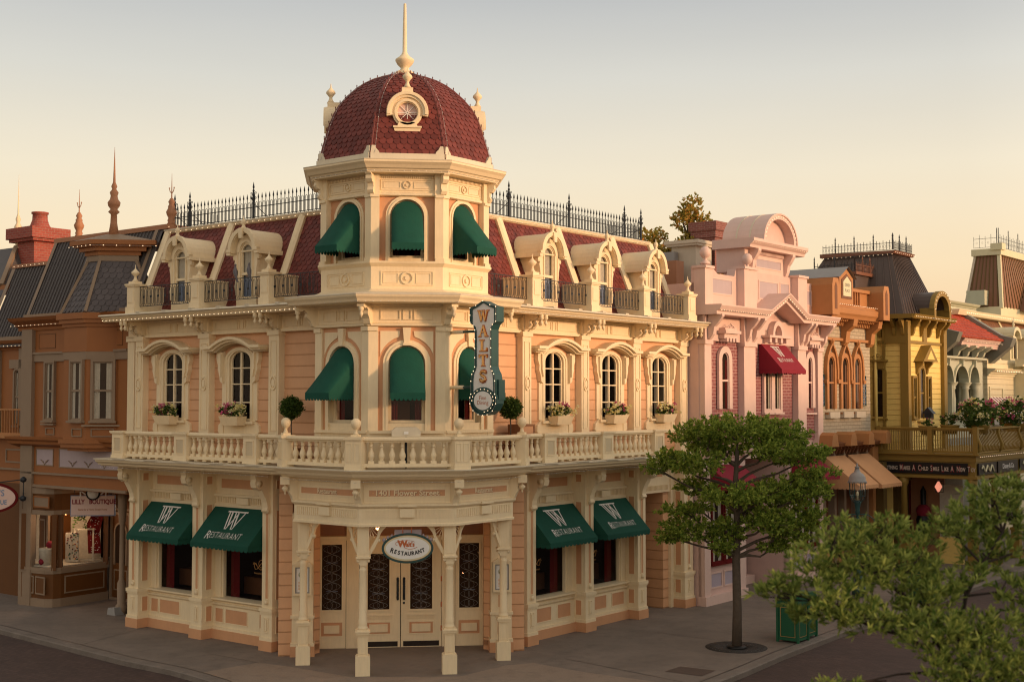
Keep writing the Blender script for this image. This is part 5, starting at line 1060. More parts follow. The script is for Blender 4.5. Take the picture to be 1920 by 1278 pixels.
dsp.mat('awning_red').ball((-10.55, -9.1, 1.82), .12, 8, 6); dsp.ball((-10.75, -8.95, 1.32), .1, 8, 6); dsp.mat('curtain_red').prism([(-9.55, 1.45), (-9.15, 1.45), (-9.22, 2.1), (-9.10, 2.6), (-9.45, 2.68), (-9.6, 2.4)], -9.92, -9.86)
dsp.mat('white')
for j in range(50): a, z = rr.uniform(-9.5, -9.2), rr.uniform(1.5, 2.6); dsp.box(a, a + .018, -9.86, -9.855, z, z + .018)
leaves(dsp, [(-9.75, 9.6, 2.45, .16, .1, .3)], 120, .05, 'leaf_topiary', 5)
dsp.mat('lamp_lit').ball((-10.2, -9.6, 2.74), .05, 6, 4)
dsp.build('display', sf, Matrix.Identity(4), recalc=False)
le = bpy.data.lights.new('shop_light', 'POINT'); le.energy = 26; le.color = (1, .62, .35); le.shadow_soft_size = .1; lb = bpy.data.objects.new('shop_light', le); sc.collection.objects.link(lb); lb.location = (-10.2, 9.3, 2.62)
m = mk('L', 'orange_dark'); m.box(12.35, 13.35, -.9, -.82, 0, 2.7); m.mat('taupe'); m.frame(12.35, 13.37, 0, 2.75, .07, -.84, -.76); m.panel(12.5, 13.2, .3, .95, -.82, 'orange_dark', 'taupe', .04); m.mat('interior').flat([(12.55, 1.15)] + m.arc(12.85, .3, 2.1, .3) + [(13.15, 1.15)], -.815); m.mat('taupe').band(12.85, .28, .06, 1.1, 2.1, .28, -.82, -.78); m.frame(11.0, 13.38, 2.8, 3.5, .06, -.9, -.84); m.frame(11.2, 12.2, .2, 2.6, .06, -.9, -.84); m.build('door', ob, rt)
m = mk('L', 'taupe'); m.box(10.3, 10.6, .1, .5, 0, 3.55); m.lathe(10.62, .72, [(.17, 0), (.17, .25), (.12, .3), (.13, .9), (.08, 1.0), (.07, 2.6), (.10, 2.7), (.13, 3.2), (.15, 3.5)], 12); m.build('door_column', ob, rt)
m = mk('L', 'orange_dark'); m.box(14.95, 15.7, .40, .46, 0, 2.7); m.panel(15.05, 15.6, .3, .95, .46, 'orange_dark', 'taupe', .05); m.panel(15.05, 15.6, 1.15, 2.5, .46, 'orange_dark', 'taupe', .05); m.mat('taupe').frame(14.85, 15.8, 0, 2.85, .08, .42, .5); m.mat('iron').tube([(15.12, .47, 1.0), (15.12, .52, 1.05), (15.12, .52, 1.3), (15.12, .47, 1.35)], .015, 5); m.build('door', ob, rt)
m = mk('L', 'rust'); 
for z in (5.18, 5.95): m.box(14.72, 20, 1.0, 1.05, z, z + .05)
for j in range(28): m.box(14.8 + j * .16, 14.83 + j * .16, 1.01, 1.04, 5.2, 5.95)
m.box(14.72, 20, .7, 1.1, 5.05, 5.18); m.build('balcony_railing', ob, rt)

# signs of the shop on the left
def lines(m, txts):
    for a in txts: m.mat(a[0]).text(*a[1:])
    return m
sg = thing('hanging_shop_sign', 'pale pink rectangular shop sign with carved scroll top hung under the orange building', 'sign', (-9.25, 9, 3.4))
m = MB().mat('curtain_blue').box(-9.92, -8.58, -9.03, -8.99, 2.73, 3.36); m.mat('pink_light').box(-9.90, -8.62, -8.99, -8.975, 2.76, 3.34)
lines(m, [('awning_red', 'LILLY   BOUTIQUE', .195, (-9.22, -8.968, 3.16), (1, 0, 0), (0, 0, 1), .006, .82), ('terracotta', 'Items for a Home Sweet Home', .085, (-9.26, -8.968, 2.93), (1, 0, 0), (0, 0, 1), .002, .8)]); m.build('sign_board', sg, recalc=False)
m = MB().mat('black').lathe(0, 0, [(.01, -.02), (.21, -.02), (.21, .02), (.01, .02)], 20); m.mat('white').lathe(0, 0, [(.01, .02), (.165, .022), (.165, .03), (.01, .03)], 20); m.build('crest', sg, Matrix.Translation((-9.25, 8.95, 3.42)) @ Matrix.Rotation(R(90), 4, 'X'), recalc=False)
m = MB().mat('white')
for s in (-1, 1): m.tube([(-9.25 + s * (.22 + .10 * q + .06 * math.sin(q * 2)), -8.98, 3.38 + .10 * math.sin(q * 1.7)) for q in [x * .3 for x in range(9)]], .022, 5)
m.mat('iron').tube([(-9.8, -9.0, 3.4), (-9.8, -9.0, 3.62)], .012, 4); m.tube([(-8.7, -9.0, 3.4), (-8.7, -9.0, 3.62)], .012, 4); m.build('scrollwork', sg); sg.location += Vector((.12, -.62, .02))
sg = thing('oval_shop_sign', 'pale pink oval sign with dark purple rim on the far left pilaster', 'sign', (-12.2, 8.7, 3.3))
def oval(m, c, d, a, b, n=36): return [(c[0] + a * math.cos(2 * math.pi * i / n), c[1] + b * math.sin(2 * math.pi * i / n)) for i in range(n)]
m = MB().mat('curtain_red'); m.prism(oval(m, (-12.25, 3.3), 0, .83, .47), -8.76, -8.70); m.mat('pink_light').prism(oval(m, (-12.25, 3.3), 0, .75, .39), -8.70, -8.69)
lines(m, [('curtain_blue', "LILLY'S", .27, (-12.18, -8.685, 3.44), (1, 0, 0), (0, 0, 1), .006, .9), ('curtain_blue', 'BOUTIQUE', .19, (-12.15, -8.685, 3.16), (1, 0, 0), (0, 0, 1), .006, .85)]); m.build('sign_board', sg, recalc=False)
m = MB().mat('iron')
for z in (3.85, 3.28): m.lathe(-11.28, -8.72, [(.02, z - .09), (.09, z - .05), (.10, z + .03), (.03, z + .09)], 10)
m.tube([(-11.3, -8.73, 3.85), (-12.6, -8.73, 3.70)], .018, 5); m.tube([(-11.3, -8.73, 3.28), (-11.5, -8.73, 3.28)], .018, 5); m.tube([(-11.28, -8.76, 3.2), (-11.28, -8.76, 3.9)], .014, 5); m.build('bracket', sg)
sg = thing('wall_lantern', 'lit amber wall lantern beside the hanging pink shop sign', 'lantern', (-8.35, 8.9, 3.1))
m = MB().mat('lamp_lit').box(-8.42, -8.32, -8.95, -8.85, 2.92, 3.18); m.build('lamp_body', sg)
m = MB().mat('iron'); 
for a in (-8.46, -8.28):
    for b in (-8.99, -8.81): m.box(a - .012, a + .012, b - .012, b + .012, 2.85, 3.24)
m.prism([(-8.5, 3.24), (-8.24, 3.24), (-8.32, 3.38), (-8.42, 3.38)], -9.02, -8.78); m.box(-8.48, -8.26, -9.01, -8.79, 2.82, 2.86); m.tube([(-8.37, -8.9, 3.38), (-8.37, -8.9, 3.5), (-8.37, -9.2, 3.5)], .015, 4); m.build('lantern_frame', sg)
le = bpy.data.lights.new('lantern_light', 'POINT'); le.energy = 5; le.color = (1, .5, .2); le.shadow_soft_size = .1; lb = bpy.data.objects.new('lantern_light', le); sc.collection.objects.link(lb); lb.location = (-8.37, 8.6, 3.05)
m = mk('L', 'grey'); m.prism([(10.45, 0), (10.85, 0), (10.8, .2), (10.5, .22)], .75, 1.05); tag(m.build('stone_block', None, rt), 'small grey stone block at the foot of the shop door column', 'stone')

# ---------------- pink building ----------------
F = 'R'; rt = rot(F)
pb = thing('pink_building', 'pink and plum brick building with barrel arched gable and dark red awning', 'building', place('R', 15, 2.1).translation)
m = mk(F, 'pink'); m.box(11.08, 19.5, -7, 2.05, 4.4, 9.0); m.box(11.08, 19.5, -7, 1.95, 9.0, 9.9); m.box(13.75, 16.6, -7, .7, 0, 4.4); m.prism([(11.08, 9.0), (19.5, 9.0), (19.5, 10.4), (17.6, 10.4), (17.6, 10.5), (13.4, 10.5), (13.3, 10.25), (12.2, 10.25), (11.9, 10.42), (11.08, 10.42)], 1.8, 2.1); m.prism([(11.08, 4.4), (11.08, 0), (13.7, 0), (13.7, 4.4)], -7, 2.1); m.prism([(16.8, 4.4), (16.8, 0), (19.5, 0), (19.5, 4.4)], -7, 2.1); m.build('wall', pb, rt)
m = mk(F, 'plum_brick'); m.box(11.5, 19.1, 2.05, 2.10, 4.9, 8.12); m.build('brickwork', pb, rt)
m = mk(F, 'pink_light')
for a, b, d in ((11.1, 11.52, 2.25), (13.5, 14.28, 2.32), (17.38, 18.02, 2.32), (19.1, 19.5, 2.25)): m.box(a, b, 2.0, d, 4.4, 8.15); m.box(a - .04, b + .04, 2.0, d + .05, 8.0, 8.14); m.box(a - .02, b + .02, 2.0, d + .03, 8.14, 8.9); m.box(a - .03, b + .03, 1.9, d + .05, 9.1, 10.35 if d < 2.3 else 10.5); m.box(a - .07, b + .07, 1.85, d + .10, 10.35 if d < 2.3 else 10.5, 10.43 if d < 2.3 else 10.58)
m.box(11.08, 19.5, 2.0, 2.2, 8.12, 8.92); consoles(m, (11.3, 13.65, 14.1, 17.55, 17.9, 19.3), 2.3, 8.15, 8.92, .5, .14); m.build('pilaster', pb, rt)
for t, d in ((11.35, 2.15), (13.9, 2.25)): m = mk(F, 'pink_light'); m.lathe(t, d, [(.17, 10.48), (.15, 10.54), (.07, 10.60), (.05, 10.66), (.10, 10.69), (.16, 10.76), (.175, 10.85), (.15, 10.95), (.08, 11.02), (.01, 11.04)], 14); m.build('ball_finial', pb, rt)
m = mk(F, 'pink_light'); cp = [(2.0, 8.9), (2.75, 8.9), (2.75, 9.0), (2.85, 9.04), (2.92, 9.16), (2.92, 9.2), (2.0, 9.22)]
m.sweep(cp, 10.98, 14.3); m.sweep(cp, 17.0, 19.6); 
for s in (-1, 1): m.add([(15.65 + s * 1.35 + 0, d, z) for d, z in cp] + [(15.65, d, z + .62) for d, z in cp], [(i, (i + 1) % 7, 7 + (i + 1) % 7, 7 + i) for i in range(7)])
m.mat('pink').add([(14.3, 2.1, 8.92), (17.0, 2.1, 8.92), (15.65, 2.1, 9.7)], [(0, 1, 2)]); m.mat('lead').add([(14.3, 2.9, 9.2), (15.65, 2.9, 9.82), (15.65, 1.9, 9.82), (14.3, 1.9, 9.2)], [(0, 1, 2, 3)]); m.add([(17.0, 2.9, 9.2), (15.65, 2.9, 9.82), (15.65, 1.9, 9.82), (17.0, 1.9, 9.2)], [(0, 1, 2, 3)]); m.build('cornice', pb, rt)
bulbs(MB(), along((11.1, 2.86, 9.02), (14.3, 2.86, 9.02), .15) + along((14.4, 2.86, 9.1), (15.65, 2.86, 9.66), .15) + along((15.75, 2.86, 9.6), (16.9, 2.86, 9.08), .15) + along((17.0, 2.86, 9.02), (19.5, 2.86, 9.02), .15)).build('light_string', pb, rt)
m = mk(F, 'pink'); 
for a, b, z0, z1 in ((11.7, 13.15, 9.6, 10.12), (14.45, 14.8, 9.68, 10.25), (14.95, 16.35, 9.62, 10.26), (16.5, 17.2, 9.66, 10.28), (18.1, 18.95, 9.6, 10.15)): m.cut().panel(a, b, z0, z1, 2.1, 'pink_panel', 'pink_light', .04)
m.build('parapet_panel', pb, rt)
g = mk(F, 'pink_light'); g.box(14.1, 17.25, 1.0, 2.05, 10.5, 11.25); g.panel(14.85, 16.7, 10.66, 11.0, 2.05, 'pink_panel', 'pink_light', .04); consoles(g, (14.5, 17.0), 2.05, 10.5, 11.25, .35, .2)
for j in range(26): g.box(14.75 + j * .08, 14.79 + j * .08, 2.05, 2.12, 11.10, 11.2)
g.sweep([(.95, 11.25), (2.35, 11.25), (2.37, 11.34), (2.5, 11.45), (2.5, 11.55), (.95, 11.56)], 13.9, 17.9); 
A = g.arc(15.95, 1.2, 11.55, .95, 16); g.ribbon([(15.95 + (a - 15.95) * .86, 11.55 + (b - 11.55) * .84) for a, b in A], A, 2.05, 2.42); g.mat('pink_light').ribbon(A, [(15.95 + (a - 15.95) * 1.05, 11.55 + (b - 11.55) * 1.05) for a, b in A], .9, 2.46); g.mat('pink').prism([(15.95 + (a - 15.95) * .87, 11.55 + (b - 11.55) * .85) for a, b in A], 1.9, 2.1)
g.mat('lead'); 
for d in (1.9, 1.4): g.ribbon([(15.95 + (a - 15.95) * 1.05, 11.55 + (b - 11.55) * 1.05) for a, b in A], [(15.95 + (a - 15.95) * 1.062, 11.55 + (b - 11.55) * 1.062) for a, b in A], d, d + .05)
g.mat('pink').box(14.7, 17.2, .95, 1.5, 9.9, 11.56)
gb = g.build('arched_gable', pb, rt)
bulbs(MB(), [(15.95 + (a - 15.95) * .93, 2.45, 11.55 + (b - 11.55) * .92) for a, b in g.arc(15.95, 1.2, 11.55, .95, 20)]).build('light_string', gb, rt)
bulbs(MB(), along((13.95, 2.46, 11.42), (17.85, 2.46, 11.42), .16)).build('light_string', gb, rt)
for c in (12.5, 18.6):
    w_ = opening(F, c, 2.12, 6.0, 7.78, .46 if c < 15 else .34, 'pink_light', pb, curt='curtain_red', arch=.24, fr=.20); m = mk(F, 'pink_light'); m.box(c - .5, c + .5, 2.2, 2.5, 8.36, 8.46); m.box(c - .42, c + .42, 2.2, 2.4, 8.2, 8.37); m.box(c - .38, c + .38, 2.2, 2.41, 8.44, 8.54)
    for j in range(4): m.box(c - .36 + j * .2, c - .26 + j * .2, 2.2, 2.46, 8.10, 8.22)
    for j in (-2, -1, 0, 1, 2): m.tube([(c + j * .14 + .06 * math.cos(q), 2.4, 8.50 + (2 - abs(j)) * .06 + .06 * math.sin(q)) for q in (0, 1, 2, 3, 4, 5)], .02, 4, True)
    m.build('window_hood', w_, rt)
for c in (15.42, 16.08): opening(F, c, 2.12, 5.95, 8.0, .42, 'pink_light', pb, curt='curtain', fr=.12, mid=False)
m = mk(F, 'pink_light'); m.box(14.95, 16.55, 2.1, 2.5, 8.34, 8.42); m.box(15.2, 16.3, 2.1, 2.2, 8.40, 8.6)
for j in range(4): m.box(15.05 + j * .4, 15.2 + j * .4, 2.2, 2.45, 8.18, 8.34)
m.ribbon(m.arc(15.75, .26, 8.42, .34), m.arc(15.75, .4, 8.42, .5), 2.1, 2.42); m.build('window_hood', pb, rt)
awning(F, 14.9, 16.68, 2.12, 2.95, 8.22, 7.28, 'awning_red', parent=pb)
m = mk(F, 'pink_light'); cornice(m, 11.05, 13.8, 2.1, 4.35, .35, .35); cornice(m, 16.7, 19.55, 2.1, 4.35, .35, .35)
for a, b in ((11.08, 11.45), (13.35, 13.7), (16.8, 17.1), (19.2, 19.5)): m.box(a, b, 2.0, 2.22, 0, 4.35)
m.box(11.05, 13.75, 2.0, 2.28, 0, .28); m.box(16.8, 19.5, 2.0, 2.28, 0, .28); m.box(13.75, 16.7, .6, .95, 0, .28)
for a, b, d in ((11.6, 12.35, 2.1), (12.45, 13.25, 2.1), (17.3, 18.2, 2.1), (18.3, 19.1, 2.1), (14.0, 14.6, .7), (14.9, 16.2, .7)): m.panel(a, b, .45, .95, d, 'lilac', 'pink_light', .045, .03)
m.build('shop_base', pb, rt)
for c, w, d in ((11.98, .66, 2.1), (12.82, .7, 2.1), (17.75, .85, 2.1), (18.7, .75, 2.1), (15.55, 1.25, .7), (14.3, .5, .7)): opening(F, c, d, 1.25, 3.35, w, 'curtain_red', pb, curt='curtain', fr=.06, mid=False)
awning(F, 11.5, 13.5, 2.12, 3.0, 4.25, 3.65, 'awning_red', False, pb); awning(F, 17.0, 19.2, 2.12, 3.0, 4.25, 3.65, 'awning_red', False, pb)
m = mk(F, 'dark_brick'); 
Q = (11.45 * .7071, 0)
m.box(17.65, 18.5, -1.95, -1.05, 9.5, 12.2); m.box(17.58, 18.57, -2.02, -.98, 12.2, 12.45); m.box(17.52, 18.63, -2.08, -.92, 12.45, 12.78); m.build('chimney', pb, rt)
m = mk(F, 'grey'); m.box(15.9, 16.15, -2.7, -1.7, 9.9, 11.55); m.mat('white').box(15.86, 15.9, -2.6, -2.5, 10.9, 11.5); m.box(15.86, 15.9, -2.25, -2.18, 10.9, 11.5); m.mat('tan_stone').box(16.2, 17.3, -2.0, -1.0, 10.0, 11.75); m.box(16.05, 17.4, -2.15, -.85, 11.75, 11.83); m.box(16.0, 17.5, -2.2, -.8, 11.83, 11.95); m.mat('terracotta').box(15.2, 15.7, -2.2, -1.2, 9.9, 11.15); m.mat('sage_dark').box(17.3, 17.33, -2.0, -1.0, 10, 11.7); m.build('roof_lantern', pb, rt)

# ---------------- tan brick building with rust coloured parapet ----------------
tb = thing('tan_brick_building', 'tan brick building with rust coloured gothic windows and gabled parapet', 'building', place('R', 21.8, 2.1).translation)
m = mk(F, 'tan_brick'); m.box(19.5, 24.05, -6, 2.1, 4.9, 9.3); m.mat('rust_dark').box(19.5, 24.05, -6, 1.9, 0, 4.9); m.build('wall', tb, rt)
for c in (20.42, 21.62, 22.72):
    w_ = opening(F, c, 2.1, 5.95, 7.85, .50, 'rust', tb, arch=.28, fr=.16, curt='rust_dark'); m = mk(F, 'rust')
    up = [(c - .50, 6.95), (c - .52, 7.4), (c - .44, 7.85), (c - .24, 8.15), (c, 8.38), (c + .24, 8.15), (c + .44, 7.85), (c + .52, 7.4), (c + .50, 6.95)]; m.ribbon([(c + (a - c) * .78, b - .08 if b > 7 else b) for a, b in up], up, 2.1, 2.24)
    for s in (-1, 1): m.box(c + s * .5 - .09, c + s * .5 + .09, 2.1, 2.26, 6.88, 7.02)
    m.lathe(c, 2.2, [(.05, 8.28), (.10, 8.42), (.06, 8.5)], 6); m.mat('tan_stone').box(c - .42, c + .42, 2.1, 2.3, 5.62, 5.84); m.build('window_hood', w_, rt)
m = mk(F, 'iron_green')
for c in (19.72, 23.42):
    m.cut(); m.frame(c - .18, c + .18, 6.05, 7.2, .03, 2.1, 2.14)
    for j in range(5): m.mat('curtain_blue').tube([(c + .11 * math.cos(q), 2.13, 6.2 + j * .21 + .09 * math.sin(q)) for q in (0, 1.2, 2.4, 3.6, 4.8)], .018, 4, True); m.mat('iron_green')
m.build('ironwork_panel', tb, rt)
m = mk(F, 'rust'); m.box(19.5, 24.05, 2.0, 2.22, 8.45, 8.55)
for t in (19.6, 21.55, 23.85): m.sweep([(2.1, 9.25), (2.65, 9.25), (2.6, 9.0), (2.35, 8.8), (2.3, 8.4), (2.2, 8.3), (2.1, 8.3)], t - .17, t + .17)
for t in [19.9 + .16 * j for j in range(24)]:
    if min(abs(t - x) for x in (19.6, 21.55, 23.85)) > .22: m.sweep([(2.1, 9.25), (2.5, 9.25), (2.45, 9.15), (2.3, 9.12), (2.28, 9.0), (2.1, 8.98)], t - .04, t + .04)
m.sweep([(1.8, 9.24), (2.6, 9.24), (2.64, 9.34), (2.7, 9.42), (2.72, 9.6), (2.60, 9.68), (2.60, 9.76), (1.8, 9.78)], 19.5, 24.1); m.box(19.5, 24.0, 1.8, 2.3, 9.7, 10.35); m.box(19.6, 23.7, 1.7, 2.4, 10.3, 10.42)
for j in range(4): m.box(21.9 + j * .22, 21.96 + j * .22, 2.3, 2.36, 9.8, 10.3)
for a, b in ((18.95, 19.55), (23.5, 24.1)):
    m.prism([(a, 9.3), (b, 9.3), (b, 10.35), ((a + b) / 2 + .2, 10.6), ((a + b) / 2 - .2, 10.6), (a, 10.35)], 1.2, 2.9); m.mat('rust_dark').prism([(a + .2, 9.5), (b - .2, 9.5), (b - .2, 10.3), ((a + b) / 2, 10.45), (a + .2, 10.3)], 2.9, 2.91); m.mat('rust')
m.prism([(20.1, 9.75), (21.3, 9.75), (21.3, 10.72), (20.7, 11.05), (20.1, 10.72)], .6, 2.65); m.mat('rust_dark').prism([(20.25, 9.95), (21.15, 9.95), (21.15, 10.62), (20.7, 10.86), (20.25, 10.62)], 2.65, 2.67); m.mat('ivory').prism([(20.36, 10.04), (21.04, 10.04), (21.04, 10.56), (20.7, 10.76), (20.36, 10.56)], 2.67, 2.69)
m.mat('sage_dark').text('DERBY', .17, (20.7, 2.695, 10.44), wide=.9); m.text('PLACE', .16, (20.7, 2.695, 10.24), wide=.9); m.mat('grey').add([(20.7, .4, 11.12), (20.7, 2.75, 11.12), (19.95, 2.75, 10.70), (19.95, .4, 10.70), (21.45, 2.75, 10.70), (21.45, .4, 10.70)], [(0, 1, 2, 3), (0, 1, 4, 5)])
m.build('parapet', tb, rt)
bulbs(MB(), along((19.6, 2.66, 9.74), (24.0, 2.66, 9.74), .17)).build('light_string', tb, rt)
m = mk(F, 'rust_dark'); m.sweep([(2.0, 4.50), (2.5, 4.6), (2.55, 4.72), (2.0, 4.86)], 19.5, 24.0); consoles(m, [19.8 + .3 * j for j in range(14)], 2.1, 4.3, 4.6, .3, .08); m.mat('rust')
for t in (19.4, 21.0, 22.6, 24.2): m.prism([(t - .30, 4.62), (t + .30, 4.62), (t + .20, 5.02), (t, 5.12), (t - .20, 5.02)], 2.1, 2.75)
m.build('canopy', tb, rt)
awning(F, 19.7, 21.4, 2.2, 3.5, 4.25, 3.25, 'awning_tan', False, tb); awning(F, 21.7, 23.6, 2.2, 3.5, 4.25, 3.2, 'awning_tan', False, tb)
m = mk(F, 'taupe'); 
for a in (19.7, 20.6, 21.45, 22.6, 23.5): m.box(a, a + .18, 1.9, 2.15, 0, 4.5)
m.mat('rust'); m.box(23.75, 24.3, 1.9, 2.3, 0, 4.5); m.box(19.5, 24, 1.9, 2.1, 0, .9); m.build('shop_front', tb, rt)

# ---------------- yellow and olive building with balcony ----------------
yb = thing('yellow_building', 'yellow clapboard building with olive trim, dark metal mansard roof and projecting balcony', 'building', place('R', 27, 3).translation)
LF = 'L'
m = mk(F, 'yellow_siding'); m.box(25.6, 29.6, -5, 2.95, 4.3, 9.3); m.build('wall', yb, rt)
m = mk(F, 'olive'); m.box(25.52, 25.8, 2.72, 3.05, 4.3, 9.35); m.box(29.3, 29.65, 2.6, 3.1, 4.3, 9.35); m.box(25.52, 29.65, 2.6, 3.02, 8.5, 8.6); m.box(25.5, 29.65, 2.6, 3.0, 9.2, 9.4); m.box(25.5, 25.62, 1.0, 3.0, 8.5, 8.6); m.box(25.5, 25.62, 2.0, 2.1, 4.3, 9.3); m.box(25.52, 25.61, 2.1, 2.72, 8.6, 9.35); m.box(27.3, 27.7, 2.95, 3.0, 8.6, 9.3)
consoles(m, (26.1, 27.1, 27.9, 28.9, 29.4), 2.95, 8.8, 9.45, .4, .14); m.sweep([(1, 9.45), (3.4, 9.45), (3.45, 9.55), (3.5, 9.62), (1, 9.66)], 25.2, 29.8)
m.mat('gold').tube([(29.72, 3.0, 9.2), (29.72, 3.0, 4.4)], .05, 6); m.mat('yellow').tube([(25.45, 1.75, 9.3), (25.45, 1.75, 4.4)], .07, 6); m.build('trim', yb, rt)
mL = MB(-1).mat('olive'); consoles(mL, (-1.6, -1.9, -2.5, -2.85), -25.6, 8.75, 9.45, .4, .12); mL.box(-3.4, -.8, -25.6, -25.15, 9.45, 9.6); mL.build('trim', yb, rot('L'))
w_ = opening('L', -1.86, -25.6, 5.62, 7.5, .34, 'olive', yb, arch=.1, fr=.10)
mL = MB(-1).mat('olive'); mL.box(-2.2, -1.55, -25.6, -25.35, 7.78, 7.86); mL.prism([(-2.12, 7.78), (-1.62, 7.78), (-1.66, 7.5), (-2.08, 7.5)], -25.6, -25.42)
for j in (-1, 0, 1): mL.tube([(-1.86 + j * .16 + .06 * math.cos(q), -25.4, 7.95 + (.08 if j == 0 else 0) + .07 * math.sin(q)) for q in (0, 1, 2, 3, 4, 5)], .016, 4, True)
mL.build('window_hood', w_, rot('L'))
w_ = opening(F, 27.05, 2.95, 5.55, 7.55, .46, 'olive', yb, arch=.2, fr=.14); opening(F, 26.28, 2.95, 5.6, 7.15, .28, 'olive', yb, fr=.08); opening(F, 27.85, 2.95, 5.6, 7.15, .28, 'olive', yb, fr=.08)
m = mk(F, 'olive'); m.prism([(26.35, 7.8), (27.95, 7.8), (27.15, 8.45)], 2.95, 3.35); m.mat('yellow').prism([(26.75, 7.88), (27.55, 7.88), (27.15, 8.25)], 3.35, 3.36); m.mat('olive'); consoles(m, (26.6, 27.6), 2.95, 7.3, 7.8, .3, .14); m.build('window_hood', w_, rt)
# mansard
def frustum(m, pts0, z0, pts1, z1): n = len(pts0); return m.add([(t, d, z0) for t, d in pts0] + [(t, d, z1) for t, d in pts1], [(i, (i + 1) % n, n + (i + 1) % n, n + i) for i in range(n)] + [tuple(range(n, 2 * n))])
m = mk(F, 'metal_roof'); frustum(m, [(25.5, 2.9), (29.7, 2.9), (29.7, -2.3), (25.5, -2.3)], 9.6, [(27.6, 1.6), (29.5, 1.6), (29.5, -1.35), (27.6, -1.35)], 12.3)
fy = lambda z: 2.9 - (z - 9.6) * 1.3 / 2.7
[m.tube([(25.6 + 4.0 * j / 14, 2.93, 9.62), (27.65 + 1.8 * j / 14, 1.63, 12.28)], .022, 4) for j in range(15)]
for j in range(12):
    d0 = 2.6 - j * .42; m.tube([(25.48, d0, 9.62), (27.58, 1.45 - j * .24, 12.28)], .022, 4)
m.mat('copper_roof').sweep([(-1.5, 12.28), (1.72, 12.28), (1.8, 12.40), (-1.5, 12.44)], 27.45, 29.65); m.mat('metal_roof'); frustum(m, [(24.6, 1.3), (27, 1.3), (27, -.9), (24.6, -.9)], 9.4, [(25.3, 1.0), (27.4, 1.0), (27.4, -.6), (25.3, -.6)], 11.3); m.mat('copper_roof').box(25.15, 27.5, -.75, 1.12, 11.28, 11.40)
m.build('mansard_roof', yb, rt)
m = mk(F, 'iron'); cresting(m, 27.5, 29.6, 1.68, 12.44, .5, .12); m.build('roof_cresting', yb, rt); mL = MB(-1).mat('iron'); cresting(mL, -1.68, 1.4, -27.55, 12.44, .5, .14); cresting(mL, -1.05, .7, -25.2, 11.4, .5, .14); mL.build('roof_cresting', yb, rot('L')); m = mk(F, 'copper_roof'); cresting(m, 25.2, 27.4, 1.05, 11.4, .5, .12); m.build('roof_cresting', yb, rt)
m = mk(F, 'metal_roof'); A = m.arc(28.15, .95, 9.9, .75, 12); I = [(28.15 + (a - 28.15) * .85, 9.9 + (b - 9.9) * .85) for a, b in A]; m.ribbon(I, A, .9, 3.3); m.mat('olive').ribbon([(28.15 + (a - 28.15) * .75, 9.9 + (b - 9.9) * .75) for a, b in A], [(28.15 + (a - 28.15) * 1.04, 9.9 + (b - 9.9) * 1.04) for a, b in A], 3.3, 3.5); m.mat('olive_dark').prism(I, 2.4, 2.5); m.mat('olive').box(27.2, 27.4, 2.9, 3.5, 9.5, 9.95); m.box(28.9, 29.1, 2.9, 3.5, 9.5, 9.95); dm = m.build('arched_dormer', yb, rt)
bulbs(MB(), [(28.15 + (a - 28.15) * .93, 3.53, 9.9 + (b - 9.9) * .93) for a, b in A]).build('light_string', dm, rt); bulbs(MB(), along((25.3, 3.5, 9.52), (29.7, 3.5, 9.52), .17)).build('light_string', yb, rt); bulbs(MB(), along((27.5, 1.82, 12.32), (29.6, 1.82, 12.32), .2)).build('light_string', yb, rt)
bulbs(MB(-1), along((1.3, -27.4, 12.24), (-1.7, -27.4, 12.24), .2)).build('light_string', yb, rot('L'))
# balcony
T0, DD = 24.4, 6.0
m = mk(F, 'olive'); m.box(T0, 34, 2.1, DD, 3.98, 4.22); m.box(T0 - .15, 34, 2.1, DD + .15, 4.22, 4.28); m.box(T0 - .05, 34, 2.1, DD + .05, 3.35, 3.45); m.box(T0 + .05, 34, 2.1, DD - .05, 3.45, 3.98); m.build('balcony_floor', yb, rt)
bulbs(MB(), along((T0, DD + .17, 4.18), (33, DD + .17, 4.18), .22)).build('light_string', yb, rt)
mL = MB(-1).mat('olive')
for z in (4.30, 5.12): mL.box(-DD, -2.15, -T0 - .03, -T0 + .03, z, z + .08)
mL.box(-DD, -2.15, -T0 - .07, -T0 + .07, 5.18, 5.24)
for a in (-DD, -4.3, -2.3): mL.box(a - .09, a + .09, -T0 - .09, -T0 + .09, 4.25, 5.28)
n = 40
for j in range(n): a = -DD + .15 + j * (DD - 2.4) / n; mL.tube([(a, -T0, 4.36), (a, -T0, 4.55), (a, -T0 + .02, 4.75), (a, -T0, 4.95), (a, -T0, 5.14)], .022, 5)
mL.build('balcony_railing', yb, rot('L'))
m = mk(F, 'olive'); prof = [(DD - .02, 4.28), (DD + .08, 4.40), (DD + .12, 4.6), (DD + .02, 4.85), (DD - .04, 5.05), (DD, 5.2)]
for z, d in ((4.30, DD), (5.18, DD)): m.box(T0, 33, d - .06, d + .06, z, z + .07)
for j in range(52): t = T0 + .12 + j * .165; m.tube([(t, d, z) for d, z in prof], .024, 4)
for t in (T0, 26.9, 29.4, 31.9): m.tube([(t, d + .05, z) for d, z in prof], .06, 6)
m.build('balcony_railing', yb, rt)
mL = MB(-1).mat('black'); mL.box(-5.7, -2.2, -T0 - .01, -T0 + .03, 3.50, 3.93)
tx = 'Nothing Makes a Child Smile Like a New Toy'; x = -5.52; caps = {'N', 'M', 'C', 'S', 'L', 'T'}
words_ = tx.split(' '); 
def tw_(t, size, wide): q = MB(); q.text(t, size, (0, 0, 0), wide=wide, align='LEFT'); return max(v[0] for v in q.v)
cx = 2.42
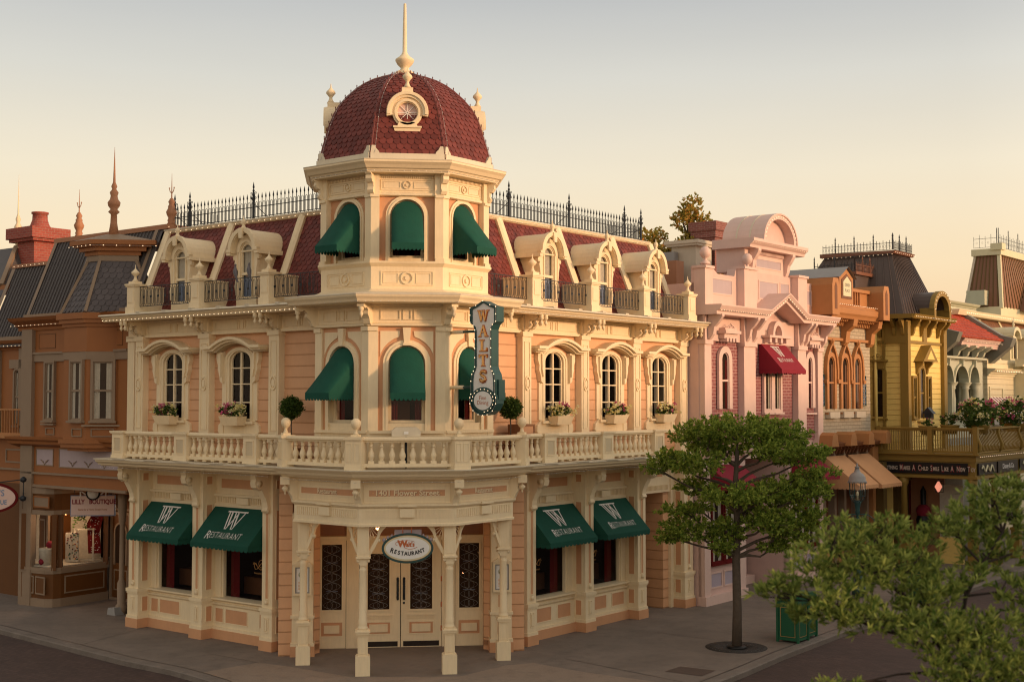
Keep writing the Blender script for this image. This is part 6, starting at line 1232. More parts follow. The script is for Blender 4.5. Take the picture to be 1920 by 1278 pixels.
for w_i in words_:
    mL.mat('awning_red').text(w_i[0].upper(), .34, (-cx, -T0 + .038, 3.70), (-1, 0, 0), (0, 0, 1), .010, .55, align='LEFT'); mL.mat('taupe_light').text(w_i[0].upper(), .27, (-cx, -T0 + .043, 3.71), (-1, 0, 0), (0, 0, 1), .002, .55, align='LEFT'); cx += tw_(w_i[0].upper(), .31, .55) + .02
    if len(w_i) > 1: mL.mat('taupe_light').text(w_i[1:].upper(), .20, (-cx, -T0 + .043, 3.69), (-1, 0, 0), (0, 0, 1), .005, .60, align='LEFT'); cx += tw_(w_i[1:].upper(), .20, .60)
    cx += .085
tag(mL.build('fascia_sign', None, rot('L'), recalc=False), 'long dark fascia sign with white and red lettering under the olive balcony', 'sign')
m = mk(F, 'black'); m.box(24.6, 26.6, DD - .02, DD + .03, 3.50, 3.93); m.box(26.8, 29.2, DD - .02, DD + .03, 3.50, 3.93); m.box(29.5, 32.5, DD - .02, DD + .03, 3.5, 3.93); m.mat('white').text('Disney & Co.', .26, (28.0, DD + .04, 3.72), wide=1.0, bold=.004)
m.mat('ivory'); m.tube([(24.9 + .1 * q, DD + .05, 3.72 + .12 * math.sin(q * 1.25)) for q in range(15)], .035, 5); m.tube([(29.8 + .1 * q, DD + .05, 3.72 + .12 * math.sin(q * 1.25)) for q in range(15)], .035, 5)
tag(m.build('shop_fascia_sign', None, rt, recalc=False), 'short dark fascia sign with cream scrollwork on the street front of the olive balcony', 'sign')
for t, d in ((T0 + .15, DD - .2), (T0 + .15, 3.2), (27.0, DD - .2), (29.6, DD - .2), (32.2, DD - .2)):
    m = MB().mat('olive'); m.box(-.22, .22, -.22, .22, 0, .35); m.box(-.16, .16, -.16, .16, .35, 1.1); m.box(-.2, .2, -.2, .2, 1.1, 1.2); m.lathe(0, 0, [(.13, 1.2), (.11, 3.0), (.17, 3.1), (.2, 3.35)], 10); m.build('column', yb, place(F, t, d))
m = mk(F, 'olive_dark'); m.box(25.6, 33, -2, 2.5, 0, 4.0); m.box(24.0, 24.35, 2.0, 2.6, 0, 3.9); m.mat('olive').box(25.55, 25.65, .5, 1.6, 0, 3.6); m.mat('yellow').box(26.0, 28.6, 2.5, 2.75, .15, 1.0); m.box(25.9, 28.7, 2.5, 2.8, 1.0, 1.08); m.mat('olive').frame(26.0, 28.6, 1.08, 3.2, .12, 2.5, 2.6); m.mat('curtain_red'); 
for j in range(5): m.box(26.3 + j * .5, 26.36 + j * .5, 2.5, 2.56, 1.1, 3.1)
m.mat('orange').box(25.4, 25.6, .9, 2.3, .1, 3.1); m.mat('copper').box(24.9, 25.2, 2.0, 2.1, .2, 3.0); m.build('shop_front', yb, rt)
mL = MB(-1).mat('terracotta'); mL.box(-3.9, -2.5, -27.0, -26.9, 0, 3.3); mL.mat('awning_red').ball((-3.2, -26.5, 1.9), .3, 8, 6); mL.mat('black').lathe(-3.2, -26.5, [(.22, .9), (.3, 1.6), (.1, 2.1), (.12, 2.7), (.01, 2.9)], 8); mL.mat('yellow').box(-2.5, -2.2, -25.2, -25.1, 0, 3.3); mL.box(-4.9, -4.0, -26.2, -26.0, 0, 1.0); mL.mat('curtain').box(-4.9, -4.0, -26.15, -26.1, 1.0, 3.0); mL.build('display', yb, rot('L'))
tl = MB().mat('lamp_dim').prism([(-.12, 0), (0, -.2), (.12, 0), (0, .2)], -.08, .08); tl.mat('iron').tube([(0, 0, .2), (0, 0, .5)], .012, 4); tl.frame(-.16, .16, -.22, .22, .02, -.1, -.09)
tag(tl.build('hanging_lantern', None, place('L', -4.4, -24.9, 3.0)), 'lit pink diamond lantern hanging under the olive balcony', 'lantern')
# flower tubs on the balcony
def flower_tub(face, t, d, z, rad, h, n, label, seed, tub='olive', group=None, wide=1.0, fl=.05, lf=.07):
    o = thing('flower_tub', label, 'planter', place(face, t, d, z).translation, face, group)
    mw = place(face, t, d, z); m = MB().mat(tub).lathe(0, 0, [(.25 * wide, 0), (.36 * wide, .3), (.38 * wide, .34)], 10); m.build('tub', o, mw)
    g = MB(); leaves(g, [(0, 0, .3 + h * .45, rad * wide, rad * .6, h * .55)], n, lf, 'leaf_topiary', seed, .5, 0, 1.6); g.build('foliage', o, mw, recalc=False)
    f = MB(); rn = random.Random(seed + 9)
    for j in range(int(n / 28)):
        a, e = rn.uniform(0, 6.28), rn.uniform(-.2, 1.3); p = Vector((math.cos(a) * math.cos(e) * rad * wide * 1.0, math.sin(a) * math.cos(e) * rad * .65, .3 + h * .45 + math.sin(e) * h * .58)); mt = rn.choice(['petal_pink', 'petal_white', 'petal_white'])
        leaves(f, [(p.x, p.y, p.z, fl * 1.6, fl * 1.6, fl * 1.6)], 22, fl * .9, mt, seed + j, .8, 0, 1.0)
    f.build('blossom', o, mw, recalc=False); return o
flower_tub('R', 25.4, DD - .25, 5.0, .95, .95, 1500, 'round mass of white and pink hydrangeas at the corner of the olive balcony', 31, wide=1.2, fl=.08, lf=.09)
flower_tub('R', 29.8, DD - .25, 5.0, .95, .95, 1500, 'mass of pink hydrangeas further along the olive balcony', 33, wide=1.25, fl=.08, lf=.09)
flower_tub('L', -4.95, -T0 - .3, 5.0, .35, .45, 380, 'small planter of mixed flowers beside the hydrangeas on the olive balcony', 35, fl=.045, lf=.06)
flower_tub('L', -4.1, -T0 - .3, 4.95, .2, .28, 200, 'tiny pot of cream flowers at the olive balcony rail', 36, fl=.04, lf=.05)
m = MB().mat('iron'); m.tube([(0, 0, 4.3), (0, 0, 5.6)], .02); m.prism([(-.22, 5.75), (.22, 5.75), (0, 6.0)], -.16, .16); m.box(-.14, .14, -.12, .12, 5.58, 5.75); tag(m.build('bird_feeder', None, place('L', -4.0, -T0 - .7)), 'dark bird feeder on a thin pole behind the olive balcony rail', 'feeder')

# ---------------- sage green building ----------------
gb = thing('sage_building', 'sage green arcaded building with sloping orange clay tile roof', 'building', place('R', 34, 2.1).translation)
m = mk(F, 'sage'); m.wall(31.2, 37.1, 4.9, 8.15, 2.1, [(32.35, .62, 5.6, 7.05, .72), (34.05, .85, 5.6, 7.05, .78), (35.7, .62, 5.6, 7.05, .72)], .35); m.box(29.8, 37.1, -6, .9, 0, 8.3); m.box(31.2, 37.1, -1, 2.1, 4.6, 4.9); m.box(29.7, 31.2, -1, 2.1, 4.6, 8.3); m.box(31.2, 37.1, .9, 2.1, 8.0, 8.15); m.box(37.0, 37.1, .9, 2.1, 4.9, 8.2); m.mat('sage_dark').box(31.2, 37.1, .9, .93, 4.9, 8.0); m.build('wall', gb, rt)
m = mk(F, 'sage')
for c, hw in ((32.35, .62), (34.05, .85), (35.7, .62)): m.band(c, hw, .10, 7.05, 7.05, .74, 2.1, 2.2); m.prism([(c - .08, 7.8), (c + .08, 7.8), (c + .05, 8.05), (c - .05, 8.05)], 2.1, 2.28)
m.box(31.0, 37.2, 2.05, 2.25, 8.1, 8.2); m.box(31.2, 37.1, 2.0, 2.3, 5.45, 5.6); consoles(m, (33.3, 34.5, 35.7, 36.6), 2.1, 8.15, 8.7, .6, .2); m.build('moulding', gb, rt)
for t in (33.2, 34.95, 36.3): MB().mat('sage').lathe(0, 0, [(.26, 5.6), (.2, 5.68), (.17, 5.75), (.18, 6.3), (.14, 6.72), (.2, 6.8), (.16, 6.84), (.28, 7.02), (.3, 7.06)], 14).build('column', gb, place(F, t, 2.0))
m = mk(F, 'pink_light'); cornice(m, 33.2, 38.2, 2.4, 8.62, .42, .25); m.build('cornice', gb, rt); bulbs(MB(), along((33.3, 2.70, 8.86), (38.1, 2.70, 8.86), .2)).build('light_string', gb, rt)
fg = lambda z: 2.7 - (z - 9.0) * 2.6 / 1.6
m = mk(F, 'clay_tile'); m.add([(31.2, fg(9), 9), (38.2, fg(9), 9), (38.2, fg(10.6), 10.6), (31.2, fg(10.6), 10.6)], [(0, 1, 2, 3)])
H = math.hypot(1.6, 2.6)
for j in range(34):
    for i in range(10):
        t = 31.3 + j * .205; z0 = 9 + 1.6 * i / 10; z1 = 9 + 1.6 * (i + 1.15) / 10
        m.add([(t, fg(z0) + .02, z0 + .01), (t + .05, fg(z0) + .05, z0 + .08), (t + .13, fg(z0) + .05, z0 + .08), (t + .18, fg(z0) + .02, z0 + .01), (t, fg(z1), z1), (t + .05, fg(z1) + .02, z1 + .05), (t + .13, fg(z1) + .02, z1 + .05), (t + .18, fg(z1), z1)], [(0, 1, 5, 4), (1, 2, 6, 5), (2, 3, 7, 6), (0, 3, 2, 1)])
m.box(31.2, 38.2, -.2, .25, 10.5, 10.75); m.build('tile_roof', gb, rt)
m = mk(F, 'sage_dark'); 
for t, w in ((31.0, .45), (38.2, .55)):
    m.sweep([(-3, 8.0), (2.1, 8.0), (3.0, 8.75), (3.15, 9.15), (2.6, 9.3), (0, 11.0), (-3, 11.0)], t, t + w)
m.build('gable_parapet', gb, rt)
m = mk(F, 'sage_dark'); m.box(31.2, 37, .9, 2.1, 0, 4.6); m.build('shop_front', gb, rt)

# ---------------- cream terrace and tower far right ----------------
cb = thing('cream_terrace', 'distant cream building with brown mansard roof and round dormers beyond the sage arcade', 'building', place('R', 45, 2).translation)
m = mk(F, 'ivory_siding'); m.box(38.0, 62, -6, 2.0, 0, 8.2); m.build('wall', cb, rt)
m = mk(F, 'ivory'); cornice(m, 38.0, 62, 2.0, 7.4, .35, .4); cornice(m, 41.2, 62, 2.6, 7.9, .35, .4)
m.box(42, 45.5, 2.0, 2.6, 4.5, 7.9); consoles(m, (42.2, 43.4, 44.6), 2.6, 7.2, 7.9, .3, .25)
for c in (39.2, 47.0): m.frame(c - 1, c + 1, 5.0, 6.9, .1, 2, 2.05)
m.build('moulding', cb, rt)
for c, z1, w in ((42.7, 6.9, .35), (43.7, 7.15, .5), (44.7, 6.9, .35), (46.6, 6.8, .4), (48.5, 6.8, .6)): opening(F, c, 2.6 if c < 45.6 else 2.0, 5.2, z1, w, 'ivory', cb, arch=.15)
fm = lambda z: 1.6 - (z - 8.2) * .5
m = mk(F, 'brown_tile'); m.add([(37.5, fm(8.2), 8.2), (62, fm(8.2), 8.2), (62, fm(10.3), 10.3), (37.5, fm(10.3), 10.3)], [(0, 1, 2, 3)]); scales(m, lambda a, h, o: (37.5 + a, fm(8.2 + h * .9) + o, 8.2 + h * .9), lambda h: 16, 2.3, .35, .2, .02, 'brown_tile'); m.mat('ivory').sweep([(-2, 10.3), (1.0, 10.3), (1.1, 10.55), (-2, 10.6)], 37, 62)
for t in (38.3, 41.0, 44): m.add([(t, fm(8.2) + .05, 8.2), (t + .3, fm(8.2) + .05, 8.2), (t + .3, fm(10.3) + .05, 10.3), (t, fm(10.3) + .05, 10.3)], [(0, 1, 2, 3)])
m.mat('sage').box(33.5, 40.8, -3, .6, 10.2, 10.7); cornice(m, 33, 41, .4, 10.65, .3, .35); m.build('mansard_roof', cb, rt)
for t, d, z in ((41.2, 3.0, 8.15), (38.0, 1.1, 10.42)): bulbs(MB(), along((t, d, z), (60, d, z), .28), .02).build('light_string', cb, rt)
bulbs(MB(), along((38.2, 2.42, 7.62), (42, 2.42, 7.62), .25), .02).build('light_string', cb, rt)
for c in (42.0, 44.3, 46.6):
    m = mk(F, 'ivory'); m.box(c - .55, c + .55, 0, 2.0, 8.2, 9.4); m.ribbon([(c - .62, 9.3)] + m.arc(c, .5, 9.3, .4, 8) + [(c + .62, 9.3)], [(c - .75, 9.4)] + m.arc(c, .62, 9.4, .48, 8) + [(c + .75, 9.4)], 0, 2.2); m.band(c, .24, .1, 8.3, 9.1, .22, 2.0, 2.08); m.mat('interior').flat([(c - .24, 8.3)] + m.arc(c, .24, 9.1, .22) + [(c + .24, 8.3)], 2.01); finial(m.mat('ivory'), c, 2.0, 9.85, .6, .05); m.build('dormer', cb, rt)
m = mk(F, 'awning_red'); 
for j in range(10): m.mat('white' if j % 2 else 'awning_red').add([(38.2 + j * .22, 2.0, 6.4), (38.42 + j * .22, 2.0, 6.4), (38.42 + j * .22, 3.4, 5.2), (38.2 + j * .22, 3.4, 5.2)], [(0, 1, 2, 3)])
for j in range(6): m.mat('white' if j % 2 else 'awning_red').add([(38.2, 2.0 + j * .23, 6.4 - j * .2), (38.2, 2.23 + j * .23, 6.2 - j * .2), (38.2, 2.23 + j * .23, 5.1), (38.2, 2.0 + j * .23, 5.1)], [(0, 1, 2, 3)])
m.build('awning', cb, rt, recalc=False)
tw = thing('mansard_tower', 'tall brown tiled tower roof with iron cresting above the distant cream building', 'tower', place('R', 59, -4).translation)
m = mk(F, 'ivory'); m.box(55.9, 66, -5.2, -3, 6, 11.9); m.build('wall', tw, rt)
m = mk(F, 'brown_tile'); frustum(m, [(56, -3), (66, -3), (66, -5.2), (56, -5.2)], 11.8, [(56.6, -3.3), (62, -3.3), (62, -4.7), (56.6, -4.7)], 15.2)
m.mat('olive_dark')
for j in range(16): m.tube([(56.5 + j * .62, -2.98, 11.85), (56.9 + j * .33, -3.28, 15.1)], .03, 4)
for j in range(7): m.tube([(55.98, -3.2 - j * .3, 11.85), (56.57, -3.4 - j * .2, 15.1)], .03, 4)
m.mat('ivory').tube([(56, -2.98, 11.8), (56.6, -3.28, 15.2)], .14, 4); m.mat('tan_stone').tube([(56, -5.2, 11.8), (56.6, -4.7, 15.2)], .10, 4); m.mat('ivory').box(56.4, 62.3, -4.9, -3.1, 15.1, 15.5); m.box(56.3, 57.0, -3.7, -3.0, 15.4, 15.8); m.mat('sage').box(55.4, 56.2, -4.9, -3.8, 12.0, 12.9); m.mat('brown_tile').prism([(59.5, 11.8), (64, 11.8), (61.7, 13.9)], -3.6, -1.6); m.mat('ivory').ribbon([(59.6, 11.8), (61.7, 13.75), (63.9, 11.8)], [(59.2, 11.8), (61.7, 14.1), (64.3, 11.8)], -1.8, -1.4); m.build('mansard_roof', tw, rt)
m = mk(F, 'iron'); cresting(m, 56.6, 62, -3.3, 15.6, 1.0, .3); m.build('roof_cresting', tw, rt); mL = MB(-1).mat('iron'); cresting(mL, 3.4, 4.8, -56.6, 15.6, 1.0, .3); mL.build('roof_cresting', tw, rot('L'))

# ---------------- row across the street (out of the picture, added only to shade the lower floors) ----------------
ops = mk(F, 'tan_brick'); ops.box(-12, 12, 27, 36, 0, 9.6); ops.box(12, 34, 27, 36, 0, 9.2); ops.box(34, 80, 27, 36, 0, 9.8); tag(ops.build('unseen_shade_row', None, rt), 'unseen row of plain blocks added across the street to shade the lower floors', 'building')

# ---------------- hanging signs, boxes, trees on the corner building ----------------
bs = thing('blade_sign', 'tall green framed vertical sign with gold letters and bulbs beside the first floor bay', 'sign', place('R', -.66, 3.2, 6).translation)
mw = rot('L')   # the sign board stands square to the right hand facade; its face looks along the left facade normal
m = MB(-1)      # local t = -(distance out), d = -t(right)
c = -3.26; F0 = .80; TH = .24
half = [(0, 8.57), (.22, 8.47), (.40, 8.42), (.40, 8.08), (.30, 8.01), (.25, 7.90), (.25, 7.05), (.29, 6.95), (.34, 6.88), (.37, 6.72), (.37, 6.42), (.40, 6.34), (.40, 6.20), (.30, 6.04), (.14, 5.95), (0, 5.93)]
full = [(c + a, z) for a, z in half] + [(c - a, z) for a, z in half[::-1][1:-1]]
m.mat('iron_green').prism(full, F0 - TH, F0); inner = [(c + (a - c) * (.82 if abs(a - c) > .2 else .78), 7.28 + (z - 7.28) * .965) for a, z in full]
m.mat('white').prism(inner, F0 - TH - .004, F0 + .004); m.mat('iron_green'); m.ribbon(inner + inner[:1], full + full[:1], F0, F0 + .03)
m.mat('iron_green').prism([(c + .37 * math.cos(q), 6.27 + .31 * math.sin(q)) for q in [2 * math.pi * k / 28 for k in range(28)]], F0 - TH - .02, F0 + .03); m.mat('white').prism([(c + .265 * math.cos(q), 6.27 + .215 * math.sin(q)) for q in [2 * math.pi * k / 28 for k in range(28)]], F0, F0 + .036)
m.mat('copper').text('Fine', .13, (c, F0 + .04, 6.33), (-1, 0, 0), (0, .0, 1)); m.text('Dining', .13, (c, F0 + .04, 6.22), (-1, 0, 0)); m.mat('iron_green').box(c - .42, c - .30, F0 - TH - .02, F0 - .04, 6.30, 6.75)
m.build('sign_board', bs, mw, recalc=False)
def glyph(m, ch, cx, cz, h, w, d):
    """slab serif capitals of the vertical sign; x runs right"""
    def P(x, y): return (-(-cx + x * w) if False else cx - x * w, cz + y * h)
    def S(x0, y0, x1, y1, t0, t1=None):
        t1 = t0 if t1 is None else t1; m.prism([P(x0 - t0 / 2, y0), P(x0 + t0 / 2, y0), P(x1 + t1 / 2, y1), P(x1 - t1 / 2, y1)], d, d + .02)
    def B(x0, x1, y0, y1): m.prism([P(x0, y0), P(x1, y0), P(x1, y1), P(x0, y1)], d, d + .02)
    if ch == 'W': S(-.40, .5, -.20, -.5, .18, .12); S(0.0, .5, -.20, -.5, .08, .08); S(-.02, .5, .20, -.5, .18, .12); S(.42, .5, .20, -.5, .08, .08); B(-.56, -.24, .44, .52); B(-.16, .14, .44, .52); B(.28, .56, .44, .52)
    if ch == 'A': S(0, .5, -.32, -.5, .08, .09); S(0, .5, .30, -.5, .16, .20); B(-.2, .2, -.18, -.10); B(-.46, -.18, -.54, -.46); B(.12, .48, -.54, -.46)
    if ch == 'L': B(-.22, -.02, -.5, .5); B(-.36, .12, .44, .52); B(-.36, .40, -.54, -.46); B(.32, .40, -.54, -.22)
    if ch == 'T': B(-.1, .1, -.5, .5); B(-.42, .42, .43, .52); B(-.42, -.34, .22, .52); B(.34, .42, .22, .52); B(-.2, .2, -.54, -.46)
    if ch == 'S':
        pts = [(.30, .28), (.26, .42), (.05, .5), (-.2, .44), (-.28, .26), (-.18, .10), (.05, 0), (.22, -.12), (.28, -.28), (.16, -.44), (-.06, -.5), (-.26, -.42), (-.32, -.24)]
        m.tube([(P(x, y)[0], d + .01, P(x, y)[1]) for x, y in pts], .032, 6); B(.26, .33, .22, .50); B(-.36, -.29, -.50, -.18)
L = MB(-1)
for ch, z in zip('WALTS', (8.22, 7.88, 7.54, 7.20, 6.83)):
    L.mat('copper'); glyph(L, ch, c, z, .27, .33 if ch != 'S' else .29, F0 + .004); L.mat('gold'); glyph(L, ch, c, z, .235, .275 if ch != 'S' else .25, F0 + .018)
L.build('lettering', bs, mw)
bb = []
for (a, b) in zip(full, full[1:] + full[:1]):
    A, B = Vector((c + (a[0] - c) * .96, F0 + .04, a[1])), Vector((c + (b[0] - c) * .96, F0 + .04, b[1])); k = max(1, round((B - A).length / .20)); bb += [A.lerp(B, i / k) for i in range(k)]
bulbs(MB(-1), bb, .009).build('bulb', bs, mw); bulbs(MB(-1), [Vector((c + .318 * math.cos(q), F0 + .045, 6.27 + .263 * math.sin(q))) for q in [2 * math.pi * k / 18 for k in range(14)]], .008).build('bulb', bs, mw)
m = MB(-1).mat('iron_green')
for z in (7.88, 6.58): m.tube([(-2.2, F0 - .12, z), (-3.1, F0 - .12, z)], .03, 6); m.mat('cream').tube([(-2.1, F0 - .12, z), (-2.55, F0 - .12, z)], .045, 6); m.mat('iron_green')
m.build('bracket', bs, mw)

es = thing('oval_entrance_sign', 'cream oval sign with green rim hanging over the double entrance doors', 'sign', (0.02, -2.5, 2.88))
ov = lambda k, n=44: [(.02 + .595 * k * math.cos(2 * math.pi * i / n), 2.88 + (.345 - .595 * (1 - k)) * math.sin(2 * math.pi * i / n)) for i in range(n)]
m = MB().mat('iron_green').prism(ov(1), 2.44, 2.50); a, b = ov(1) + ov(1)[:1], ov(.925) + ov(.925)[:1]; m.ribbon(b, a, 2.50, 2.52); m.mat('gold').prism(ov(.915), 2.50, 2.504); m.mat('ivory').prism(ov(.90), 2.50, 2.507); m.mat('white').prism(ov(.84), 2.5, 2.510); m.build('sign_board', es, recalc=False)
m = MB().mat('copper'); m.text('W', .20, (-.10, 2.516, 2.98), bold=.012); m.text("alt's", .15, (.08, 2.516, 2.965), bold=.006, wide=.85)
m.tube([(-.16 - .10 * math.cos(q), 2.515, 2.99 + .055 * math.sin(q)) for q in [x * .5 for x in range(-2, 8)]], .006, 4); m.tube([(-.06 + .05 * q, 2.515, 2.90 - .04 * math.sin(q * .55)) for q in range(7)] + [(.22, 2.515, 2.90)], .006, 4); m.tube([(-.02 + .2 * math.cos(q), 2.515, 3.02 + .04 * math.sin(q)) for q in [x * .45 for x in range(8)]], .005, 4)
tx = 'RESTAURANT'
for i, ch in enumerate(tx):
    u = (i - 4.5) / 4.5; a = .36 * u; z = 2.755 + .075 * u * u; s = .15 if i == 0 else .125; sl = .38 * u
    m.mat('curtain_blue' if False else 'black').text(ch, s, (.02 + a, 2.516, z), (math.cos(sl), 0, math.sin(sl)), (-math.sin(sl), 0, math.cos(sl)), .004, .9)
m.build('lettering', es, recalc=False)
m = MB().mat('pink_panel'); 
for j in range(13): u = (j - 6) / 6; m.lathe(.02 + .54 * u, 2.44, [(.001, 3.10 - .12 * u * u + .07 * (1 - u * u) * 1), (.05, 3.14 - .14 * u * u + .07), (.001, 3.2 - .14 * u * u + .07)], 6)
m.box(-.28, .34, 2.42, 2.46, 3.18, 3.30); m.mat('copper').frame(-.10, .12, 3.2, 3.40, .02, 2.42, 2.48); m.build('scrollwork', es)
for s, lb in ((-1, 'framed menu board on the entrance jamb toward the pink shop signs'), (1, 'framed menu board on the entrance jamb toward the street tree')):
    a, b = sorted((s * 2.24, s * 2.69)); t_ = thing('menu_board', lb, 'menu board', (s * 2.46, -.1, 1.5))
    m = MB().mat('cream'); m.frame(a, b, 1.50, 2.24, .05, .10, .20); m.box(a, b, .10, .13, 1.5, 2.24); m.prism([(a - .03, 2.24), (b + .03, 2.24), ((a + b) / 2 + .1, 2.34), ((a + b) / 2 - .1, 2.34)], .10, .22); m.mat('grey').frame(a + .05, b - .05, 1.55, 2.19, .03, .14, .17); m.build('case', t_, recalc=False)
    m = MB().mat('white').box(a + .08, b - .08, .135, .145, 1.58, 2.16); m.mat('sage'); cx0 = (a + b) / 2; m.prism([(cx0 + .10 * math.cos(q), 2.0 + .08 * math.sin(q)) for q in [x * .45 for x in range(14)]], .145, .150); m.mat('leaf_topiary').prism([(cx0 + .07 * math.cos(q), 1.98 + .05 * math.sin(q)) for q in [x * .45 for x in range(14)]], .150, .154)
    m.mat('gold')
    for j in range(6): m.box(cx0 - .10, cx0 - .01, .145, .149, 1.64 + j * .035, 1.652 + j * .035); m.box(cx0 + .02, cx0 + .10, .145, .149, 1.64 + j * .035, 1.652 + j * .035)
    m.build('menu', t_, recalc=False)

def window_box(face, t, label, seed):
    mw = place(face, t, 1.5, 5.62); o = thing('flower_box', label, 'flower box', mw.translation, face, 'flower boxes under the upper windows')
    m = MB().mat('cream').add([(-.30, .10, 0), (.30, .10, 0), (.30, .36, 0), (-.30, .36, 0), (-.37, .10, .24), (.37, .10, .24), (.37, .44, .24), (-.37, .44, .24)], [(0, 1, 2, 3), (0, 1, 5, 4), (1, 2, 6, 5), (2, 3, 7, 6), (3, 0, 4, 7), (4, 5, 6, 7)]); m.build('box', o, mw)
    g = MB(); leaves(g, [(0, -.28, .36, .42, .14, .13)], 520, .045, 'leaf_topiary', seed, .5, 0, 1.7); g.build('foliage', o, mw, recalc=False)
    f = MB(); rn = random.Random(seed)
    for j in range(52):
        x = rn.uniform(-.46, .46); y = rn.uniform(-.46, -.15); z = .36 + rn.uniform(-.06, .22) - abs(x) * .15; near = abs(x - .10 * SG[face] + .02) < .11; leaves(f, [(x, y, z, .055, .055, .05)], 18, .045, 'petal_pink' if near or rn.random() < .06 else 'petal_white', seed + j, .8, 0, 1.0)
    f.build('blossom', o, mw, recalc=False)
for face, t, lb in (('L', 7.24, 'flower box under the outer upper window left of the tower'), ('L', 4.42, 'flower box under the inner upper window left of the tower'), ('R', 4.28, 'flower box under the first upper window right of the tower'), ('R', 6.97, 'flower box under the middle upper window right of the tower'), ('R', 9.62, 'flower box under the last upper window right of the tower')):
    window_box(face, t, lb, int(t * 100))
for face, t, lb, sd in (('L', 1.86, 'clipped ball topiary standing clear on the balcony beside a green arched awning', 51), ('R', 1.72, 'clipped ball topiary on the balcony partly behind the vertical bulb sign', 52)):
    mw = place(face, t, 2.05, 4.72); o = thing('topiary_tree', lb, 'topiary', mw.translation, face, 'topiary balls on the balcony')
    g = MB(); leaves(g, [(0, 0, 1.36, .24, .24, .24)], 3200, .038, 'leaf_topiary', sd, .72, 0, 1.6); leaves(g, [(0, 0, 1.36, .16, .16, .16)], 500, .05, 'leaf_topiary', sd + 1, .5, 0, 1.6); g.build('crown', o, mw, recalc=False)
    MB().mat('bark').tube([(0, 0, .3), (.01, 0, .7), (0, .01, 1.3)], .018, 5).build('trunk', o, mw); MB().mat('timber').add([(-.2, -.2, 0), (.2, -.2, 0), (.2, .2, 0), (-.2, .2, 0), (-.24, -.24, .38), (.24, -.24, .38), (.24, .24, .38), (-.24, .24, .38)], [(0, 1, 2, 3), (0, 1, 5, 4), (1, 2, 6, 5), (2, 3, 7, 6), (3, 0, 4, 7), (4, 5, 6, 7)]).build('planter', o, mw)
m = MB().mat('timber'); m.box(-.3, .3, -.2, .2, 0, .95); m.frame(-.3, .3, .05, .95, .05, .2, .22); m.mat('salmon').box(-.24, .24, .2, .205, .1, .9); tag(m.build('storage_box', None, place('R', 2.3, 1.95, 4.72)), 'low wooden cabinet on the balcony beside a topiary', 'cabinet')
m = MB().mat('lead'); m.prism([(-.33, 5.45), (.33, 5.45), (.33, 5.58), (.24, 5.66), (-.24, 5.66), (-.33, 5.58)], 2.45, 2.72); m.mat('white').box(-.05, .05, 2.72, 2.74, 5.50, 5.56); m.mat('iron').tube([(0, 2.6, 4.72), (0, 2.6, 5.45)], .03, 6); tag(m.build('floodlight', None, Matrix.Translation((-.03, 0, 0))), 'grey floodlight housing behind the middle of the balcony rail', 'lamp')

# pigeons on the railing
def pigeon(face, t, d, z, turn, label):
    mw = place(face, t, d, z) @ Matrix.Rotation(turn, 4, 'Z') @ Matrix.Translation((0, 0, .10)) @ Matrix.Rotation(R(-38), 4, 'Y') @ Matrix.Translation((0, 0, -.10)); o = thing('pigeon', label, 'pigeon', mw.translation, None, 'pigeons on the roof railing')
    prof = [(-.20, .10, .008, .006), (-.12, .135, .022, .014), (-.06, .165, .040, .034), (0, .195, .052, .050), (.05, .225, .046, .050), (.085, .265, .032, .036), (.10, .30, .024, .026), (.105, .33, .026, .027), (.115, .352, .020, .018), (.122, .362, .006, .005)]
    m = MB().mat('plumage'); m.smooth = True; P = []; n = 10
    for x, zz, rw, rh in prof: P += [(x - rh * .5 * math.sin(q), rw * math.cos(q), zz + rh * math.sin(q)) for q in [2 * math.pi * k / n for k in range(n)]]
    m.add(P, [(i * n + k, i * n + (k + 1) % n, (i + 1) * n + (k + 1) % n, (i + 1) * n + k) for i in range(len(prof) - 1) for k in range(n)] + [tuple(range(n))[::-1], tuple(range(len(P) - n, len(P)))]); m.smooth = False
    m.add([(-.12, -.02, .14), (-.12, .02, .14), (-.27, .025, .055), (-.27, -.025, .055)], [(0, 1, 2, 3)]); m.mat('curtain_blue').add([(.135, 0, .335), (.12, .006, .342), (.12, -.006, .342), (.12, 0, .33)], [(0, 1, 3), (0, 2, 3), (0, 1, 2)]); m.mat('black').ball((.118, .018, .345), .005, 5, 3); m.ball((.118, -.018, .345), .005, 5, 3); m.mat('terracotta')
    for s in (-.02, .02): m.tube([(.0, s, .16), (.005, s, .01)], .006, 4); m.tube([(-.01, s, .01), (.03, s, .012)], .005, 4)
    m.build('body', o, mw)
    for s in (-1, 1): MB().mat('plumage').add([(.06, s * .050, .235), (.0, s * .058, .23), (-.12, s * .035, .155), (-.20, s * .015, .09), (-.10, s * .045, .125), (.02, s * .056, .165)], [(0, 1, 2, 3, 4, 5)]).build('wing', o, mw, recalc=False)
pigeon('L', 4.08, 2.03, 9.41, R(165), 'pigeon perched on the roof railing between the masonry post and the dormer window'); pigeon('L', 3.55, 2.03, 9.41, R(165), 'pigeon perched on the roof railing directly in front of the dormer window')

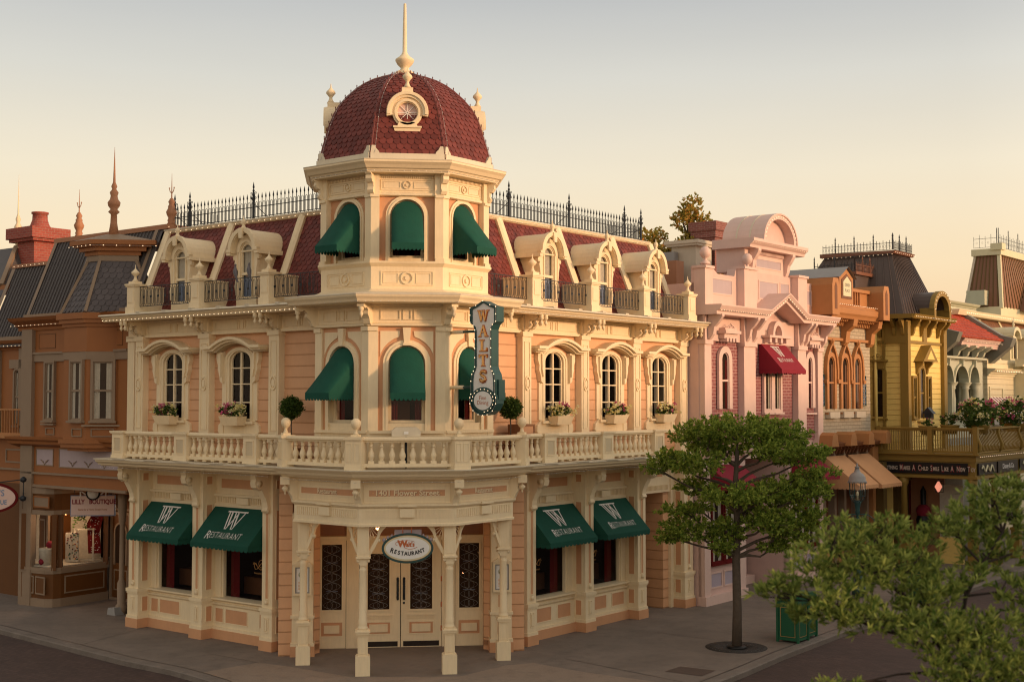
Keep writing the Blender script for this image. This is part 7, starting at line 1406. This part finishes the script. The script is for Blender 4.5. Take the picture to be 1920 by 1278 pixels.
# ---------------- street tree ----------------
def limb(m, pts, r0, r1, seg=7): return m.tube(pts, r0, seg, r2=r1)
tr = thing('street_tree', 'clipped street tree with layered dark green crown in front of the pink building', 'tree', (8.43, -.35, 0))
B0_ = Vector((8.43, -.35, 0)); mw = Matrix.Translation(B0_)
CL = [(8.52, -0.36, 5.55, 1.35, 0.36), (7.45, -0.1, 5.38, 0.72, 0.34), (9.5, -0.49, 5.42, 0.9, 0.36), (8.2, .3, 5.1, .8, .26), (9.2, -.9, 5.05, .75, .28), (6.72, -0.15, 4.78, 0.52, 0.24), (7.45, -0.6, 4.72, 0.80, 0.30), (6.35, -.2, 4.55, .34, .15), (9.95, -0.51, 4.90, 0.75, 0.30), (10.6, -.55, 4.95, .3, .16), (10.72, -0.62, 4.44, 0.38, 0.13), (10.25, -.6, 4.4, .45, .2), (8.30, -0.9, 3.92, 1.05, 0.28), (7.55, .2, 4.05, 0.55, 0.22), (9.55, -0.5, 4.02, 0.85, 0.34), (10.35, -0.58, 3.95, 0.55, 0.30), (6.98, -0.18, 3.50, 0.60, 0.17), (7.6, .4, 3.5, .5, .15), (7.25, -0.22, 2.98, 0.80, 0.30), (6.75, -.1, 2.80, .34, .17), (8.2, -0.33, 2.95, 0.55, 0.34), (9.2, -0.75, 3.25, 0.70, 0.34), (9.85, -0.53, 3.0, 0.62, 0.40), (8.0, -0.6, 2.58, 0.36, 0.16), (10.4, -0.59, 3.30, 0.36, 0.30), (9.45, -0.48, 2.58, 0.50, 0.16), (9.9, .3, 3.6, .6, .25), (8.9, .4, 3.5, .5, .3)]
m = MB().mat('bark'); limb(m, [(0, 0, 0), (.02, 0, 1.0), (.0, .01, 2.2), (.03, .0, 3.2), (.0, 0, 4.2), (.05, 0, 5.0)], .130, .05, 10)
rn = random.Random(12)
for (x, y, z, rx, rz) in CL:
    e = Vector((x, y, z)) - B0_; zb = max(2.3, min(4.6, z - .35 - .25 * math.hypot(e.x, e.y))); s_ = Vector((.02, 0, zb)); q = s_.lerp(e, .5) + Vector((rn.uniform(-.1, .1), rn.uniform(-.1, .1), -.08 + rn.uniform(-.05, .1)))
    limb(m, [s_, s_.lerp(q, .5) + Vector((0, 0, .04)), q, e], .05, .015, 5)
    for k in range(3): f = q.lerp(e, .3) ; g_ = e + Vector((rn.uniform(-.6, .6) * rx, rn.uniform(-.5, .5), rn.uniform(-.5, .5) * rz)); limb(m, [f, f.lerp(g_, .5) + Vector((0, 0, .05)), g_], .02, .006, 4)
m2 = MB(1); m2.v = [(a, -b, z) for a, b, z in m.v]; m2.v = [(v[0], -(-v[1]), v[2]) for v in m.v]; m2.f, m2.m, m2.sm = m.f, m.m, m.sm
m2.v = [(a, -b, z) for a, b, z in m.v]; m2.build('trunk', tr, mw)
g = MB(); tufts(g, [(x - 8.43, y + .35, z, rx, min(.8, rx * .8), rz) for x, y, z, rx, rz in CL], 3300, 13, .050, 'leaf_street', 4, .12, .35, 1.9)
g.build('crown', tr, mw, recalc=False)
m = MB().mat('grate'); m.lathe(0, 0, [(.78, .0), (.78, .012), (.25, .014), (.25, 0)], 36); m.mat('black'); [m.box(r_ * math.cos(a) - .012, r_ * math.cos(a) + .012, r_ * math.sin(a) - .03, r_ * math.sin(a) + .03, .010, .0165) for r_, n_ in ((.36, 16), (.52, 24), (.67, 30)) for a in [6.2832 * q / n_ for q in range(n_)]]; m.mat('grate'); tag(m.build('tree_grate', None, Matrix.Translation((8.46, -.2, .001))), 'round dark iron grate round the foot of the street tree', 'grate')
m = MB().mat('black').lathe(0, 0, [(.26, .0), (.24, .05), (.17, .07)], 12); m.build('root_collar', tr, Matrix.Translation((8.44, -.33, .012)))

# ---------------- blurred tree close to the camera ----------------
nt_ = thing('foreground_tree', 'out of focus leafy tree top close in front, rising past the litter bins', 'tree', (3.0, -24.7, -.13))
FG = [(1.85, -24.42, 5.21, 0.23, 0.16), (1.67, -24.39, 5.04, 0.18, 0.12), (2.17, -24.25, 5.36, 0.26, 0.15), (2.23, -24.46, 5.14, 0.28, 0.22), (1.88, -24.62, 5.0, 0.26, 0.16), (2.52, -24.29, 5.22, 0.27, 0.20), (2.04, -24.74, 4.91, 0.22, 0.10), (2.57, -24.5, 4.97, 0.25, 0.19), (3.04, -24.25, 5.50, 0.26, 0.15), (3.34, -24.19, 5.53, 0.22, 0.19), (2.80, -24.32, 5.44, 0.18, 0.12), (3.14, -24.27, 5.24, 0.22, 0.13), (2.46, -24.89, 4.8, 0.27, 0.16), (2.86, -24.74, 4.80, 0.31, 0.19), (2.92, -24.95, 4.6, 0.27, 0.2), (2.55, -25.0, 4.58, 0.27, 0.12), (3.18, -24.57, 5.0, 0.18, 0.16), (1.76, -25.01, 4.55, 0.14, 0.05), (2.32, -24.67, 4.88, 0.17, 0.1), (2.83, -24.43, 5.12, 0.2, 0.1), (1.71, -24.5, 4.91, 0.12, 0.08), (3.11, -24.26, 5.68, 0.18, 0.07), (3.36, -24.19, 5.73, 0.13, 0.07), (2.0, -24.35, 5.36, .12, .08), (2.36, -24.3, 5.45, .14, .08), (1.5, -24.4, 5.06, .10, .07), (3.5, -24.6, 4.7, .3, .3), (3.6, -24.3, 5.3, .25, .25)]
B1 = Vector((3.0, -24.7, -.13)); m = MB().mat('bark_dark'); mw = Matrix.Translation(B1); rn = random.Random(5)
K = Vector((2.86, -24.66, 4.25)); limb(m, [Vector(p) - B1 for p in ((3.0, -24.7, -.13), (3.02, -24.68, 2.0), (2.95, -24.7, 3.4), K)], .10, .045, 8)
L1 = [Vector(p) for p in ((2.86, -24.66, 4.25), (2.7, -24.62, 4.55), (2.53, -24.6, 4.68), (2.36, -24.58, 4.78), (2.2, -24.56, 4.82), (2.0, -24.5, 4.9))]; L2 = [Vector(p) for p in ((2.80, -24.60, 4.45), (2.78, -24.5, 4.75), (2.86, -24.45, 5.0), (3.0, -24.4, 5.2), (3.2, -24.3, 5.4))]; L3 = [Vector(p) for p in ((2.72, -24.6, 4.52), (2.55, -24.5, 4.85), (2.42, -24.46, 5.02), (2.2, -24.4, 5.18), (1.95, -24.4, 5.3))]
nodes_ = []
for L_, r in ((L1, .022), (L2, .02), (L3, .02)): limb(m, [p - B1 for p in L_], r, .008, 6); nodes_ += L_
for (x, y, z, rx, rz) in FG:
    e = Vector((x, y, z)); s_ = min(nodes_, key=lambda p: (p - e).length + (2 if p.z > e.z + .05 else 0)); 
    limb(m, [p - B1 for p in (s_, s_.lerp(e, .5) + Vector((rn.uniform(-.03, .03), 0, .03)), e)], .010, .004, 5)
    for k in range(5): q = e + Vector((rn.uniform(-.8, .8) * rx, rn.uniform(-.6, .6) * rx, rn.uniform(-.7, .9) * rz)); limb(m, [p - B1 for p in (s_.lerp(e, .6), q)], .005, .002, 4)
m.v = [(a, -b, z) for a, b, z in m.v]; m.build('trunk', nt_, mw)
g = MB(); tufts(g, [(x - 3.0, y + 24.7, z + .13, rx, rx * .8, rz) for x, y, z, rx, rz in FG], 1700, 12, .0195, 'leaf_near', 8, .04, .75, 3.0, .8); g.build('crown', nt_, mw, recalc=False)

# ---------------- trees behind the roofs ----------------
def back_tree(name, lb, base, cl, n, size, mat, seed):
    o = thing(name, lb, 'tree', base); B = Vector(base); mw = Matrix.Translation(B); m = MB().mat('bark'); top = max(c_[2] for c_ in cl)
    limb(m, [(0, 0, 0), (.1, 0, top * .5), (0, 0, top)], .3, .05, 7)
    for c_ in cl: e = Vector(c_[:3]) ; limb(m, [Vector((0, 0, max(1, e.z - 1.2))), e * .5 + Vector((0, 0, e.z * .5 - .3)), e], .06, .02, 5)
    m.v = [(a, -b, z) for a, b, z in m.v]; m.build('trunk', o, mw); g = MB(); tufts(g, [(*c_[:3], c_[3], c_[3], c_[4]) for c_ in cl], n // 9, 11, size, mat, seed, .15, .3, 1.5, 1.2); g.build('crown', o, mw, recalc=False)
back_tree('autumn_tree', 'tall autumn tree turning orange behind the roof cresting', (11.0, 14.2, 0), [(0.15, 0, 13.4, .42, .45), (-.25, 0, 12.95, .4, .35), (.45, 0, 12.9, .4, .4), (.1, 0, 12.4, .35, .4), (0, 0, 11.9, .6, .45), (-.6, 0, 11.6, .7, .5), (.7, 0, 11.7, .7, .45), (-.2, 0, 11.0, 1.0, .6), (.8, 0, 10.9, .9, .6)], 9000, .07, 'leaf_autumn', 21)
back_tree('autumn_tree', 'low round autumn tree behind the end of the roof cresting', (9.7, 14.6, 0), [(0, 0, 12.2, .6, .5), (-.5, 0, 11.7, .6, .4), (.5, 0, 11.5, .7, .5), (0, 0, 10.9, .9, .6)], 5000, .07, 'leaf_autumn', 23)
back_tree('conifer', 'small dark tree top beyond the dark mansard roof', (33.6, 46.5, 0), [(0, 0, 13.2, .5, .6), (.3, 0, 12.6, .8, .6), (1.0, 0, 12.3, .7, .6), (-.6, 0, 12.6, .6, .6), (1.8, 0, 11.6, .8, .5)], 3000, .12, 'leaf_street', 24)
back_tree('conifer', 'tiny dark tree top between the pink and rust parapets', (20.2, 20.5, 0), [(0, 0, 11.2, .25, .3), (.3, 0, 10.9, .35, .25)], 500, .08, 'leaf_street', 25)

# ---------------- street lamp, bins ----------------
lp = thing('street_lamp', 'teal gas style street lamp with glass lantern in front of the tan awnings', 'street lamp', (14.83, 7.68, 0)); mw = Matrix.Translation((14.83, 7.68, 0))
m = MB().mat('iron_green'); m.lathe(0, 0, [(.22, 0), (.22, .3), (.13, .45), (.12, .8), (.07, .9), (.06, 2.3), (.09, 2.36), (.06, 2.42), (.05, 2.62), (.09, 2.68), (.07, 2.75), (.10, 2.95), (.12, 3.02), (.06, 3.06)], 14); m.box(-.32, .32, -.015, .015, 2.60, 2.63); m.build('post', lp, mw)
for s in (-1, 1):
    m = MB().mat('iron_green'); m.tube([(s * (.06 + .5 * q / 8), 0, 2.45 + .14 * math.sin(q * .42)) for q in range(9)] + [(s * (.58 - .05 * math.sin(q)), 0, 2.47 - .05 + .05 * math.cos(q)) for q in (0, .8, 1.6, 2.4, 3.2, 4.0)], .015, 5); m.tube([(s * (.25 + .06 * math.cos(q)), 0, 2.40 + .06 * math.sin(q)) for q in (0, 1, 2, 3, 4, 5)], .012, 4); m.build('scroll_arm', lp, mw)
m = MB().mat('iron_green')
for q in range(6): a = q * math.pi / 3 + .26; m.tube([(.10 * math.cos(a), .10 * math.sin(a), 2.98), (.21 * math.cos(a), .21 * math.sin(a), 3.12), (.235 * math.cos(a), .235 * math.sin(a), 3.22), (.25 * math.cos(a), .25 * math.sin(a), 3.66)], .013, 5)
m.tube([(.235 * math.cos(q * math.pi / 9), .235 * math.sin(q * math.pi / 9), 3.2) for q in range(18)], .012, 4, True); m.mat('grey').lathe(0, 0, [(.29, 3.63), (.30, 3.67), (.27, 3.70), (.26, 3.80), (.20, 3.90), (.11, 3.96), (.09, 4.0), (.06, 4.10), (.09, 4.12), (.03, 4.16), (.025, 4.2), (.003, 4.27)], 18)
for q in range(18): a = q * math.pi / 9; m.ball((.29 * math.cos(a), .29 * math.sin(a), 3.63), .022, 5, 3)
m.build('lantern_frame', lp, mw); MB().mat('lamp_glass').lathe(0, 0, [(.20, 3.1), (.235, 3.25), (.235, 3.62)], 18).build('lantern_glass', lp, mw, recalc=False); MB().mat('ivory').lathe(0, 0, [(.03, 3.06), (.03, 3.2), (.05, 3.24), (.04, 3.32), (.01, 3.36)], 8).build('burner', lp, mw)
def bin_(x, y, an, lb):
    mw = Matrix.Translation((x, y, 0)) @ Matrix.Rotation(an, 4, 'Z'); o = thing('litter_bin', lb, 'bin', (x, y, 0), None, 'green litter bins by the kerb')
    m = MB().mat('bin_green'); m.box(-.29, .29, -.29, .29, .05, 1.12)
    for sx in (-1, 1):
        for sy in (-1, 1): m.box(sx * .29 - .03, sx * .29 + .03, sy * .29 - .03, sy * .29 + .03, 0, 1.02)
    m.box(-.32, .32, -.32, .32, 1.0, 1.05); m.prism([(-.32, 1.05), (.32, 1.05), (.24, 1.2), (-.24, 1.2)], -.3, .3); m.build('body', o, mw)
    for an2 in (0, 90, 180, 270):
        p = MB().mat('gold'); p.frame(-.21, .21, .14, .90, .012, .29, .297); p.build('gilt_border', o, mw @ Matrix.Rotation(R(an2), 4, 'Z'))
        if an2 < 100: q = MB().mat('gold'); q.tube([(.06 * math.cos(a), .30, .80 + .03 * math.sin(a * 2)) for a in (0, .8, 1.6, 2.4, 3.1)], .008, 4); q.tube([(-.05 + .03 * math.cos(a), .30, .82 + .03 * math.sin(a)) for a in (0, 1, 2, 3, 4, 5)], .006, 4); q.build('gilt_emblem', o, mw @ Matrix.Rotation(R(an2), 4, 'Z'))
bin_(10.19, .50, R(45), 'green litter bin with gold lining nearest the street tree'); bin_(10.62, 1.06, R(45), 'green litter bin half hidden behind the nearer one'); bin_(16.4, 6.3, R(20), 'teal green litter bin further along the kerb behind the leaves')
